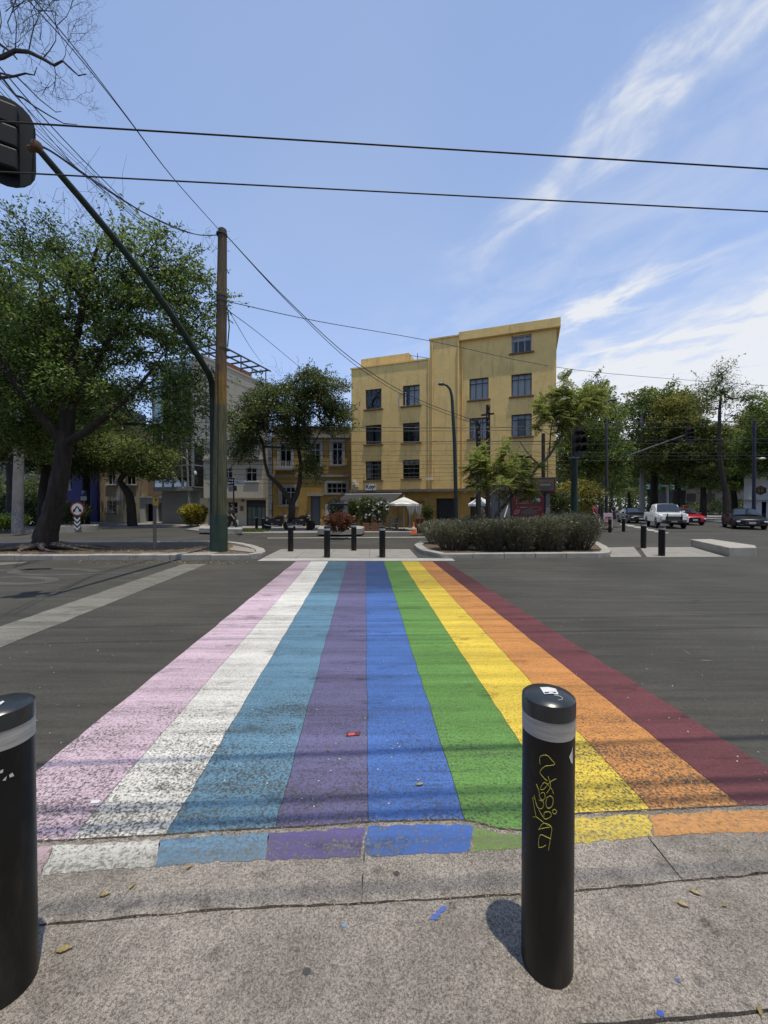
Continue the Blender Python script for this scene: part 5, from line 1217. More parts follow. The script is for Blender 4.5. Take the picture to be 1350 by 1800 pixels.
# --- timber utility pole, painted at the foot
def wood_pole_mat():
    m, nt, p, N, L = nodes('painted timber pole'); tc = N.new('ShaderNodeTexCoord'); sp = N.new('ShaderNodeSeparateXYZ'); L.new(tc.outputs['Object'], sp.inputs[0])
    mp = N.new('ShaderNodeMapping'); mp.inputs['Scale'].default_value = (6, 6, .5); L.new(tc.outputs['Object'], mp.inputs[0])
    n = N.new('ShaderNodeTexNoise'); n.inputs['Scale'].default_value = 3; n.inputs['Detail'].default_value = 8; n.inputs['Roughness'].default_value = .7; L.new(mp.outputs[0], n.inputs['Vector'])
    nw = N.new('ShaderNodeTexNoise'); nw.inputs['Scale'].default_value = 3; nw.inputs['Detail'].default_value = 6; L.new(tc.outputs['Object'], nw.inputs['Vector'])
    ad = N.new('ShaderNodeMath'); ad.operation = 'MULTIPLY_ADD'; L.new(nw.outputs[0], ad.inputs[0]); ad.inputs[1].default_value = .5; L.new(sp.outputs[2], ad.inputs[2])
    mr = N.new('ShaderNodeMapRange'); mr.inputs[1].default_value = 0; mr.inputs[2].default_value = 11; L.new(ad.outputs[0], mr.inputs[0])
    r = N.new('ShaderNodeValToRGB'); e = r.color_ramp.elements; e[0].color = (.028, .045, .026, 1); e[0].position = 0
    e[1].color = (.05, .036, .022, 1); e[1].position = 1
    for pos, c in ((.10, (.03, .05, .03)), (.12, (.055, .06, .03)), (.32, (.06, .065, .035)), (.47, (.07, .065, .03)), (.485, (.15, .095, .02)), (.56, (.16, .09, .018)), (.585, (.085, .055, .025)), (.72, (.068, .046, .023)), (.77, (.03, .022, .014)), (.79, (.09, .062, .034))):
        q = r.color_ramp.elements.new(pos); q.color = c+(1,)
    L.new(mr.outputs[0], r.inputs[0])
    r2 = N.new('ShaderNodeValToRGB'); r2.color_ramp.elements[0].position = .3; r2.color_ramp.elements[0].color = (.45, .45, .45, 1); r2.color_ramp.elements[1].position = .7; r2.color_ramp.elements[1].color = (2.1, 2.0, 1.9, 1); L.new(n.outputs[0], r2.inputs[0])
    mx = N.new('ShaderNodeMix'); mx.data_type = 'RGBA'; mx.blend_type = 'MULTIPLY'; mx.inputs[0].default_value = 1; L.new(r.outputs[0], mx.inputs[6]); L.new(r2.outputs[0], mx.inputs[7]); L.new(mx.outputs[2], p.inputs['Base Color'])
    p.inputs['Roughness'].default_value = .85
    b = N.new('ShaderNodeBump'); b.inputs['Distance'].default_value = .012; L.new(n.outputs[0], b.inputs['Height']); L.new(b.outputs[0], p.inputs['Normal']); return m
pb = G(386, 969, .12); PY = pb.y
def px_r(w, Y): return w*Y/700/2
ptop = A(391, 402, PY); 
up_ = thing('utility_pole', 'tall weathered timber pole, green and ochre paint below, on the left island', 'utility pole', pb)
MB().tube([A(386, 969, PY), A(386, 905, PY), A(386.5, 820, PY), A(388, 700, PY), A(389, 600, PY), A(390, 500, PY), A(391, 420, PY), A(391, 404, PY), A(391, 401.5, PY)], [px_r(24.5, PY), px_r(24, PY), px_r(23, PY), px_r(19.5, PY), px_r(18, PY), px_r(16.5, PY), px_r(15, PY), px_r(14, PY), px_r(8, PY)], 20).build('shaft', wood_pole_mat(), up_, True)
MB().tube([A(386, 969.5, PY), A(386, 968.5, PY), A(386, 906, PY), A(386, 905, PY)], [px_r(27, PY)]*4, 20).build('foot_sleeve', M('green steel sleeve', (.022, .045, .03), .6, .3, 5, .003), up_, True)
m = MB()
for y_ in (411, 520, 528, 612): m.tube([A(390, y_, PY), A(390, y_+3, PY)], px_r(18.5, PY), 14)
m.build('steel_band', steel_dark, up_, True)
m = MB()
m.tube([A(399, 540, PY), A(401, 548, PY-.1), A(403, 575, PY-.1), A(400, 610, PY-.1)], .02, 5); m.tube([A(383, 640, PY-.25), A(384, 760, PY-.25), A(382, 900, PY-.3)], .018, 5); m.build('hanging_cable', wire_m, up_)
m = MB(); q = G(412, 966, .12)
# --- traffic signals
def signal_head(par, c, rz, h=1.36, name='signal_head', tiltm=None, faces=1):
    """three-section head with visors on a rounded back plate; the lamps look along local -y"""
    M3 = Matrix.Rotation(rz, 3, 'Z'); c = Vector(c); T = lambda p: c+M3@Vector(p)
    w = h*.42; m = MB(); n = 10; ring = []
    hw = w*.62; hh = h/2
    for k in range(n+1): a = math.pi*k/n; ring.append((hw*math.cos(a), hh-hw+hw*math.sin(a)*1.0))
    for k in range(n+1): a = math.pi+math.pi*k/n; ring.append((hw*math.cos(a), -hh+hw+hw*math.sin(a)))
    k = len(ring); vs = [T((x, .0, z)) for x, z in ring]+[T((x, .025, z)) for x, z in ring]
    m.add(vs, [tuple(range(k)), tuple(range(k, 2*k))[::-1]]+[(i, k+i, k+(i+1) % k, (i+1) % k) for i in range(k)]); bp = m.build('back_plate', black_m, par, fix=True)
    for i in (1, 0, -1):
        s = h*.245; m = MB(); m.box(T((0, .11, i*s)), (s*.98, .18, s*.95), M3=M3); sec = m.build('signal_section', black_m, par, bevel=.03)
        v = MB(); r = s*.43; rows = []
        for yy in (0.0, -.13, -.26):
            rows.append([T((r*math.cos(a), yy, i*s+r*math.sin(a)+(.0 if yy > -.2 else 0))) for a in [R(-35+250*q/16) for q in range(17)]])
        v.loft(rows, closed=False, caps=False); v.build('visor', black_m, sec, True)
        l = MB(); l.lathe([(r*.95, 0), (r*.8, .015), (0, .03)], T((0, -.004, i*s)), 18, M3@Matrix.Rotation(R(90), 3, 'X'))
        l.build('lens', M({1: 'red lens', 0: 'amber lens', -1: 'green lens'}[i], {1: (.12, .01, .01), 0: (.14, .07, .01), -1: (.01, .09, .05)}[i], .25, .1, 20), sec, True)
    return bp
# near mast arm from the left island
gb_ = G(375, 966, .12)
SY = 6.3; tip = A(64, 258, SY)
mast = thing('signal_mast', 'dark green signal mast whose long arm reaches to the upper left', 'traffic signal', gb_)
base_top = A(374.5, 700, gb_.y)
arm = [base_top, A(372.5, 672, gb_.y-.25), A(366, 655, gb_.y-.8)]
for f in (.12, .25, .4, .55, .7, .85, 1.0):
    p = A(366, 655, gb_.y-.8).lerp(tip, f); p.z += .28*math.sin(math.pi*f); arm.append(p)
MB().tube([gb_, gb_+Vector((0, 0, .02)), A(375, 880, gb_.y), A(375, 780, gb_.y), base_top], [.125, .12, .118, .115, .11], 14).build('mast', green_m, mast, True)
MB().tube(arm, [.11, .108, .1, .095, .09, .085, .08, .07, .06, .05], 12).build('arm', green_m, mast, True)
MB().tube([gb_, gb_+Vector((0, 0, .03))], .26, 12).build('base_plate', green_m, mast, True)
signal_head(mast, A(11, 250, SY), R(212), 1.36)
m = MB(); m.tube([tip, A(50, 262, SY)], .045, 8); m.lathe([(.07, -.05), (.08, 0), (.07, .06)], tip, 10); m.build('bracket', M('rusty bracket', (.1, .055, .03), .8, .3, 15), mast, True)
# small yellow push-button post
g = G(272, 967, .12)
yp = thing('button_post', 'thin grey post with a yellow push button box on the left island', 'post', g)
MB().tube([g, A(272, 880, g.y)], .055, 8).build('post', M('dull post grey', (.12, .115, .105), .6, .2, 8), yp, True)
c = A(273.5, 880, g.y); MB().box(c, (.15, .12, .36)).build('button_box', M('faded yellow box', (.42, .27, .05), .6, .15, 12), yp, bevel=.015); MB().box(A(273.5, 872, g.y), (.17, .14, .03)).build('box_lid', M('dull post grey', 0), yp)
MB().box(A(274, 878, g.y-.064), (.05, .01, .09)).build('pictogram', steel_dark, yp)
MB().tube([G(250, 967, .1)+Vector((0, 0, 0)), g], .0, 3) if False else None
# lamp posts, signal on the green post right
g = A(1010, 930, 17.2); g.z = .12
sp = thing('signal_post', 'green signal post with black lamp head behind the hedge', 'traffic signal', g)
MB().tube([g, A(1009.5, 806, 17.2)], [.14, .13], 12).build('post', green_m, sp, True)
MB().box(A(1009, 805, 17.2), (.34, .3, .06)).build('bracket', grey_m, sp, bevel=.01); MB().bar(A(1006, 804, 17.25), A(1006, 755, 17.25), .04).build('side_bar', grey_m, sp)
signal_head(sp, A(1018, 775, 17.1), R(25), 1.45)
FY = 34.0
g = A(1058, 925, FY); g.z = .12
fm_ = thing('signal_mast', 'thin far signal mast with long rising arm over the side street', 'traffic signal', g)
MB().tube([g, A(1058, 850, FY), A(1060, 826, FY)], [.13, .12, .1], 10).build('mast', green_m, fm_, True)
MB().tube([A(1060, 826, FY), A(1066, 818, FY), A(1100, 803, FY), A(1150, 784, FY), A(1207, 764, FY)], [.1, .09, .08, .07, .05], 8).build('arm', M('pale green grey arm', (.045, .055, .05), .5, .2, 6), fm_, True)
signal_head(fm_, A(1212, 765, FY-.1), R(10), 1.5)
def lamp_post(name, label, x, by, Y, pts, r0, r1, mat, head=None, z0=.12, cat='street lamp'):
    g = A(x, by, Y); g.z = z0; t = thing(name, label, cat, g); P = [g]+[A(px, py, Y+dy) for px, py, dy in pts]; n = len(P)
    MB().tube(P, [r0+(r1-r0)*i/(n-1) for i in range(n)], 10).build('pole', mat, t, True)
    if head:
        hx, hy, L_, dx = head; c = A(hx, hy, Y); m = MB(); rings = []
        for f, w, hh in ((0, .05, .05), (.15, .12, .08), (.5, .17, .1), (.85, .13, .07), (1, .03, .03)):
            q = c+Vector((dx*L_*f, 0, .02*math.sin(3*f))); rings.append([q+Vector((0, w*math.cos(a), hh*math.sin(a))) for a in [6.283*k/10 for k in range(10)]])
        m.loft(rings).build('lamp_head', M('grey lamp head', (.08, .085, .09), .5, .2, 8), t, True)
    return t
lamp_post('street_lamp', 'green lamp post with curved top before the yellow building', 802, 935, 22.8, [(801, 860, 0), (799, 780, 0), (795, 705, 0), (794, 695, 0), (791, 684, 0), (786, 678, 0), (780, 675.5, 0)], .12, .05, green_m, (781, 675.5, .35, -1))
lamp_post('street_lamp', 'tall black lamp post with a single cobra head by the dark tree', 1066, 928, 27, [(1066, 800, 0), (1065.5, 708, 0), (1067, 705, 0), (1072, 704.5, 0)], .11, .06, steel_dark, (1070, 703.5, .55, 1))
lamp_post('lamp_pole', 'concrete lamp pole with side arm behind the golden shrub', 336, 926, 33, [(334, 880, 0), (331, 820, 0), (329, 790, 0)], .19, .13, conc_pole, cat='utility pole')
t = [o for o in COL.objects if o.name.startswith('lamp_pole')][-1]
MB().tube([A(330, 808, 33), A(318, 802, 33), A(303, 793, 33)], .05, 6).build('side_arm', conc_pole, t, True)
MB().lathe([(.0, -.2), (.16, -.16), (.2, 0), (.12, .18), (.05, .3), (0, .34)], A(342, 832, 33), 12).build('lamp_globe', M('white lamp globe', (.7, .7, .68), .3, .05, 5), t, True)
m = MB(); m.bar(A(320, 858, 33), A(343, 855, 33), .06); m.bar(A(331, 852, 33), A(343, 855, 33), .05); m.build('cross_bar', wht, t)
# graffiti pole on the left
GY = 24.0
def graff():
    m, nt, p, N, L = nodes('concrete pole with scrawls'); tc = N.new('ShaderNodeTexCoord'); sp_ = N.new('ShaderNodeSeparateXYZ'); L.new(tc.outputs['Object'], sp_.inputs[0])
    n = N.new('ShaderNodeTexNoise'); n.inputs['Scale'].default_value = 4; n.inputs['Detail'].default_value = 6; n.inputs['Distortion'].default_value = 2.2; L.new(tc.outputs['Object'], n.inputs['Vector'])
    w = N.new('ShaderNodeTexNoise'); w.inputs['Scale'].default_value = 2.2; w.inputs['Detail'].default_value = 8; L.new(tc.outputs['Object'], w.inputs['Vector'])
    base = N.new('ShaderNodeValToRGB'); base.color_ramp.elements[0].color = (.1, .095, .085, 1); base.color_ramp.elements[1].color = (.3, .28, .25, 1); L.new(w.outputs[0], base.inputs[0])
    r = N.new('ShaderNodeValToRGB'); r.color_ramp.interpolation = 'CONSTANT'; r.color_ramp.elements[0].color = (0, 0, 0, 1); r.color_ramp.elements[1].position = .5; r.color_ramp.elements[1].color = (1, 1, 1, 1); q = r.color_ramp.elements.new(.56); q.color = (0, 0, 0, 1); L.new(n.outputs[0], r.inputs[0])
    mr = N.new('ShaderNodeMapRange'); mr.inputs[1].default_value = 2.0; mr.inputs[2].default_value = 1.7; L.new(sp_.outputs[2], mr.inputs[0])
    mu = N.new('ShaderNodeMath'); mu.operation = 'MULTIPLY'; L.new(r.outputs[0], mu.inputs[0]); L.new(mr.outputs[0], mu.inputs[1])
    mx = N.new('ShaderNodeMix'); mx.data_type = 'RGBA'; L.new(mu.outputs[0], mx.inputs[0]); L.new(base.outputs[0], mx.inputs[6]); mx.inputs[7].default_value = (.05, .08, .18, 1); L.new(mx.outputs[2], p.inputs['Base Color']); p.inputs['Roughness'].default_value = .85; return m
g = G(31, 938, .1)
gp = thing('concrete_pole', 'thick concrete pole covered in blue scrawls below, at the left', 'utility pole', g)
MB().tube([g, A(32, 850, g.y), A(35, 750, g.y), A(38, 640, g.y)], [.27, .24, .2, .16], 14).build('shaft', graff(), gp, True)
g2_ = G(-8, 940, .1)
# keep-either-side sign in the oval planter
pl_ = thing('oval_planter', 'low oval concrete planter holding the round sign', 'planter', G(130, 938, 0))
ov = lambda cx, cy, a, b, n=28: [(cx+a*math.cos(6.2832*k/n), cy+b*math.sin(6.2832*k/n)) for k in range(n)]
gc_ = G(130, 934, 0); a_ = 36/700*gc_.y
m = MB(); O1 = ov(gc_.x, gc_.y, a_, 1.3); O2 = ov(gc_.x, gc_.y, a_-.25, 1.05); n = 28
m.add([(x, y, 0) for x, y in O1]+[(x, y, .38) for x, y in O1]+[(x, y, .38) for x, y in O2]+[(x, y, .25) for x, y in O2], [(i, (i+1) % n, n+(i+1) % n, n+i) for i in range(n)]+[(n+i, n+(i+1) % n, 2*n+(i+1) % n, 2*n+i) for i in range(n)]+[(2*n+i, 2*n+(i+1) % n, 3*n+(i+1) % n, 3*n+i) for i in range(n)])
m.build('rim', kerb_m, pl_); MB().sheet(O2, .3).build('soil', soil_m, pl_)
sY = gc_.y-1.0; sc = A(136, 895, sY)
rs_ = thing('round_sign', 'round red rimmed sign with two diverging arrows over a chevron board', 'traffic sign', Vector((sc.x, sY, .3)))
rr = 12.5/700*sY; rx = Matrix.Rotation(R(90), 3, 'X')
MB().lathe([(0, -.012), (rr, -.012), (rr, .012), (0, .012)], sc, 36, rx).build('red_rim', M('sign red', (.25, .02, .02), .5, .1, 8), rs_)
MB().lathe([(0, .0), (rr*.8, .0), (rr*.8, .017), (0, .017)], sc, 36, rx).build('white_face', M('sign white', (.6, .6, .57), .5, .08, 8), rs_)
ar = MB()
def flat(m, pts, Yc, c, d): m.add([(c.x+x, c.y-d, c.z+z) for x, z in pts], [tuple(range(len(pts)))])
for sg in (-1, 1):
    q = Matrix.Rotation(sg*R(35), 2); arrow = [(-.035, .22), (.035, .22), (.035, -.02), (.11, -.02), (0, -.22), (-.11, -.02), (-.035, -.02)]
    pts = [q@Vector(p) for p in arrow]; flat(ar, [(p.x*rr/.42+sg*rr*.33, p.y*rr/.42-.02) for p in pts], sY, sc, .021)
ar.build('arrows', steel_dark, rs_, fix=True)
hb_ = A(136, 918, sY); cw_ = 5.5/700*sY; chh = 11/700*sY
ctr = A(136, 918.5, sY)
MB().box(ctr, (cw_*2, .03, chh*2)).build('chevron_board', steel_dark, rs_)
cv = MB()
for k in range(3):
    z = chh*.95-k*chh*.68; flat(cv, [(-cw_, z), (-cw_*.98, z-.14), (0, z-.14-cw_), (cw_*.98, z-.14), (cw_, z), (0, z-cw_)], sY, ctr, .02)
cv.build('chevrons', M('sign white', 0), rs_)
MB().tube([(sc.x, sY+.06, .25), (sc.x, sY+.06, sc.z+.3)], .035, 8).build('post', grey_m, rs_)
# parking sign
pc = A(147, 870, 31); ps = thing('parking_sign', 'blue and white parking sign above the round sign', 'traffic sign', Vector((pc.x, 31, .1)))
MB().box(pc+Vector((0, 0, .15)), (.46, .03, .46)).build('blue_panel', M('sign blue', (.02, .05, .2), .5, .1, 8), ps); MB().box(pc+Vector((0, 0, -.27)), (.46, .03, .32)).build('white_panel', M('sign white', 0), ps)
text_mesh('lettering', 'P', .42, M('sign white', 0), ps, vplane(pc+Vector((-.05, -.02, .16)), (1, 0, 0), (0, -1, 0)), .003, .01)
MB().tube([(pc.x, 31.06, .1), (pc.x, 31.06, pc.z+.3)], .035, 6).build('post', grey_m, ps)
# street name sign
nY = 26.0; ng = A(411, 934, nY); ng.z = .12
ns = thing('street_name_sign', 'black post with white name plate and arrow plates behind the timber pole', 'sign', ng)
MB().tube([ng, A(410.5, 840, nY)], .05, 8).build('post', steel_dark, ns)
h_ = lambda x0, x1, y0, y1, d: (A((x0+x1)/2, (y0+y1)/2, nY-d), ((x1-x0)/700*nY, .04, (y1-y0)/700*nY))
c, d = h_(413, 430, 843, 852, .08); MB().box(c, d).build('name_plate', M('sign white', 0), ns); flat_ = MB(); flat_.box(c+Vector((-.22, -.025, .03)), (.22, .006, .03)); flat_.box(c+Vector((-.05, -.025, -.05)), (.4, .006, .02)); flat_.build('name_print', steel_dark, ns)
c, d = h_(400, 411, 840, 853, .1); MB().box(c, d).build('arrow_plate', steel_dark, ns)
aw = MB()
for z in (.1, -.1): aw.box(c+Vector((0, -.03, z)), (.26, .01, .05)); aw.box(c+Vector((.13, -.03, z)), (.06, .01, .12)); 
aw.box(c+Vector((-.13, -.03, -.1)), (.06, .01, .12)); aw.build('arrows', M('sign white', 0), ns)
c, d = h_(402, 410, 855, 864, .1); MB().box(c, d).build('lower_plate', grey_m, ns); c, d = h_(411, 416, 854, 863, .1); MB().box(c, d).build('bracket_box', steel_dark, ns)
# timber poles by the kiosk
tm = M('dark timber', (.03, .024, .02), .9, .3, 6, .01, stretch=(1, 1, .2))
for x, ty_, by, Y, r, lab in ((841, 740, 938, 22.6, .16, 'dark timber pole before the yellow building, left of the jacaranda leaves'), (858, 712, 936, 23.6, .15, 'taller dark timber pole with insulators beside the third floor window')):
    g = A(x, by, Y); g.z = .12; t = thing('timber_pole', lab, 'utility pole', g); MB().tube([g, A(x, ty_, Y)], [r, r*.8], 10).build('shaft', tm, t, True)
    m = MB()
    for k in range(6): c = A(x+random.uniform(-2, 2), ty_+4+k*9, Y-.12); m.lathe([(.05, -.08), (.08, -.04), (.05, 0), (.09, .05), (.04, .1)], c, 8)
    m.build('insulators', M('brown insulator', (.06, .04, .035), .4, .2, 9), t, True)
    if ty_ == 712:
        m = MB(); m.bar(A(846, 730, Y-.1), A(868, 727, Y-.1), .09, .1); m.build('cross_arm', tm, t)
g = A(955, 938, 24); g.z = .12; t = thing('timber_pole', 'dark square post rising above the brown sign', 'utility pole', g); MB().tube([g, A(955, 762, 24)], [.12, .11], 8).build('shaft', tm, t, True); MB().tube([A(963, 840, 24), A(962, 795, 24)], .025, 5).build('conduit', steel_dark, t)
# --- kiosk with red poster and brown sign
KY = 22.4
kb = A(930, 938, KY); kb.z = .12
kp = Plane((A(866, 900, KY).x, KY), (1, 0))
kk = thing('poster_kiosk', 'kiosk with red menu poster, brown sign box and concrete columns', 'kiosk', kb)
cg = M('grey weathered columns', (.15, .145, .135), .9, .25, 4, .008, stretch=(1, 1, .4))
for x0, x1 in ((865, 876), (878, 890), (891, 897), (959.5, 967)):
    h = kp.rect(x0, x1, 866, 930); m = MB(); kp.box(m, h[0], h[1], .12, h[3], -.3, .0); m.build('column', cg, kk, bevel=.02)
h = kp.rect(885, 975, 839.5, 866); m = MB(); kp.box(m, h[0], h[1], h[2], h[3], -.45, .12); bx_ = m.build('sign_box', M('dark brown sign frame', (.035, .018, .013), .5, .2, 6), kk, bevel=.02)
m = MB(); kp.box(m, h[0]+.1, h[1]-.1, h[2]+.12, h[3]-.1, .12, .135); m.build('sign_face', M('brown sign face', (.12, .06, .042), .5, .15, 3), bx_, fix=True)
cz = kp.px(957, 852.5); m = MB(); ringp = ov(0, 0, .42, .17, 26); m.add([kp.P(cz[0]+x, cz[1]+z, .15) for x, z in ringp]+[kp.P(cz[0]+x, cz[1]+z, .135) for x, z in ringp], [tuple(range(26))]+[(i, (i+1) % 26, 26+(i+1) % 26, 26+i) for i in range(26)]); m.build('oval_logo', M('dull green logo', (.05, .06, .03), .5), bx_, fix=True)
m = MB()
for q in range(7): kp.box(m, cz[0]-.3+q*.085, cz[0]-.3+q*.085+.055, cz[1]-.04, cz[1]+.05, .151, .156)
m.build('logo_letters', M('grey lettering', (.22, .22, .2), .6), bx_, fix=True)
h = kp.rect(900, 958, 870.5, 925); m = MB(); kp.box(m, h[0]-.06, h[1]+.06, h[2]-.1, h[3]+.06, -.25, -.12); m.build('poster_frame', steel_dark, kk, fix=True)
m = MB(); kp.box(m, h[0], h[1], h[2], h[3], -.12, -.10); po = m.build('poster', M('red poster print', (.19, .022, .02), .45, .12, 3), kk, fix=True)
pw = M('pink white print', (.42, .26, .22), .6); 
def ptx(body, x, y, s, al='LEFT', mt=pw, b=0.0): a, z = kp.px(x, y); text_mesh('poster_print', body, s, mt, po, kp.mtx(a, z, -.098), .002, b, al)
m = MB()
for (x0, x1, y) in ((911, 925, 874), (908, 933, 878.5), (908, 930, 881), (908, 932, 884.5), (910, 928, 892), (906, 920, 897), (905, 915, 900), (904, 916, 903)):
    a, z = kp.px(x0, y); b, _ = kp.px(x1, y); k = max(2, int((b-a)/.09))
    for q in range(k):
        if random.random() < .85: kp.box(m, a+(b-a)*q/k, a+(b-a)*(q+.7)/k, z-.025, z+.025+.012*random.random(), -.099, -.096)
stuff(m.build('poster_lines', pw, po, fix=True))
a, z = kp.px(943.5, 879); m = MB(); rp = ov(0, 0, .24, .24, 20); m.add([kp.P(a+x, z+y_-.02, -.095) for x, y_ in rp], [tuple(range(20))]); m.build('price_badge', M('dark green badge', (.02, .05, .03), .5), po)
ptx('$99', 943.5, 879.5, .3, 'CENTER', M('sign white', 0), .012)
for o in [c_ for c_ in po.children if c_.name.startswith('poster_print')]: o.location = (kp.n.x*.012, kp.n.y*.012, 0)
for x, y, rx_, ry_ in ((943, 894, .34, .11),):
    a, z = kp.px(x, y); m = MB(); rp = ov(0, 0, rx_, ry_, 26); r2_ = ov(0, 0, rx_*.86, ry_*.8, 26); m.add([kp.P(a+u, z+v, -.094) for u, v in rp]+[kp.P(a+u, z+v, -.094) for u, v in r2_], [(i, (i+1) % 26, 26+(i+1) % 26, 26+i) for i in range(26)]); m.build('plate_ring', M('tan print', (.3, .2, .12), .6), po)
a, z = kp.px(931, 902); m = MB(); rp = [(u, v if v > 0 else v*.4) for u, v in ov(0, 0, .46, .24, 26)]; m.add([kp.P(a+u, z+v, -.093) for u, v in rp], [tuple(range(26))]); m.build('food_picture', M('brown grey print', (.12, .09, .075), .6, .3, 12), po)
h = kp.rect(865, 884, 848, 863); m = MB(); kp.box(m, h[0], h[1], h[2], h[3], .02, .3); m.build('meter_cabinet', M('slate cabinet', (.055, .055, .06), .6, .15, 5), kk, bevel=.02)
m = MB(); m.bar(A(886, 912, KY-.4), A(893, 888, KY-.2), .05); m.build('prop', wht, kk)

# --- restaurant terrace: awning, parasols, planters, furniture
aw_m = M('charcoal awning fabric', (.035, .034, .034), .9, .2, 4, .004)
b0, b1 = A(607, 869, 29.0), A(706, 868, 27.3); f0, f1 = A(582, 884.5, 26.2), A(684, 884.5, 25.0)
aw_ = thing('awning', 'charcoal retractable awning below the white shop sign', 'awning', ((b0.x+b1.x)/2, 27, .12))
m = MB(); rows = []
for i in range(9):
    f = i/8; a = b0.lerp(f0, f); b = b1.lerp(f1, f); rows.append([a.lerp(b, k/10)+Vector((0, 0, -.05*math.sin(math.pi*f)+.012*math.sin(k*2.2))) for k in range(11)])
m.loft(rows, closed=False, caps=False); m.build('canopy', aw_m, aw_)
m = MB(); nk = 24; vs = []
for k in range(nk+1): p = f0.lerp(f1, k/nk); vs += [p+Vector((0, -.01, 0)), p+Vector((0, -.02, -.16-.02*math.sin(k*1.9)))]
m.add(vs, [(2*k, 2*k+1, 2*k+3, 2*k+2) for k in range(nk)]); m.build('valance', aw_m, aw_)
m = MB(); m.tube([f0, f1], .03, 6); m.tube([b0, b1], .05, 6); m.tube([b1.lerp(b0, .1)-Vector((0, 0, .25)), f1.lerp(f0, .1)], .022, 5); m.tube([b0.lerp(b1, .2)-Vector((0, 0, .25)), f0.lerp(f1, .1)], .022, 5)
gp0 = Vector((f1.x, f1.y, .12)); m.tube([gp0, f1], .025, 6); m.build('frame', M('thin white frame', (.4, .4, .38), .5), aw_)
cream_f = M('cream canvas', (.80, .76, .64), .9, .08, 5); white_f = M('white canvas', (.78, .77, .74), .9, .05, 5)
def parasol(label, x, ytop, yrim, hw, Y, mat):
    top = A(x, ytop, Y); rim = A(x, yrim, Y); r = hw/700*Y; g = Vector((top.x, Y, .12)); t = thing('parasol', label, 'parasol', g)
    m = MB(); n = 8; rows = []
    for f in (.02, .25, .5, .75, 1.0):
        ring = []
        for k in range(16):
            a = 2*math.pi*k/16+.2; s = 1 if k % 2 == 0 else .93+.03*(1-f); ring.append(Vector((top.x+math.cos(a)*r*f*s, Y+math.sin(a)*r*f*s, top.z+(rim.z-top.z)*f**1.08+(0 if k % 2 == 0 else .03*f))))
        rows.append(ring)
    m.loft(rows, caps=False); m.build('canopy', mat, t)
    m = MB(); last = rows[-1]; vs = [v for v in last]+[v+Vector((0, 0, -.13)) for v in last]; m.add(vs, [(i, (i+1) % 16, 16+(i+1) % 16, 16+i) for i in range(16)]); m.build('valance', mat, t)
    m = MB(); m.tube([g, top+Vector((0, 0, .12))], .028, 8); m.build('pole', M('thin white frame', 0), t)
    m = MB()
    for k in range(8): m.tube([Vector((top.x, Y, rim.z-.15)), rows[3][2*k]], .01, 4); m.tube([rows[0][2*k], rows[-1][2*k]-Vector((0, 0, .01))], .009, 4)
    m.build('ribs', bark_pale, t); MB().lathe([(0, 0), (.3, 0), (.3, .06), (.06, .1), (0, .1)], g, 16).build('base', steel_dark, t)
parasol('cream parasol before the white curtains of the restaurant', 710, 873.5, 886, 28, 24.6, cream_f)
parasol('white parasol half hidden behind the dark timber pole', 844, 873, 886.5, 22, 24.6, white_f)
cu = thing('terrace_curtains', 'pair of tied white curtains hanging behind the cream parasol', 'curtain', A(728, 925, 27.3))
for x in (722, 735):
    m = MB(); vs = []; n = 10; rows = []
    for yy, w in ((886, 7), (892, 6.5), (900, 4.5), (908, 2), (914, 1.6), (922, 2.2), (928, 2.6)):
        cxx = x+(1.5 if yy > 905 else 0)*(-1 if x < 730 else 1); rows.append([A(cxx+w*(k/n*2-1), yy, 27.3+.04*math.sin(k*2.4)) for k in range(n+1)])
    m.loft(rows, closed=False, caps=False); m.build('curtain', M('sheer white fabric', (.34, .33, .31), .9, .08, 4), cu, True)
def leafy(name, label, x, by, Y, w, hgt, mat, n, lsz, fl=0, z0=.5):
    c = A(x, by, Y); c.z = z0; t = shrub(name, label, c, (w/700*Y, w/900*Y, hgt), n, mat, lsz, lsz*.42, 18, .5, cat='plant')
    if fl:
        P = np.array([[c.x+random.gauss(0, w/700*Y*.55), c.y-abs(random.gauss(0, w/900*Y*.7)), c.z+.3+random.random()*hgt*.75] for _ in range(fl)]); P = np.repeat(P, 5, 0); leaf_mesh('blossoms', P, rng.normal(size=P.shape), .1, .09, FLW, t)
    return t
leafy('potted_plant', 'dark leafy plant at the left of the planters', 622, 925, 25.2, 10, 1.5, GREEN2, 900, .16)
leafy('flowering_plant', 'tall plant with white blossoms in the left wooden planter', 645, 930, 24.6, 15, 1.65, GREEN2, 1500, .15, 40)
leafy('flowering_plant', 'plant full of white blossoms in the right wooden planter', 668, 930, 24.4, 15, 1.5, GREEN2, 1500, .15, 60)
leafy('potted_plant', 'thin grey green potted plant before the white shutter', 590, 912, 26.5, 14, 1.5, LAV, 700, .2)
leafy('potted_plant', 'dark potted plant beside the iron door', 752, 920, 27.0, 9, 1.1, GREEN2, 700, .16)
wdm = M('reddish planter wood', (.16, .075, .04), .8, .25, 5, .004, stretch=(1, 1, 8))
for x, w, lab in ((644, 6, 'small reddish wooden planter box left of the pair'), (662, 10, 'wide reddish wooden planter box under the blossoms')):
    c = A(x, 922, 24.2); ww = w*2/700*24.2; t = thing('planter_box', lab, 'planter', (c.x, 24.2, .12))
    for q in range(4): MB().box((c.x, 24.2-.28, .12+.06+q*.125), (ww, .03, .115)).build('board', wdm, t, bevel=.008)
    MB().box((c.x, 24.2, .36), (ww-.02, .5, .44)).build('body', wdm, t)
lp = thing('low_planter', 'low curved concrete planter holding the reddish shrub', 'planter', G(590, 938, .1))
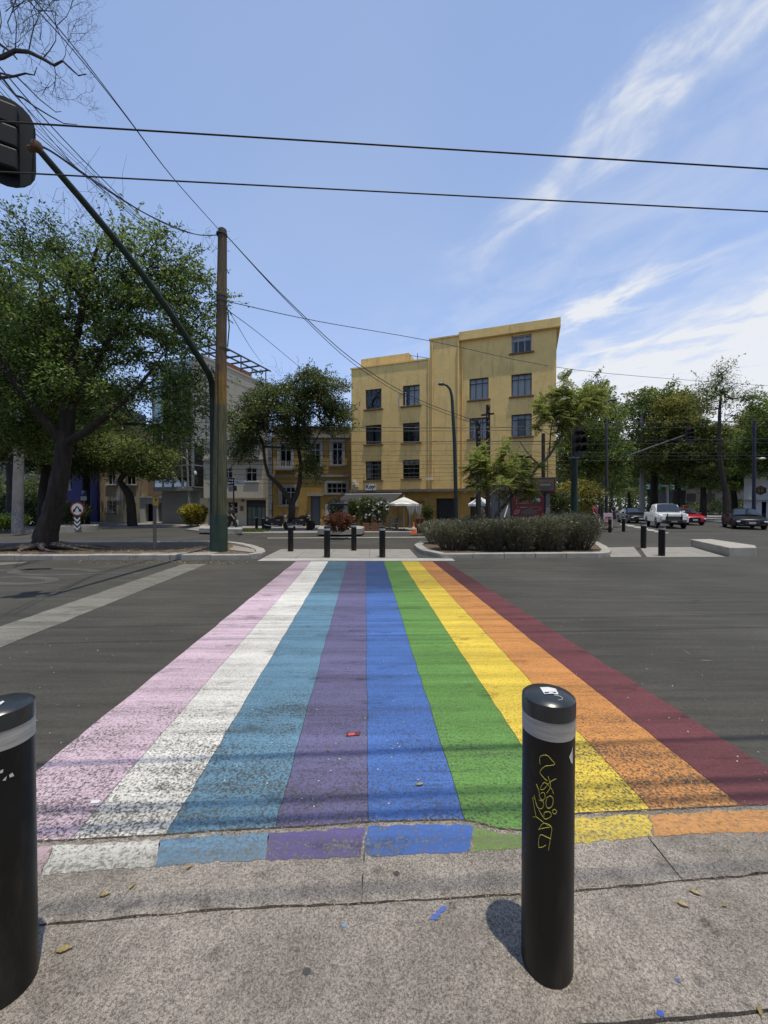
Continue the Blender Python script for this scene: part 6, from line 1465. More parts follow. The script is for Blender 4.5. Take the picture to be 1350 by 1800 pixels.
pc_ = [G(558, 938.5, .12), G(600, 939.5, .12), G(636, 938.5, .12), G(641, 935, .12), G(630, 931, .12), G(565, 931, .12)]
MB().prism([p[:2] for p in pc_], .1, .42).build('wall', kerb_m, lp, bevel=.03)
lp2 = thing('low_planter', 'low pale concrete planter with grass beside the walking person', 'planter', G(405, 937, .1))
MB().prism([p[:2] for p in (G(350, 936, .1), G(426, 938, .1), G(426, 932, .1), G(352, 930, .1))], .1, .36).build('wall', kerb_m, lp2, bevel=.03)
gr = G(441, 935, .12); P = np.array([[gr.x+random.gauss(0, .45), gr.y+random.gauss(0, .25), .12] for _ in range(900)]); D_ = rng.normal(size=(900, 3))*.4; D_[:, 2] = 1
stuff(tag(leaf_mesh('grass_patch', P, D_, .2, .02, GREEN), 'small patch of green grass before the garage doors', 'grass'))
def chair(label, p, rz):
    t = thing('terrace_chair', label, 'chair', p, rz, 'terrace furniture'); cm = M('bleached chair wood', (.3, .28, .25), .7, .15, 8)
    for x in (-.2, .2):
        for y in (-.2, .2): MB().box((x, y, .22 if y < 0 else .43), (.035, .035, .44 if y < 0 else .86)).build('leg', cm, t, local=True)
    MB().box((0, 0, .45), (.46, .46, .03)).build('seat', cm, t, local=True, bevel=.008)
    for z in (.6, .72, .83): MB().box((0, .2, z), (.38, .02, .05)).build('back_slat', cm, t, local=True)
c = A(692, 925, 24.6); chair('pale wooden chair left under the cream parasol', (c.x, 24.6, .12), .2); c = A(703, 925, 24.9); chair('pale wooden chair right under the cream parasol', (c.x, 25.2, .12), -.5)
c = A(698, 925, 25.6); tt = thing('terrace_table', 'dark square table behind the pale terrace chairs', 'table', (c.x, 25.9, .12), 0, 'terrace furniture'); MB().box((0, 0, .73), (.75, .75, .04)).build('table_top', steel_dark, tt, local=True, bevel=.008); MB().tube([(0, 0, 0), (0, 0, .72)], .04, 8).build('pedestal', steel_dark, tt, local=True)
MB().lathe([(.24, 0), (.24, .02), (.03, .04)], (0, 0, 0), 12).build('foot', steel_dark, tt, local=True)
g = G(727, 938, .12); cn = thing('traffic_cone', 'small orange traffic cone at the kerb before the terrace', 'traffic cone', g)
om = M('orange cone plastic', (.72, .12, .02), .5, .1, 8); MB().box(g+Vector((0, 0, .02)), (.34, .34, .04)).build('base', om, cn, bevel=.01); MB().lathe([(.13, .04), (.08, .3), (.03, .62), (.025, .64), (0, .64)], g, 16).build('cone', om, cn, True); MB().lathe([(.092, .25), (.070, .37)], g, 16).build('white_band', white_f, cn)
g = G(738, 938, .12); af = thing('sandwich_board', 'folding board leaning at the kerb behind the cone', 'sign', g); MB().bar(g+Vector((-.1, 0, 0)), g+Vector((.0, .0, .85)), .5, .03).build('front_leaf', wdm, af); MB().bar(g+Vector((.12, .4, 0)), g+Vector((.02, .03, .85)), .5, .03).build('rear_leaf', wdm, af)

# --- road signs on a gantry pole, tall mast, blue post
gs_m = M('sign green', (.01, .085, .06), .5, .1, 5)
gY = 60.0; g = A(1128, 905, gY); g.z = 0
rg = thing('road_sign_gantry', 'pair of green direction signs on grey poles down the side street', 'road sign', g)
MB().tube([g, A(1128, 830, gY)], [.35, .3], 10).build('pole', grey_m, rg, True); MB().bar(A(1126, 853, gY), A(1210, 855, gY), .16).build('beam', grey_m, rg)
for x0, x1, y0, y1 in ((1130, 1161, 849.5, 861.5), (1177, 1205, 850, 861.5)):
    c = A((x0+x1)/2, (y0+y1)/2, gY-.2); o = MB().box(c, ((x1-x0)/700*gY, .08, (y1-y0)/700*gY)).build('sign_panel', gs_m, rg)
    m = MB()
    for z, w in ((.2, 1.4), (-.05, .9), (-.28, 1.2)): m.box(c+Vector((-.2, -.06, z)), (w, .02, .09))
    m.build('sign_lines', M('sign white', 0), o)
MB().tube([A(1173, 905, gY), A(1173, 853, gY)], .15, 8).build('pole', grey_m, rg)
g = A(1129, 905, 50); g.z = 0; am = thing('tall_mast', 'tall grey mast with a small antenna above the side street', 'mast', g)
MB().tube([g, A(1129, 800, 50), A(1129, 724, 50)], [.3, .24, .18], 10).build('shaft', conc_pole, am, True); m = MB(); m.tube([A(1129, 726, 50), A(1124, 725, 50), A(1123, 712, 50)], .07, 6); m.bar(A(1129, 742, 50), A(1134, 742, 50), .12); m.build('antenna', grey_m, am)
g = A(1325, 925, 30); g.z = .14; bp = thing('blue_post', 'dark blue lamp post before the white building', 'street lamp', g)
MB().tube([g, A(1326, 740, 30)], [.13, .1], 10).build('pole', M('dark blue post', (.012, .014, .03), .6, .2, 6), bp, True); MB().tube([A(1326, 806, 30), A(1334, 805, 30)], .04, 6).build('arm', grey_m, bp); MB().lathe([(.0, -.1), (.18, -.06), (.22, 0), (.1, .07), (0, .09)], A(1340, 806, 30), 12).build('lamp_head', wht, bp, True)
g = A(1074, 932, 25.5); g.z = .12; pk = thing('pavement_board', 'pink and white advertising board on the corner behind the hedge', 'sign', g); h0 = A(1069, 922, 25.5)
MB().box(A(1068.5, 915, 25.4), (.58, .04, .95)).build('panel', M('pale pink poster', (.6, .42, .42), .5, .1, 4), pk, bevel=.01); m = MB(); m.box(A(1068.5, 919, 25.36), (.4, .02, .1)); m.box(A(1068.5, 909, 25.36), (.36, .02, .05)); m.build('print', M('sign red', 0), pk); MB().box(A(1068.5, 930, 25.5), (.5, .3, .1)).build('foot', steel_dark, pk)

# ================================================================ VEHICLES
tyre = M('tyre rubber', (.012, .012, .012), .8, .2, 20); rim_m = M('alloy rim', (.35, .35, .36), .3, .15, 10, metal=.8)
car_glass = M('dark car glass', (.018, .022, .026), .06, .1, 3, spec=.8); chrome = M('chrome trim', (.5, .5, .5), .15, .05, 5, metal=1)
lampc = M('clear headlamp', (.65, .67, .7), .15, .1, 20, spec=.8); plate_m = M('licence plate', (.5, .5, .48), .5, .05, 20); trim = M('black car trim', (.012, .012, .013), .5, .2, 10)
def car(label, cat, loc, rz, paint, pickup=False, bull=False):
    """car facing local -y, origin on the ground at its middle"""
    t = thing('pickup_truck' if pickup else 'car', label, cat, loc, rz)
    if pickup: L, W, zb, belt, roof = 5.3, 1.86, .42, 1.12, 1.80; st = [(-2.65, .74, .52, .80), (-2.6, .86, .46, .98), (-2.35, .92, .44, 1.08), (-1.25, .93, .44, 1.17), (-.9, .93, .44, 1.18), (1.0, .93, .44, 1.17), (1.05, .93, .46, 1.14), (2.55, .92, .5, 1.14), (2.62, .9, .55, 1.12)]; gh = [(-1.22, .78, 1.17), (-.45, .70, 1.76), (.1, .69, 1.80), (.75, .69, 1.77), (1.0, .76, 1.2)]
    else: L, W, zb, belt, roof = 4.9, 1.86, .25, .92, 1.45; st = [(-2.45, .62, .32, .58), (-2.4, .80, .26, .70), (-2.1, .90, .24, .79), (-1.1, .93, .22, .93), (-.8, .93, .22, .95), (1.2, .93, .22, .97), (2.0, .91, .25, .98), (2.35, .84, .3, .96), (2.45, .74, .36, .84)]; gh = [(-1.05, .76, .93), (-.25, .62, 1.40), (.3, .61, 1.45), (1.0, .60, 1.39), (1.85, .70, .98)]
    wy = (-1.62, 1.6) if pickup else (-1.48, 1.42); wr = .38 if pickup else .335
    # body: loft of cross-sections with wheel arches cut in the lower edge
    ys = sorted({*np.linspace(st[0][0], st[-1][0], 56).tolist()}); rings = []
    Sx = [s[0] for s in st]
    for y in ys:
        w, b, h = (float(np.interp(y, Sx, [s[k] for s in st])) for k in (1, 2, 3)); arch = 0
        for a in wy:
            dd = abs(y-a)
            if dd < wr+.07: arch = max(arch, math.sqrt((wr+.07)**2-dd*dd)+wr-.02)
        bl_ = max(b, arch); bl_ = min(bl_, h-.12)
        rings.append([Vector(p) for p in ((-w*.80, y, b), (-w*.80, y, bl_), (-w*.985, y, bl_+.015), (-w, y, bl_+(h-bl_)*.45), (-w*.965, y, h-.04), (-w*.87, y, h), (0, y, h+.025), (w*.87, y, h), (w*.965, y, h-.04), (w, y, bl_+(h-bl_)*.45), (w*.985, y, bl_+.015), (w*.80, y, bl_), (w*.80, y, b))])
    MB().loft(rings).build('body', paint, t, True, local=True)
    # cabin
    Gx = [g[0] for g in gh]; rr_ = []
    for y in np.linspace(gh[0][0], gh[-1][0], 26):
        w = float(np.interp(y, Gx, [g[1] for g in gh])); h = float(np.interp(y, Gx, [g[2] for g in gh])); bz = belt-.02; bw = .84
        rr_.append([Vector(p) for p in ((-bw, y, bz), (-(bw*.35+w*.65), y, bz+(h-bz)*.6), (-w, y, h-.05*(h > bz+.1)), (-w*.8, y, h), (0, y, h+.02), (w*.8, y, h), (w, y, h-.05*(h > bz+.1)), (bw*.35+w*.65, y, bz+(h-bz)*.6), (bw, y, bz))])
    MB().loft(rr_).build('cabin', paint, t, True, local=True)
    def gq(pts, name='window'): MB().add(pts, [tuple(range(len(pts)))]).build(name, car_glass, t, local=True)
    a, b = gh[0], gh[1]; vs_ = []
    for f in (0, .5, 1):
        for u in (-1, -.5, 0, .5, 1):
            w_ = a[1]*.98+(b[1]*.86-a[1]*.98)*f; vs_.append((u*w_, a[0]-.03+(b[0]-.09-a[0]+.03)*f-.02*(1-u*u), a[2]+.07+(b[2]-.0-a[2]-.07)*f+.03*(1-u*u)))
    MB().add(vs_, [(r_*5+c_, r_*5+c_+1, (r_+1)*5+c_+1, (r_+1)*5+c_) for r_ in range(2) for c_ in range(4)]).build('windshield', car_glass, t, True, local=True)
    for s in (-1, 1):
        spans = [(a[0]+.42, .02), (.08, (.88 if pickup else .95))]
        if not pickup: spans.append((1.0, 1.45))
        for y0, y1 in spans:
            P = []
            for y, f in ((y0, .08), (y1, .08), (y1, .86), (y0, .86)):
                h = float(np.interp(y, Gx, [g[2] for g in gh])); w = float(np.interp(y, Gx, [g[1] for g in gh])); z = (belt-.02)+(h-belt)*f; ww = .84+(w-.84)*f; P.append(Vector((s*(ww+.022), y, z)))
            gq(P if s > 0 else P[::-1])
        # mirrors, door lines and handles
        MB().box((s*1.0, a[0]+.45, belt+.08), (.2, .1, .14)).build('mirror', paint, t, local=True, bevel=.03)
        for y in ((-.85, .05, .98) if pickup else (-.8, .1, 1.05)): MB().box((s*.931, y, belt-.3), (.006, .012, .5)).build('door_gap', trim, t, local=True)
        for y in (-.12, .75): MB().box((s*.94, y, belt-.13), (.02, .18, .03)).build('door_handle', chrome, t, local=True)
        MB().box((s*.64, st[1][0]+.02, st[1][3]-.13+(.0 if pickup else -.02)), (.34, .12, .14 if pickup else .11)).build('headlight', lampc, t, local=True, bevel=.03)
        MB().box((s*.66, st[0][0]+.03, st[1][2]+.16), (.22, .06, .08)).build('fog_lamp', trim, t, local=True, bevel=.01)
        MB().box((s*.72, st[-1][0]-.02, belt-.15), (.22, .1, .16)).build('tail_light', M('red lens', (.12, .01, .01)), t, local=True, bevel=.02)
        for y in wy:
            rx_ = Matrix.Rotation(R(90), 3, 'Y'); w = MB().lathe([(.16, -.11), (wr*.9, -.115), (wr, -.07), (wr, .07), (wr*.9, .115), (.16, .11)], (s*.80, y, wr), 26, rx_).build('wheel', tyre, t, True, local=True)
            MB().lathe([(0, -.105), (wr*.66, -.105), (wr*.7, 0), (wr*.66, .105), (0, .105)], (s*.81, y, wr), 20, rx_).build('rim', rim_m, w, False, local=True)
            m = MB()
            for k in range(5): an = k*1.2566; m.bar((s*.92, y, wr), (s*.92, y+math.cos(an)*wr*.62, wr+math.sin(an)*wr*.62), .035, .05)
            m.build('spokes', trim, w, local=True)
    fy = st[0][0]
    gh_ = .26 if pickup else .3; gz = st[1][3]-.2 if pickup else .53
    MB().box((0, fy-.005, gz), (.78 if not pickup else 1.0, .05, gh_)).build('grille', trim, t, local=True, bevel=.03)
    m = MB()
    for k in range(4): m.box((0, fy-.035, gz-gh_*.36+k*gh_*.24), (.72 if not pickup else .95, .012, .018))
    m.build('grille_bars', chrome, t, local=True)
    MB().box((0, fy-.04, gz-(.22 if pickup else .06)), (.36, .015, .14)).build('licence_plate', plate_m, t, local=True)
    MB().box((0, fy+.02, st[1][2]+.07), (1.45, .08, .08)).build('lower_intake', trim, t, local=True, bevel=.02)
    MB().box((0, 0, zb+.02), (1.3, L-.8, .1)).build('underbody', trim, t, local=True)
    if bull:
        m = MB()
        for x in (-.42, .42): m.tube([(x, fy-.12, .45), (x, fy-.15, 1.02), (x, fy-.05, 1.08)], .035, 8)
        for z in (.62, 1.0): m.tube([(-.7, fy-.1, z), (-.42, fy-.15, z), (.42, fy-.15, z), (.7, fy-.1, z)], .032, 8)
        m.build('bull_bar', trim, t, True, local=True); m = MB()
        m.box((0, 1.85, 1.15), (1.5, 1.35, .02)); m.build('bed_floor', trim, t, local=True)
    return t
def car_paint(n, c): return M(n, c, .3, .06, 3, coat=.0 if c and max(c) < .1 else .6, spec=.18 if c and max(c) < .1 else .4)
def gcar(x, y, *a, **k):
    p = G(x, y, 0); f = (p.y+1.5)/p.y; return car(a[0], a[1], (p.x*f, p.y*f, 0), a[2], *a[3:], **k)
gcar(1168, 928.5, 'white pickup truck with black bull bar coming up the side street', 'pickup truck', R(-23), car_paint('white car paint', (.7, .7, .69)), True, True)
gcar(1306, 930.5, 'black sedan turning at the right edge of the junction', 'car', R(-31), car_paint('black car paint', (.012, .012, .014)))
gcar(1112, 920, 'black sedan with lit front waiting left of the white pickup', 'car', R(-16), car_paint('black car paint', 0))
gcar(1201, 923, 'red hatchback half hidden behind the white pickup', 'car', R(-18), car_paint('red car paint', (.38, .01, .02)))
p = G(2, 925, 0); car('white car parked in the shade at the far left edge', 'car', (p.x-1.5, p.y, .0), R(-90), car_paint('white car paint', 0))
for o in COL.objects:
    if o.type == 'EMPTY' and o.get('label', '').startswith('white car'): o.location.z = .1
def moto(label, p, rz):
    t = thing('motorcycle', label, 'motorcycle', p, rz, 'parked motorcycles'); rx_ = Matrix.Rotation(R(90), 3, 'X'); mb = M('black motorcycle paint', (.01, .01, .012), .3, .1, 6)
    for x in (-.62, .66):
        w = MB().lathe([(.21, -.05), (.27, -.055), (.3, 0), (.27, .055), (.21, .05)], (x, 0, .3), 24, rx_).build('wheel', tyre, t, True, local=True); m = MB()
        for k in range(6): m.bar((x, 0, .3), (x+.23*math.cos(k*1.047), 0, .3+.23*math.sin(k*1.047)), .02)
        m.build('spokes', rim_m, w, local=True)
    m = MB(); m.tube([(.66, .06, .3), (.42, .06, .95)], .025, 6); m.tube([(.66, -.06, .3), (.42, -.06, .95)], .025, 6); m.build('fork', chrome, t, local=True)
    m = MB(); m.tube([(.42, -.36, 1.05), (.4, 0, .98), (.42, .36, 1.05)], .018, 6); m.build('handlebar', steel_dark, t, local=True)
    MB().lathe([(0, -.1), (.09, -.06), (.1, .04), (0, .06)], (.52, 0, .88), 12, Matrix.Rotation(R(-90), 3, 'Y')).build('headlight', lampc, t, True, local=True)
    rings = [[Vector((x, w*math.cos(a), z+h*math.sin(a))) for a in [6.283*k/12 for k in range(12)]] for x, w, z, h in ((.4, .06, .85, .06), (.25, .14, .82, .12), (0, .14, .8, .11), (-.1, .08, .76, .06))]; MB().loft(rings).build('tank', mb, t, True, local=True)
    rings = [[Vector((x, w*math.cos(a), z+h*math.sin(a))) for a in [6.283*k/12 for k in range(12)]] for x, w, z, h in ((-.05, .08, .76, .05), (-.3, .14, .76, .06), (-.65, .13, .8, .06), (-.85, .07, .83, .04))]; MB().loft(rings).build('seat', trim, t, True, local=True)
    m = MB(); m.box((.05, 0, .42), (.5, .26, .36)); m.box((-.3, 0, .58), (.5, .22, .22)); m.box((.3, 0, .62), (.2, .2, .3)); m.tube([(.4, 0, .9), (.3, 0, .4), (-.2, 0, .35), (-.62, 0, .3)], .03, 6); m.build('engine', steel_dark, t, local=True); m = MB(); m.tube([(.1, -.15, .3), (-.4, -.17, .3), (-.85, -.18, .4)], .045, 8); m.build('exhaust', chrome, t, True, local=True)
    m = MB()
    for s in (-1, 1): m.tube([(.42, s*.3, 1.04), (.38, s*.38, 1.2)], .01, 4); m.box((.38, s*.38, 1.22), (.02, .12, .07))
    m.build('mirrors', steel_dark, t, local=True)
p = G(487, 932.5, .12); moto('black motorcycle parked facing right, left of the forked tree', (p.x, p.y, .12), R(8)); p = G(528, 932, .12); moto('black motorcycle parked right of the forked tree', (p.x, p.y, .12), R(25))

# ================================================================ PEOPLE
def skin_obj(name, joints, edges, mat, par, root=0, sub=2):
    bm = bmesh.new(); sk = bm.verts.layers.skin.verify(); vs = []
    for p, r in joints:
        v = bm.verts.new(p); v[sk].radius = (r, r); vs.append(v)
    for a, b in edges: bm.edges.new((vs[a], vs[b]))
    vs[root][sk].use_root = True
    me = bpy.data.meshes.new(name); bm.to_mesh(me); bm.free(); o = link(name, me, mat, par, True)
    o.modifiers.new('Skin', 'SKIN').use_smooth_shade = True; s = o.modifiers.new('Sub', 'SUBSURF'); s.levels = sub; s.render_levels = sub; return o
def person(label, loc, rz, top, low, skin, hair, stride=.22, h=1.68, arm=.15, bag=None):
    t = thing('person', label, 'person', loc, rz); k = h/1.7; V = lambda *p: tuple(c*k for c in p)
    J = [(V(0, 0, .95), .14), (V(0, 0, 1.15), .13), (V(0, .01, 1.36), .15), (V(0, 0, 1.48), .06), (V(0, -.01, 1.55), .065), (V(0, -.02, 1.62), .095), (V(0, -.02, 1.68), .07),
         (V(.10, 0, .9), .095), (V(.11, -stride, .5), .065), (V(.11, -stride+.02, .1), .045), (V(.11, -stride-.14, .05), .04),
         (V(-.10, 0, .9), .095), (V(-.11, stride*.7, .5), .065), (V(-.11, stride+.08, .12), .045), (V(-.11, stride-.04, .05), .04),
         (V(.19, 0, 1.40), .06), (V(.24, arm*.6, 1.13), .045), (V(.24, -arm*.4, .90), .035), (V(.24, -arm*.7, .80), .035),
         (V(-.19, 0, 1.40), .06), (V(-.24, -arm*.5, 1.13), .045), (V(-.24, -arm*1.4, .92), .035), (V(-.24, -arm*1.8, .83), .035)]
    E = [(0, 1), (1, 2), (2, 3), (3, 4), (4, 5), (5, 6), (0, 7), (7, 8), (8, 9), (9, 10), (0, 11), (11, 12), (12, 13), (13, 14), (2, 15), (15, 16), (16, 17), (17, 18), (2, 19), (19, 20), (20, 21), (21, 22)]
    skin_obj('body', J, E, skin, t)
    up = [(J[i][0], J[i][1]*1.18+.012) for i in (0, 1, 2, 15, 16, 19, 20)]; skin_obj('shirt', up, [(0, 1), (1, 2), (2, 3), (3, 4), (2, 5), (5, 6)], top, t)
    lo_ = [(J[i][0], J[i][1]*1.15+.014) for i in (0, 7, 8, 9, 11, 12, 13)]; skin_obj('trousers', lo_, [(0, 1), (1, 2), (2, 3), (0, 4), (4, 5), (5, 6)], low, t)
    MB().lathe([(0, .115), (.06, .11), (.1, .06), (.108, 0), (.10, -.06), (.085, -.09)], V(0, .012, 1.655), 16).build('hair', hair, t, True, local=True)
    MB().lathe([(0, -.02), (.014, -.012), (.008, .02), (0, .03)], V(0, -.125, 1.615), 8).build('nose', skin, t, True, local=True)
    for i, d in ((9, -.06), (13, -.04)):
        p = J[i][0]; MB().box((p[0], p[1]-.06, .045), (.09, .26, .08)).build('shoe', hair, t, local=True, bevel=.025)
    if bag: MB().lathe([(0, 0), (.1, .02), (.13, .15), (.09, .32), (.02, .36)], V(.27, -arm*.7, .42), 10).build('carried_bag', bag, t, True, local=True)
    return t
skn = M('skin', (.28, .16, .1), .6, .08, 8); hairm = M('dark hair', (.012, .01, .008), .6, .3, 30); blk_c = M('black clothes', (.014, .014, .016), .9, .3, 8); dk = M('dark trousers', (.03, .03, .035), .9, .2, 8)
redc = M('dark red shirt', (.16, .02, .03), .9, .2, 8); whc = M('white clothes', (.55, .54, .52), .9, .1, 8)
g = G(408, 937.5, 0.0); person('person in dark clothes walking with a white bag, right of the timber pole', (g.x, g.y, .02), R(75), blk_c, blk_c, skn, hairm, .22, 1.68, .2, M('white cloth bag', (.6, .6, .57), .8, .1, 8))
g = A(1045, 932, 24.5); person('person in a dark red shirt at the corner behind the hedge', (g.x, 24.5, .12), R(20), redc, dk, skn, hairm, .12, 1.7, .25)
g = A(1207, 911, 44); person('person in red on the pavement behind the red car', (g.x, 44, .14), R(10), M('bright red shirt', (.35, .02, .03), .9), dk, skn, hairm, .15, 1.75, .1)
g = A(1083, 905, 48); person('person in white far down the left pavement', (g.x, 48, .05), R(0), whc, dk, skn, hairm, .2, 1.7)
g = A(1078, 907, 44); person('person in black far down the left pavement', (g.x, 44, .05), R(0), blk_c, dk, skn, hairm, .2, 1.75)
g = A(845, 915, 25.4); person('person in white standing below the white parasol', (g.x, 25.4, .12), R(-60), whc, whc, skn, hairm, .08, 1.65)

# ================================================================ OVERHEAD WIRES
def wire(label, pts, r=.012, group=None, sag=0.0, n=14, name='overhead_wire'):
    P = [Vector(p) for p in pts]
    if len(P) == 2: P = [P[0].lerp(P[1], k/n)-Vector((0, 0, sag*4*(k/n)*(1-k/n))) for k in range(n+1)]
    else:
        Q = []; m_ = len(P)
        for i in range(m_-1):
            p0, p1, p2, p3 = P[max(i-1, 0)], P[i], P[i+1], P[min(i+2, m_-1)]
            for k in range(5):
                t = k/5; Q.append(.5*((2*p1)+(p2-p0)*t+(2*p0-5*p1+4*p2-p3)*t*t+(3*p1-p0-3*p2+p3)*t**3))
        P = Q+[P[-1]]
    o = MB().tube(P, r, 5).build(name, wire_m); return tag(o, label, 'wire', group)
def span(a, b, e=14.0):
    d = (b-a).normalized(); return [a-d*e, b+d*e]
wire('upper of the two thick black cables crossing the sky above the road', span(A(55, 217, 3.98), A(1350, 297, 4.52)), .0085, sag=.0)
wire('lower of the two thick black cables crossing the sky above the road', span(A(55, 305, 4.58), A(1350, 372, 5.17)), .0085)
for k, (ys, z, r) in enumerate(((2.60, 7.4, .020), (2.19, 7.6, .018), (2.06, 7.2, .02), (1.63, 8.0, .012))):
    Y = ys-.142*z; wire('cable overhead whose shadow is the '+('farthest', 'second', 'third', 'nearest')[k]+' straight line across the near crosswalk end', [(-16, Y-16*.062, z), (16, Y+16*.062, z)], r, 'cables above the near kerb')
pt = A(385, 404, PY)
wire('left one of the paired wires rising from the pole top to the upper left', [pt, A(300, 308, 11.4), A(215, 196, 9.4), A(130, 90, 7.6), A(38, -12, 6.0), A(-60, -120, 4.8)], .010)
wire('right one of the paired wires rising from the pole top to the upper left', [pt, A(302, 310, 11.4), A(226, 209, 9.4), A(142, 98, 7.6), A(52, -10, 6.0), A(-40, -118, 4.8)], .010)
p2 = A(385, 413, PY)
wire('upper slack cable from the pole to the signal head', [p2, A(350, 413, 12.6), A(310, 400, 11.6), A(250, 372, 10.2), A(170, 320, 8.6), A(100, 272, 7.0), A(72, 256, 6.35)], .013)
wire('lower slack cable from the pole to the signal head', [p2, A(345, 412, 12.6), A(300, 398, 11.4), A(235, 364, 10), A(160, 316, 8.4), A(95, 270, 6.9), A(70, 258, 6.35)], .011)
for k, (a, b, c_, r) in enumerate([((-20, 95), (150, 285), (330, 460), .016), ((-20, 118), (140, 285), (320, 455), .011), ((-20, 105), (160, 320), (300, 430), .010), ((-20, 140), (130, 290), (350, 480), .010), ((-20, 160), (80, 250), (330, 455), .014), ((-20, 130), (110, 265), (280, 410), .008)]):
    wire(('thickest', 'second', 'third', 'lowest', 'heavy', 'thinnest')[k]+' of the bundled wires running from the upper left behind the arm', [A(a[0], a[1], 9), A(b[0], b[1], 14), A(c_[0], c_[1], 24)], r, 'wire bundle at the upper left')
wire('thin wire sloping through the crown of the large ash tree', [A(-20, 352, 12.4), A(95, 425, 13.2), A(200, 500, 14)], .014)
p3 = A(398, 414, PY)
wire('upper strand sloping from the pole top across the yellow building', [p3, A(500, 522, 15), A(620, 632, 17.5), A(730, 700, 20), A(842, 742, 22.6)], .016)
wire('lower strand sloping from the pole top across the yellow building', [p3, A(505, 530, 15), A(622, 640, 17.5), A(732, 706, 20), A(842, 748, 22.6)], .013)
wire('thin wire from mid pole passing before the top of the yellow building', [A(396, 529, PY), A(560, 565, 17), A(760, 600, 21), A(1010, 650, 26), A(1290, 674, 34), A(1420, 682, 38)], .015)
wire('thin wire from mid pole down to the roofs behind the laurel tree', [A(397, 543, PY), A(460, 590, 20), A(530, 648, 28)], .014)
wire('very thin wire pair dropping behind the pergola', [A(402, 545, PY), A(440, 610, 22), A(462, 640, 30)], .012)
for k, (y0, y1, y2, r) in enumerate([(742, 752, 738, .022), (752, 757, 748, .016), (772, 776, 771, .022), (775, 780, 778, .014), (788, 792, 795, .012), (796, 800, 800, .012), (806, 810, 806, .012), (814, 816, 815, .012), (824, 822, 828, .012), (834, 830, 836, .012), (842, 836, 840, .012), (850, 843, 842, .010)]):
    Y = 23.0+.12*k
    xr = 1400 if k < 7 else 955
    wire(('topmost', 'second', 'third', 'fourth', 'fifth', 'sixth', 'seventh', 'eighth', 'ninth', 'tenth', 'eleventh', 'lowest')[k]+' from the top of the cables strung along the front of the yellow building', [A(330, y0, Y+2), A(560, (y0+y1)/2+3, Y+.8), A(842, y1, Y), A(1000, (y1+y2)/2+2, Y+.5), A(xr, y2, Y+2)], r, 'cables along the far sidewalk')

# ================================================================ LITTER
lf = leaf_mat('dry leaf', (.2, .13, .05), (.42, .32, .12), .2)
def fallen(label, x, y, L, rot, z=.021, mat=None):
    g = G(x, y, z); m = MB(); n = 9; vs = []
    for k in range(n):
        f = k/(n-1); w = L*.17*math.sin(math.pi*f**.8)*(1+.35*(k % 2)); c = Vector((L*(f-.5), 0, .004+.012*math.sin(2.4*f)*L*8*.1))
        vs += [c+Vector((0, w, .006*math.sin(3*f))), c+Vector((0, 0, .0015)), c-Vector((0, w, -.004))]
    m.add(vs, [(3*k+a, 3*k+a+1, 3*k+a+4, 3*k+a+3) for k in range(n-1) for a in (0, 1)]); m.tube([(-L*.5, 0, .003), (-L*.8, L*.05, .004)], .0012, 4)
    o = m.build('fallen_leaf', mat or lf); o.location = g; o.rotation_euler = (0, 0, rot); return tag(o, label, 'leaf', 'fallen leaves')
fallen('curled yellow leaf on the gutter right of the left bollard', 185, 1574, .045, .3, .021); fallen('small yellow leaf below the white gutter paint', 233, 1559, .032, 1.2, .021); fallen('yellow leaf at the edge of the light blue gutter paint', 333, 1525, .034, .8, .025)
fallen('dry brown leaf at the foot of the left bollard', 113, 1671, .055, .25, .021); fallen('dry yellow leaf on the joint, right of the right bollard', 1223, 1571, .045, -.6); fallen('second dry yellow leaf right of the right bollard', 1201, 1592, .045, -.5); fallen('tiny dry leaf farthest right near the sidewalk joint', 1274, 1594, .025, .1)
fallen('pale dry leaf on the blue stripe', 738, 1380, .05, .2, .006); fallen('small pale leaf on the purple stripe', 577, 1320, .032, 2.1, .006); fallen('curled leaf at the right edge of the bollard foot on yellow paint', 1018, 1432, .04, 1.0, .006); fallen('brown leaf scrap at the lower right corner', 1335, 1778, .032, 1.1)
tr_ = thing('flattened_packet', 'small flattened red and black packet on the purple stripe', 'litter', G(620, 1291, .005)); q = [G(608, 1294, .008), G(632, 1292.5, .008), G(634, 1286.5, .008), G(609, 1287.5, .008)]
MB().prism([p[:2] for p in q], .005, .011).build('packet', M('dark red packet', (.14, .03, .03), .4, .3, 60), tr_); q = [G(612, 1293, .012), G(623, 1292.3, .012), G(624, 1287.8, .012), G(613, 1288.3, .012)]; MB().sheet([p[:2] for p in q], .0125).build('print', M('pinkish print', (.5, .1, .1), .4), tr_)
ns_ = thing('paper_scrap', 'white paper scrap between the pink and white stripes', 'litter', G(168, 1411, .005)); q = [G(158, 1414.5), G(172, 1414), G(178, 1408.5), G(161, 1409)]; MB().prism([p[:2] for p in q], .005, .008).build('paper', stk, ns_)
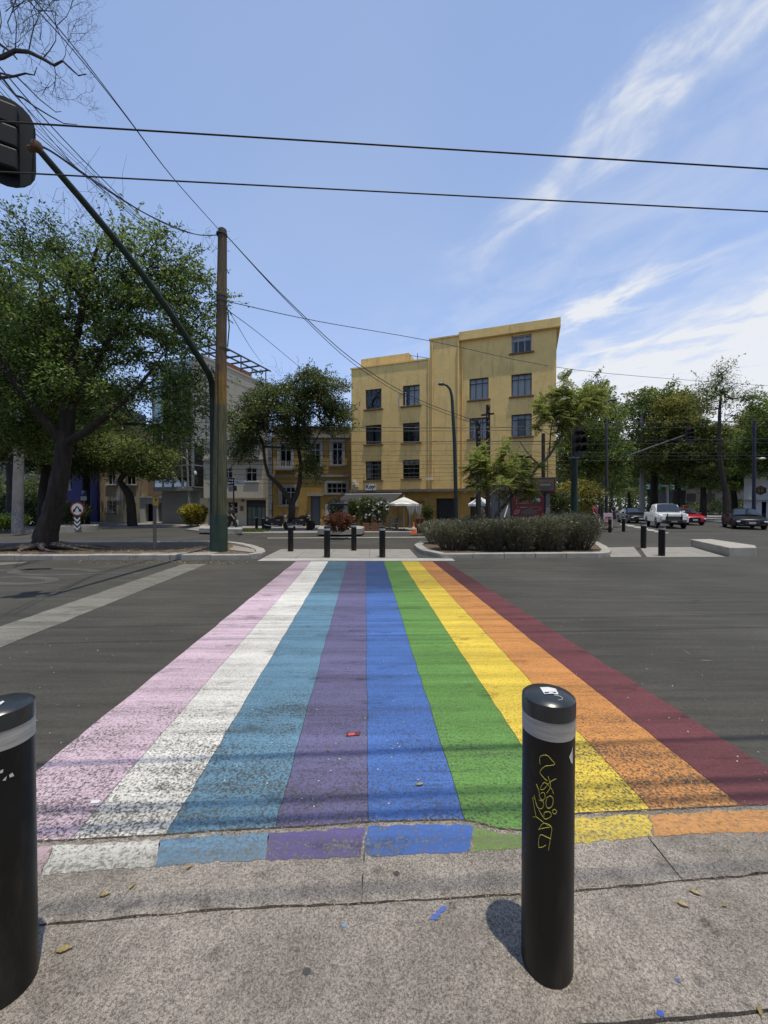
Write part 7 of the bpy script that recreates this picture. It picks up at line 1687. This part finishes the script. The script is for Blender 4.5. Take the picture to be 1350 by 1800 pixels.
# grit, seeds and crumbs nobody could count
P = []; n = 520
for _ in range(n):
    y = 2.1+9.5*random.random()**1.3; x = random.uniform(-1, 1)*(1.0+y*.95); P.append((x, y, .006))
P = np.array(P); D = rng.normal(size=P.shape); D[:, 2] = .15
stuff(tag(leaf_mesh('road_litter', P, D, .014, .009, M('pale crumbs', (.5, .47, .4), .8, .3, 30), fold=.05, upbias=3), 'pale specks of litter scattered over the road', 'litter'))
P = np.array([(random.uniform(-1.9, 2.2), 0, .024) for _ in range(700)])
for i in range(len(P)):
    P[i, 1] = lerp_line(g0 if i % 3 else g2, P[i, 0]).y+random.gauss(0, .012)
stuff(tag(leaf_mesh('gutter_grit', P, rng.normal(size=P.shape)*np.array([1, 1, .2]), .012, .006, M('dry grit', (.22, .17, .11), .9, .4, 30), fold=.1, upbias=3), 'dry grit and seeds lying along the gutter joints', 'litter'))
P = np.array([(random.uniform(-9.5, -4), random.uniform(11.2, 11.9), .006) for _ in range(260)]+[(random.uniform(-16, -4.5), random.uniform(12.4, 15.5), .13) for _ in range(1500)])
stuff(tag(leaf_mesh('leaf_litter', P, rng.normal(size=P.shape)*np.array([1, 1, .15]), .07, .035, lf, fold=.1, upbias=3), 'dry leaves lying along the left island kerb', 'litter'))
# spilled paint and gum on the sidewalk
for x, y, r, c, lab in ((1161, 1781, .010, (.04, .08, .35), 'round blue paint drop near the lower right corner'), (1191, 1723, .006, (.06, .09, .3), 'small blue paint drop right of the right bollard'), (697, 1535, .013, (.05, .045, .04), 'dark gum spot below the blue gutter paint'), (539, 1707, .013, (.05, .05, .05), 'dark gum spot in the middle of the sidewalk'), (605, 1626, .009, (.16, .24, .34), 'pale blue paint drop below the joint')):
    g = G(x, y, .0225); o = MB().sheet(jit(ov(g.x, g.y, r*1.1, r*.9, 14), .001, .004), .0228).build('paint_drop' if 'paint' in lab else 'gum_spot', M('spot '+lab, c, .7, .2, 80)); tag(o, lab, 'stain')
o = MB().sheet(jit([p[:2] for p in (G(754, 1617, .02), G(768, 1618, .02), G(786, 1596, .02), G(780, 1593, .02), G(768, 1602, .02))], .003, .01), .0228).build('paint_smear', M('blue smear', (.07, .11, .34), .7, .3, 60)); tag(o, 'blue paint smear on the joint below the crosswalk', 'stain')

# scuffs and dark patches on the asphalt, stains on the sidewalk
scf = M('pale scuff', (.13, .125, .115), .9, .3, 30)
for x0, y0, x1, y1, w, lab in ((1200, 1141, 1216, 1152, .012, 'short pale scratch on the asphalt right of the red stripe'), (1225, 1160, 1256, 1161, .02, 'pale flat scuff on the asphalt at the right'), (1214, 1055, 1233, 1056, .03, 'dark twig lying on the asphalt at the right')):
    a, b = G(x0, y0, .003), G(x1, y1, .003); d = (b-a).normalized(); nn = Vector((-d.y, d.x, 0))*w
    o = MB().sheet([a-nn*.3, (a+b)/2-nn, b, (a+b)/2+nn*.6], .0032).build('scuff_mark', scf if 'dark' not in lab else wire_m); tag(o, lab, 'stain')
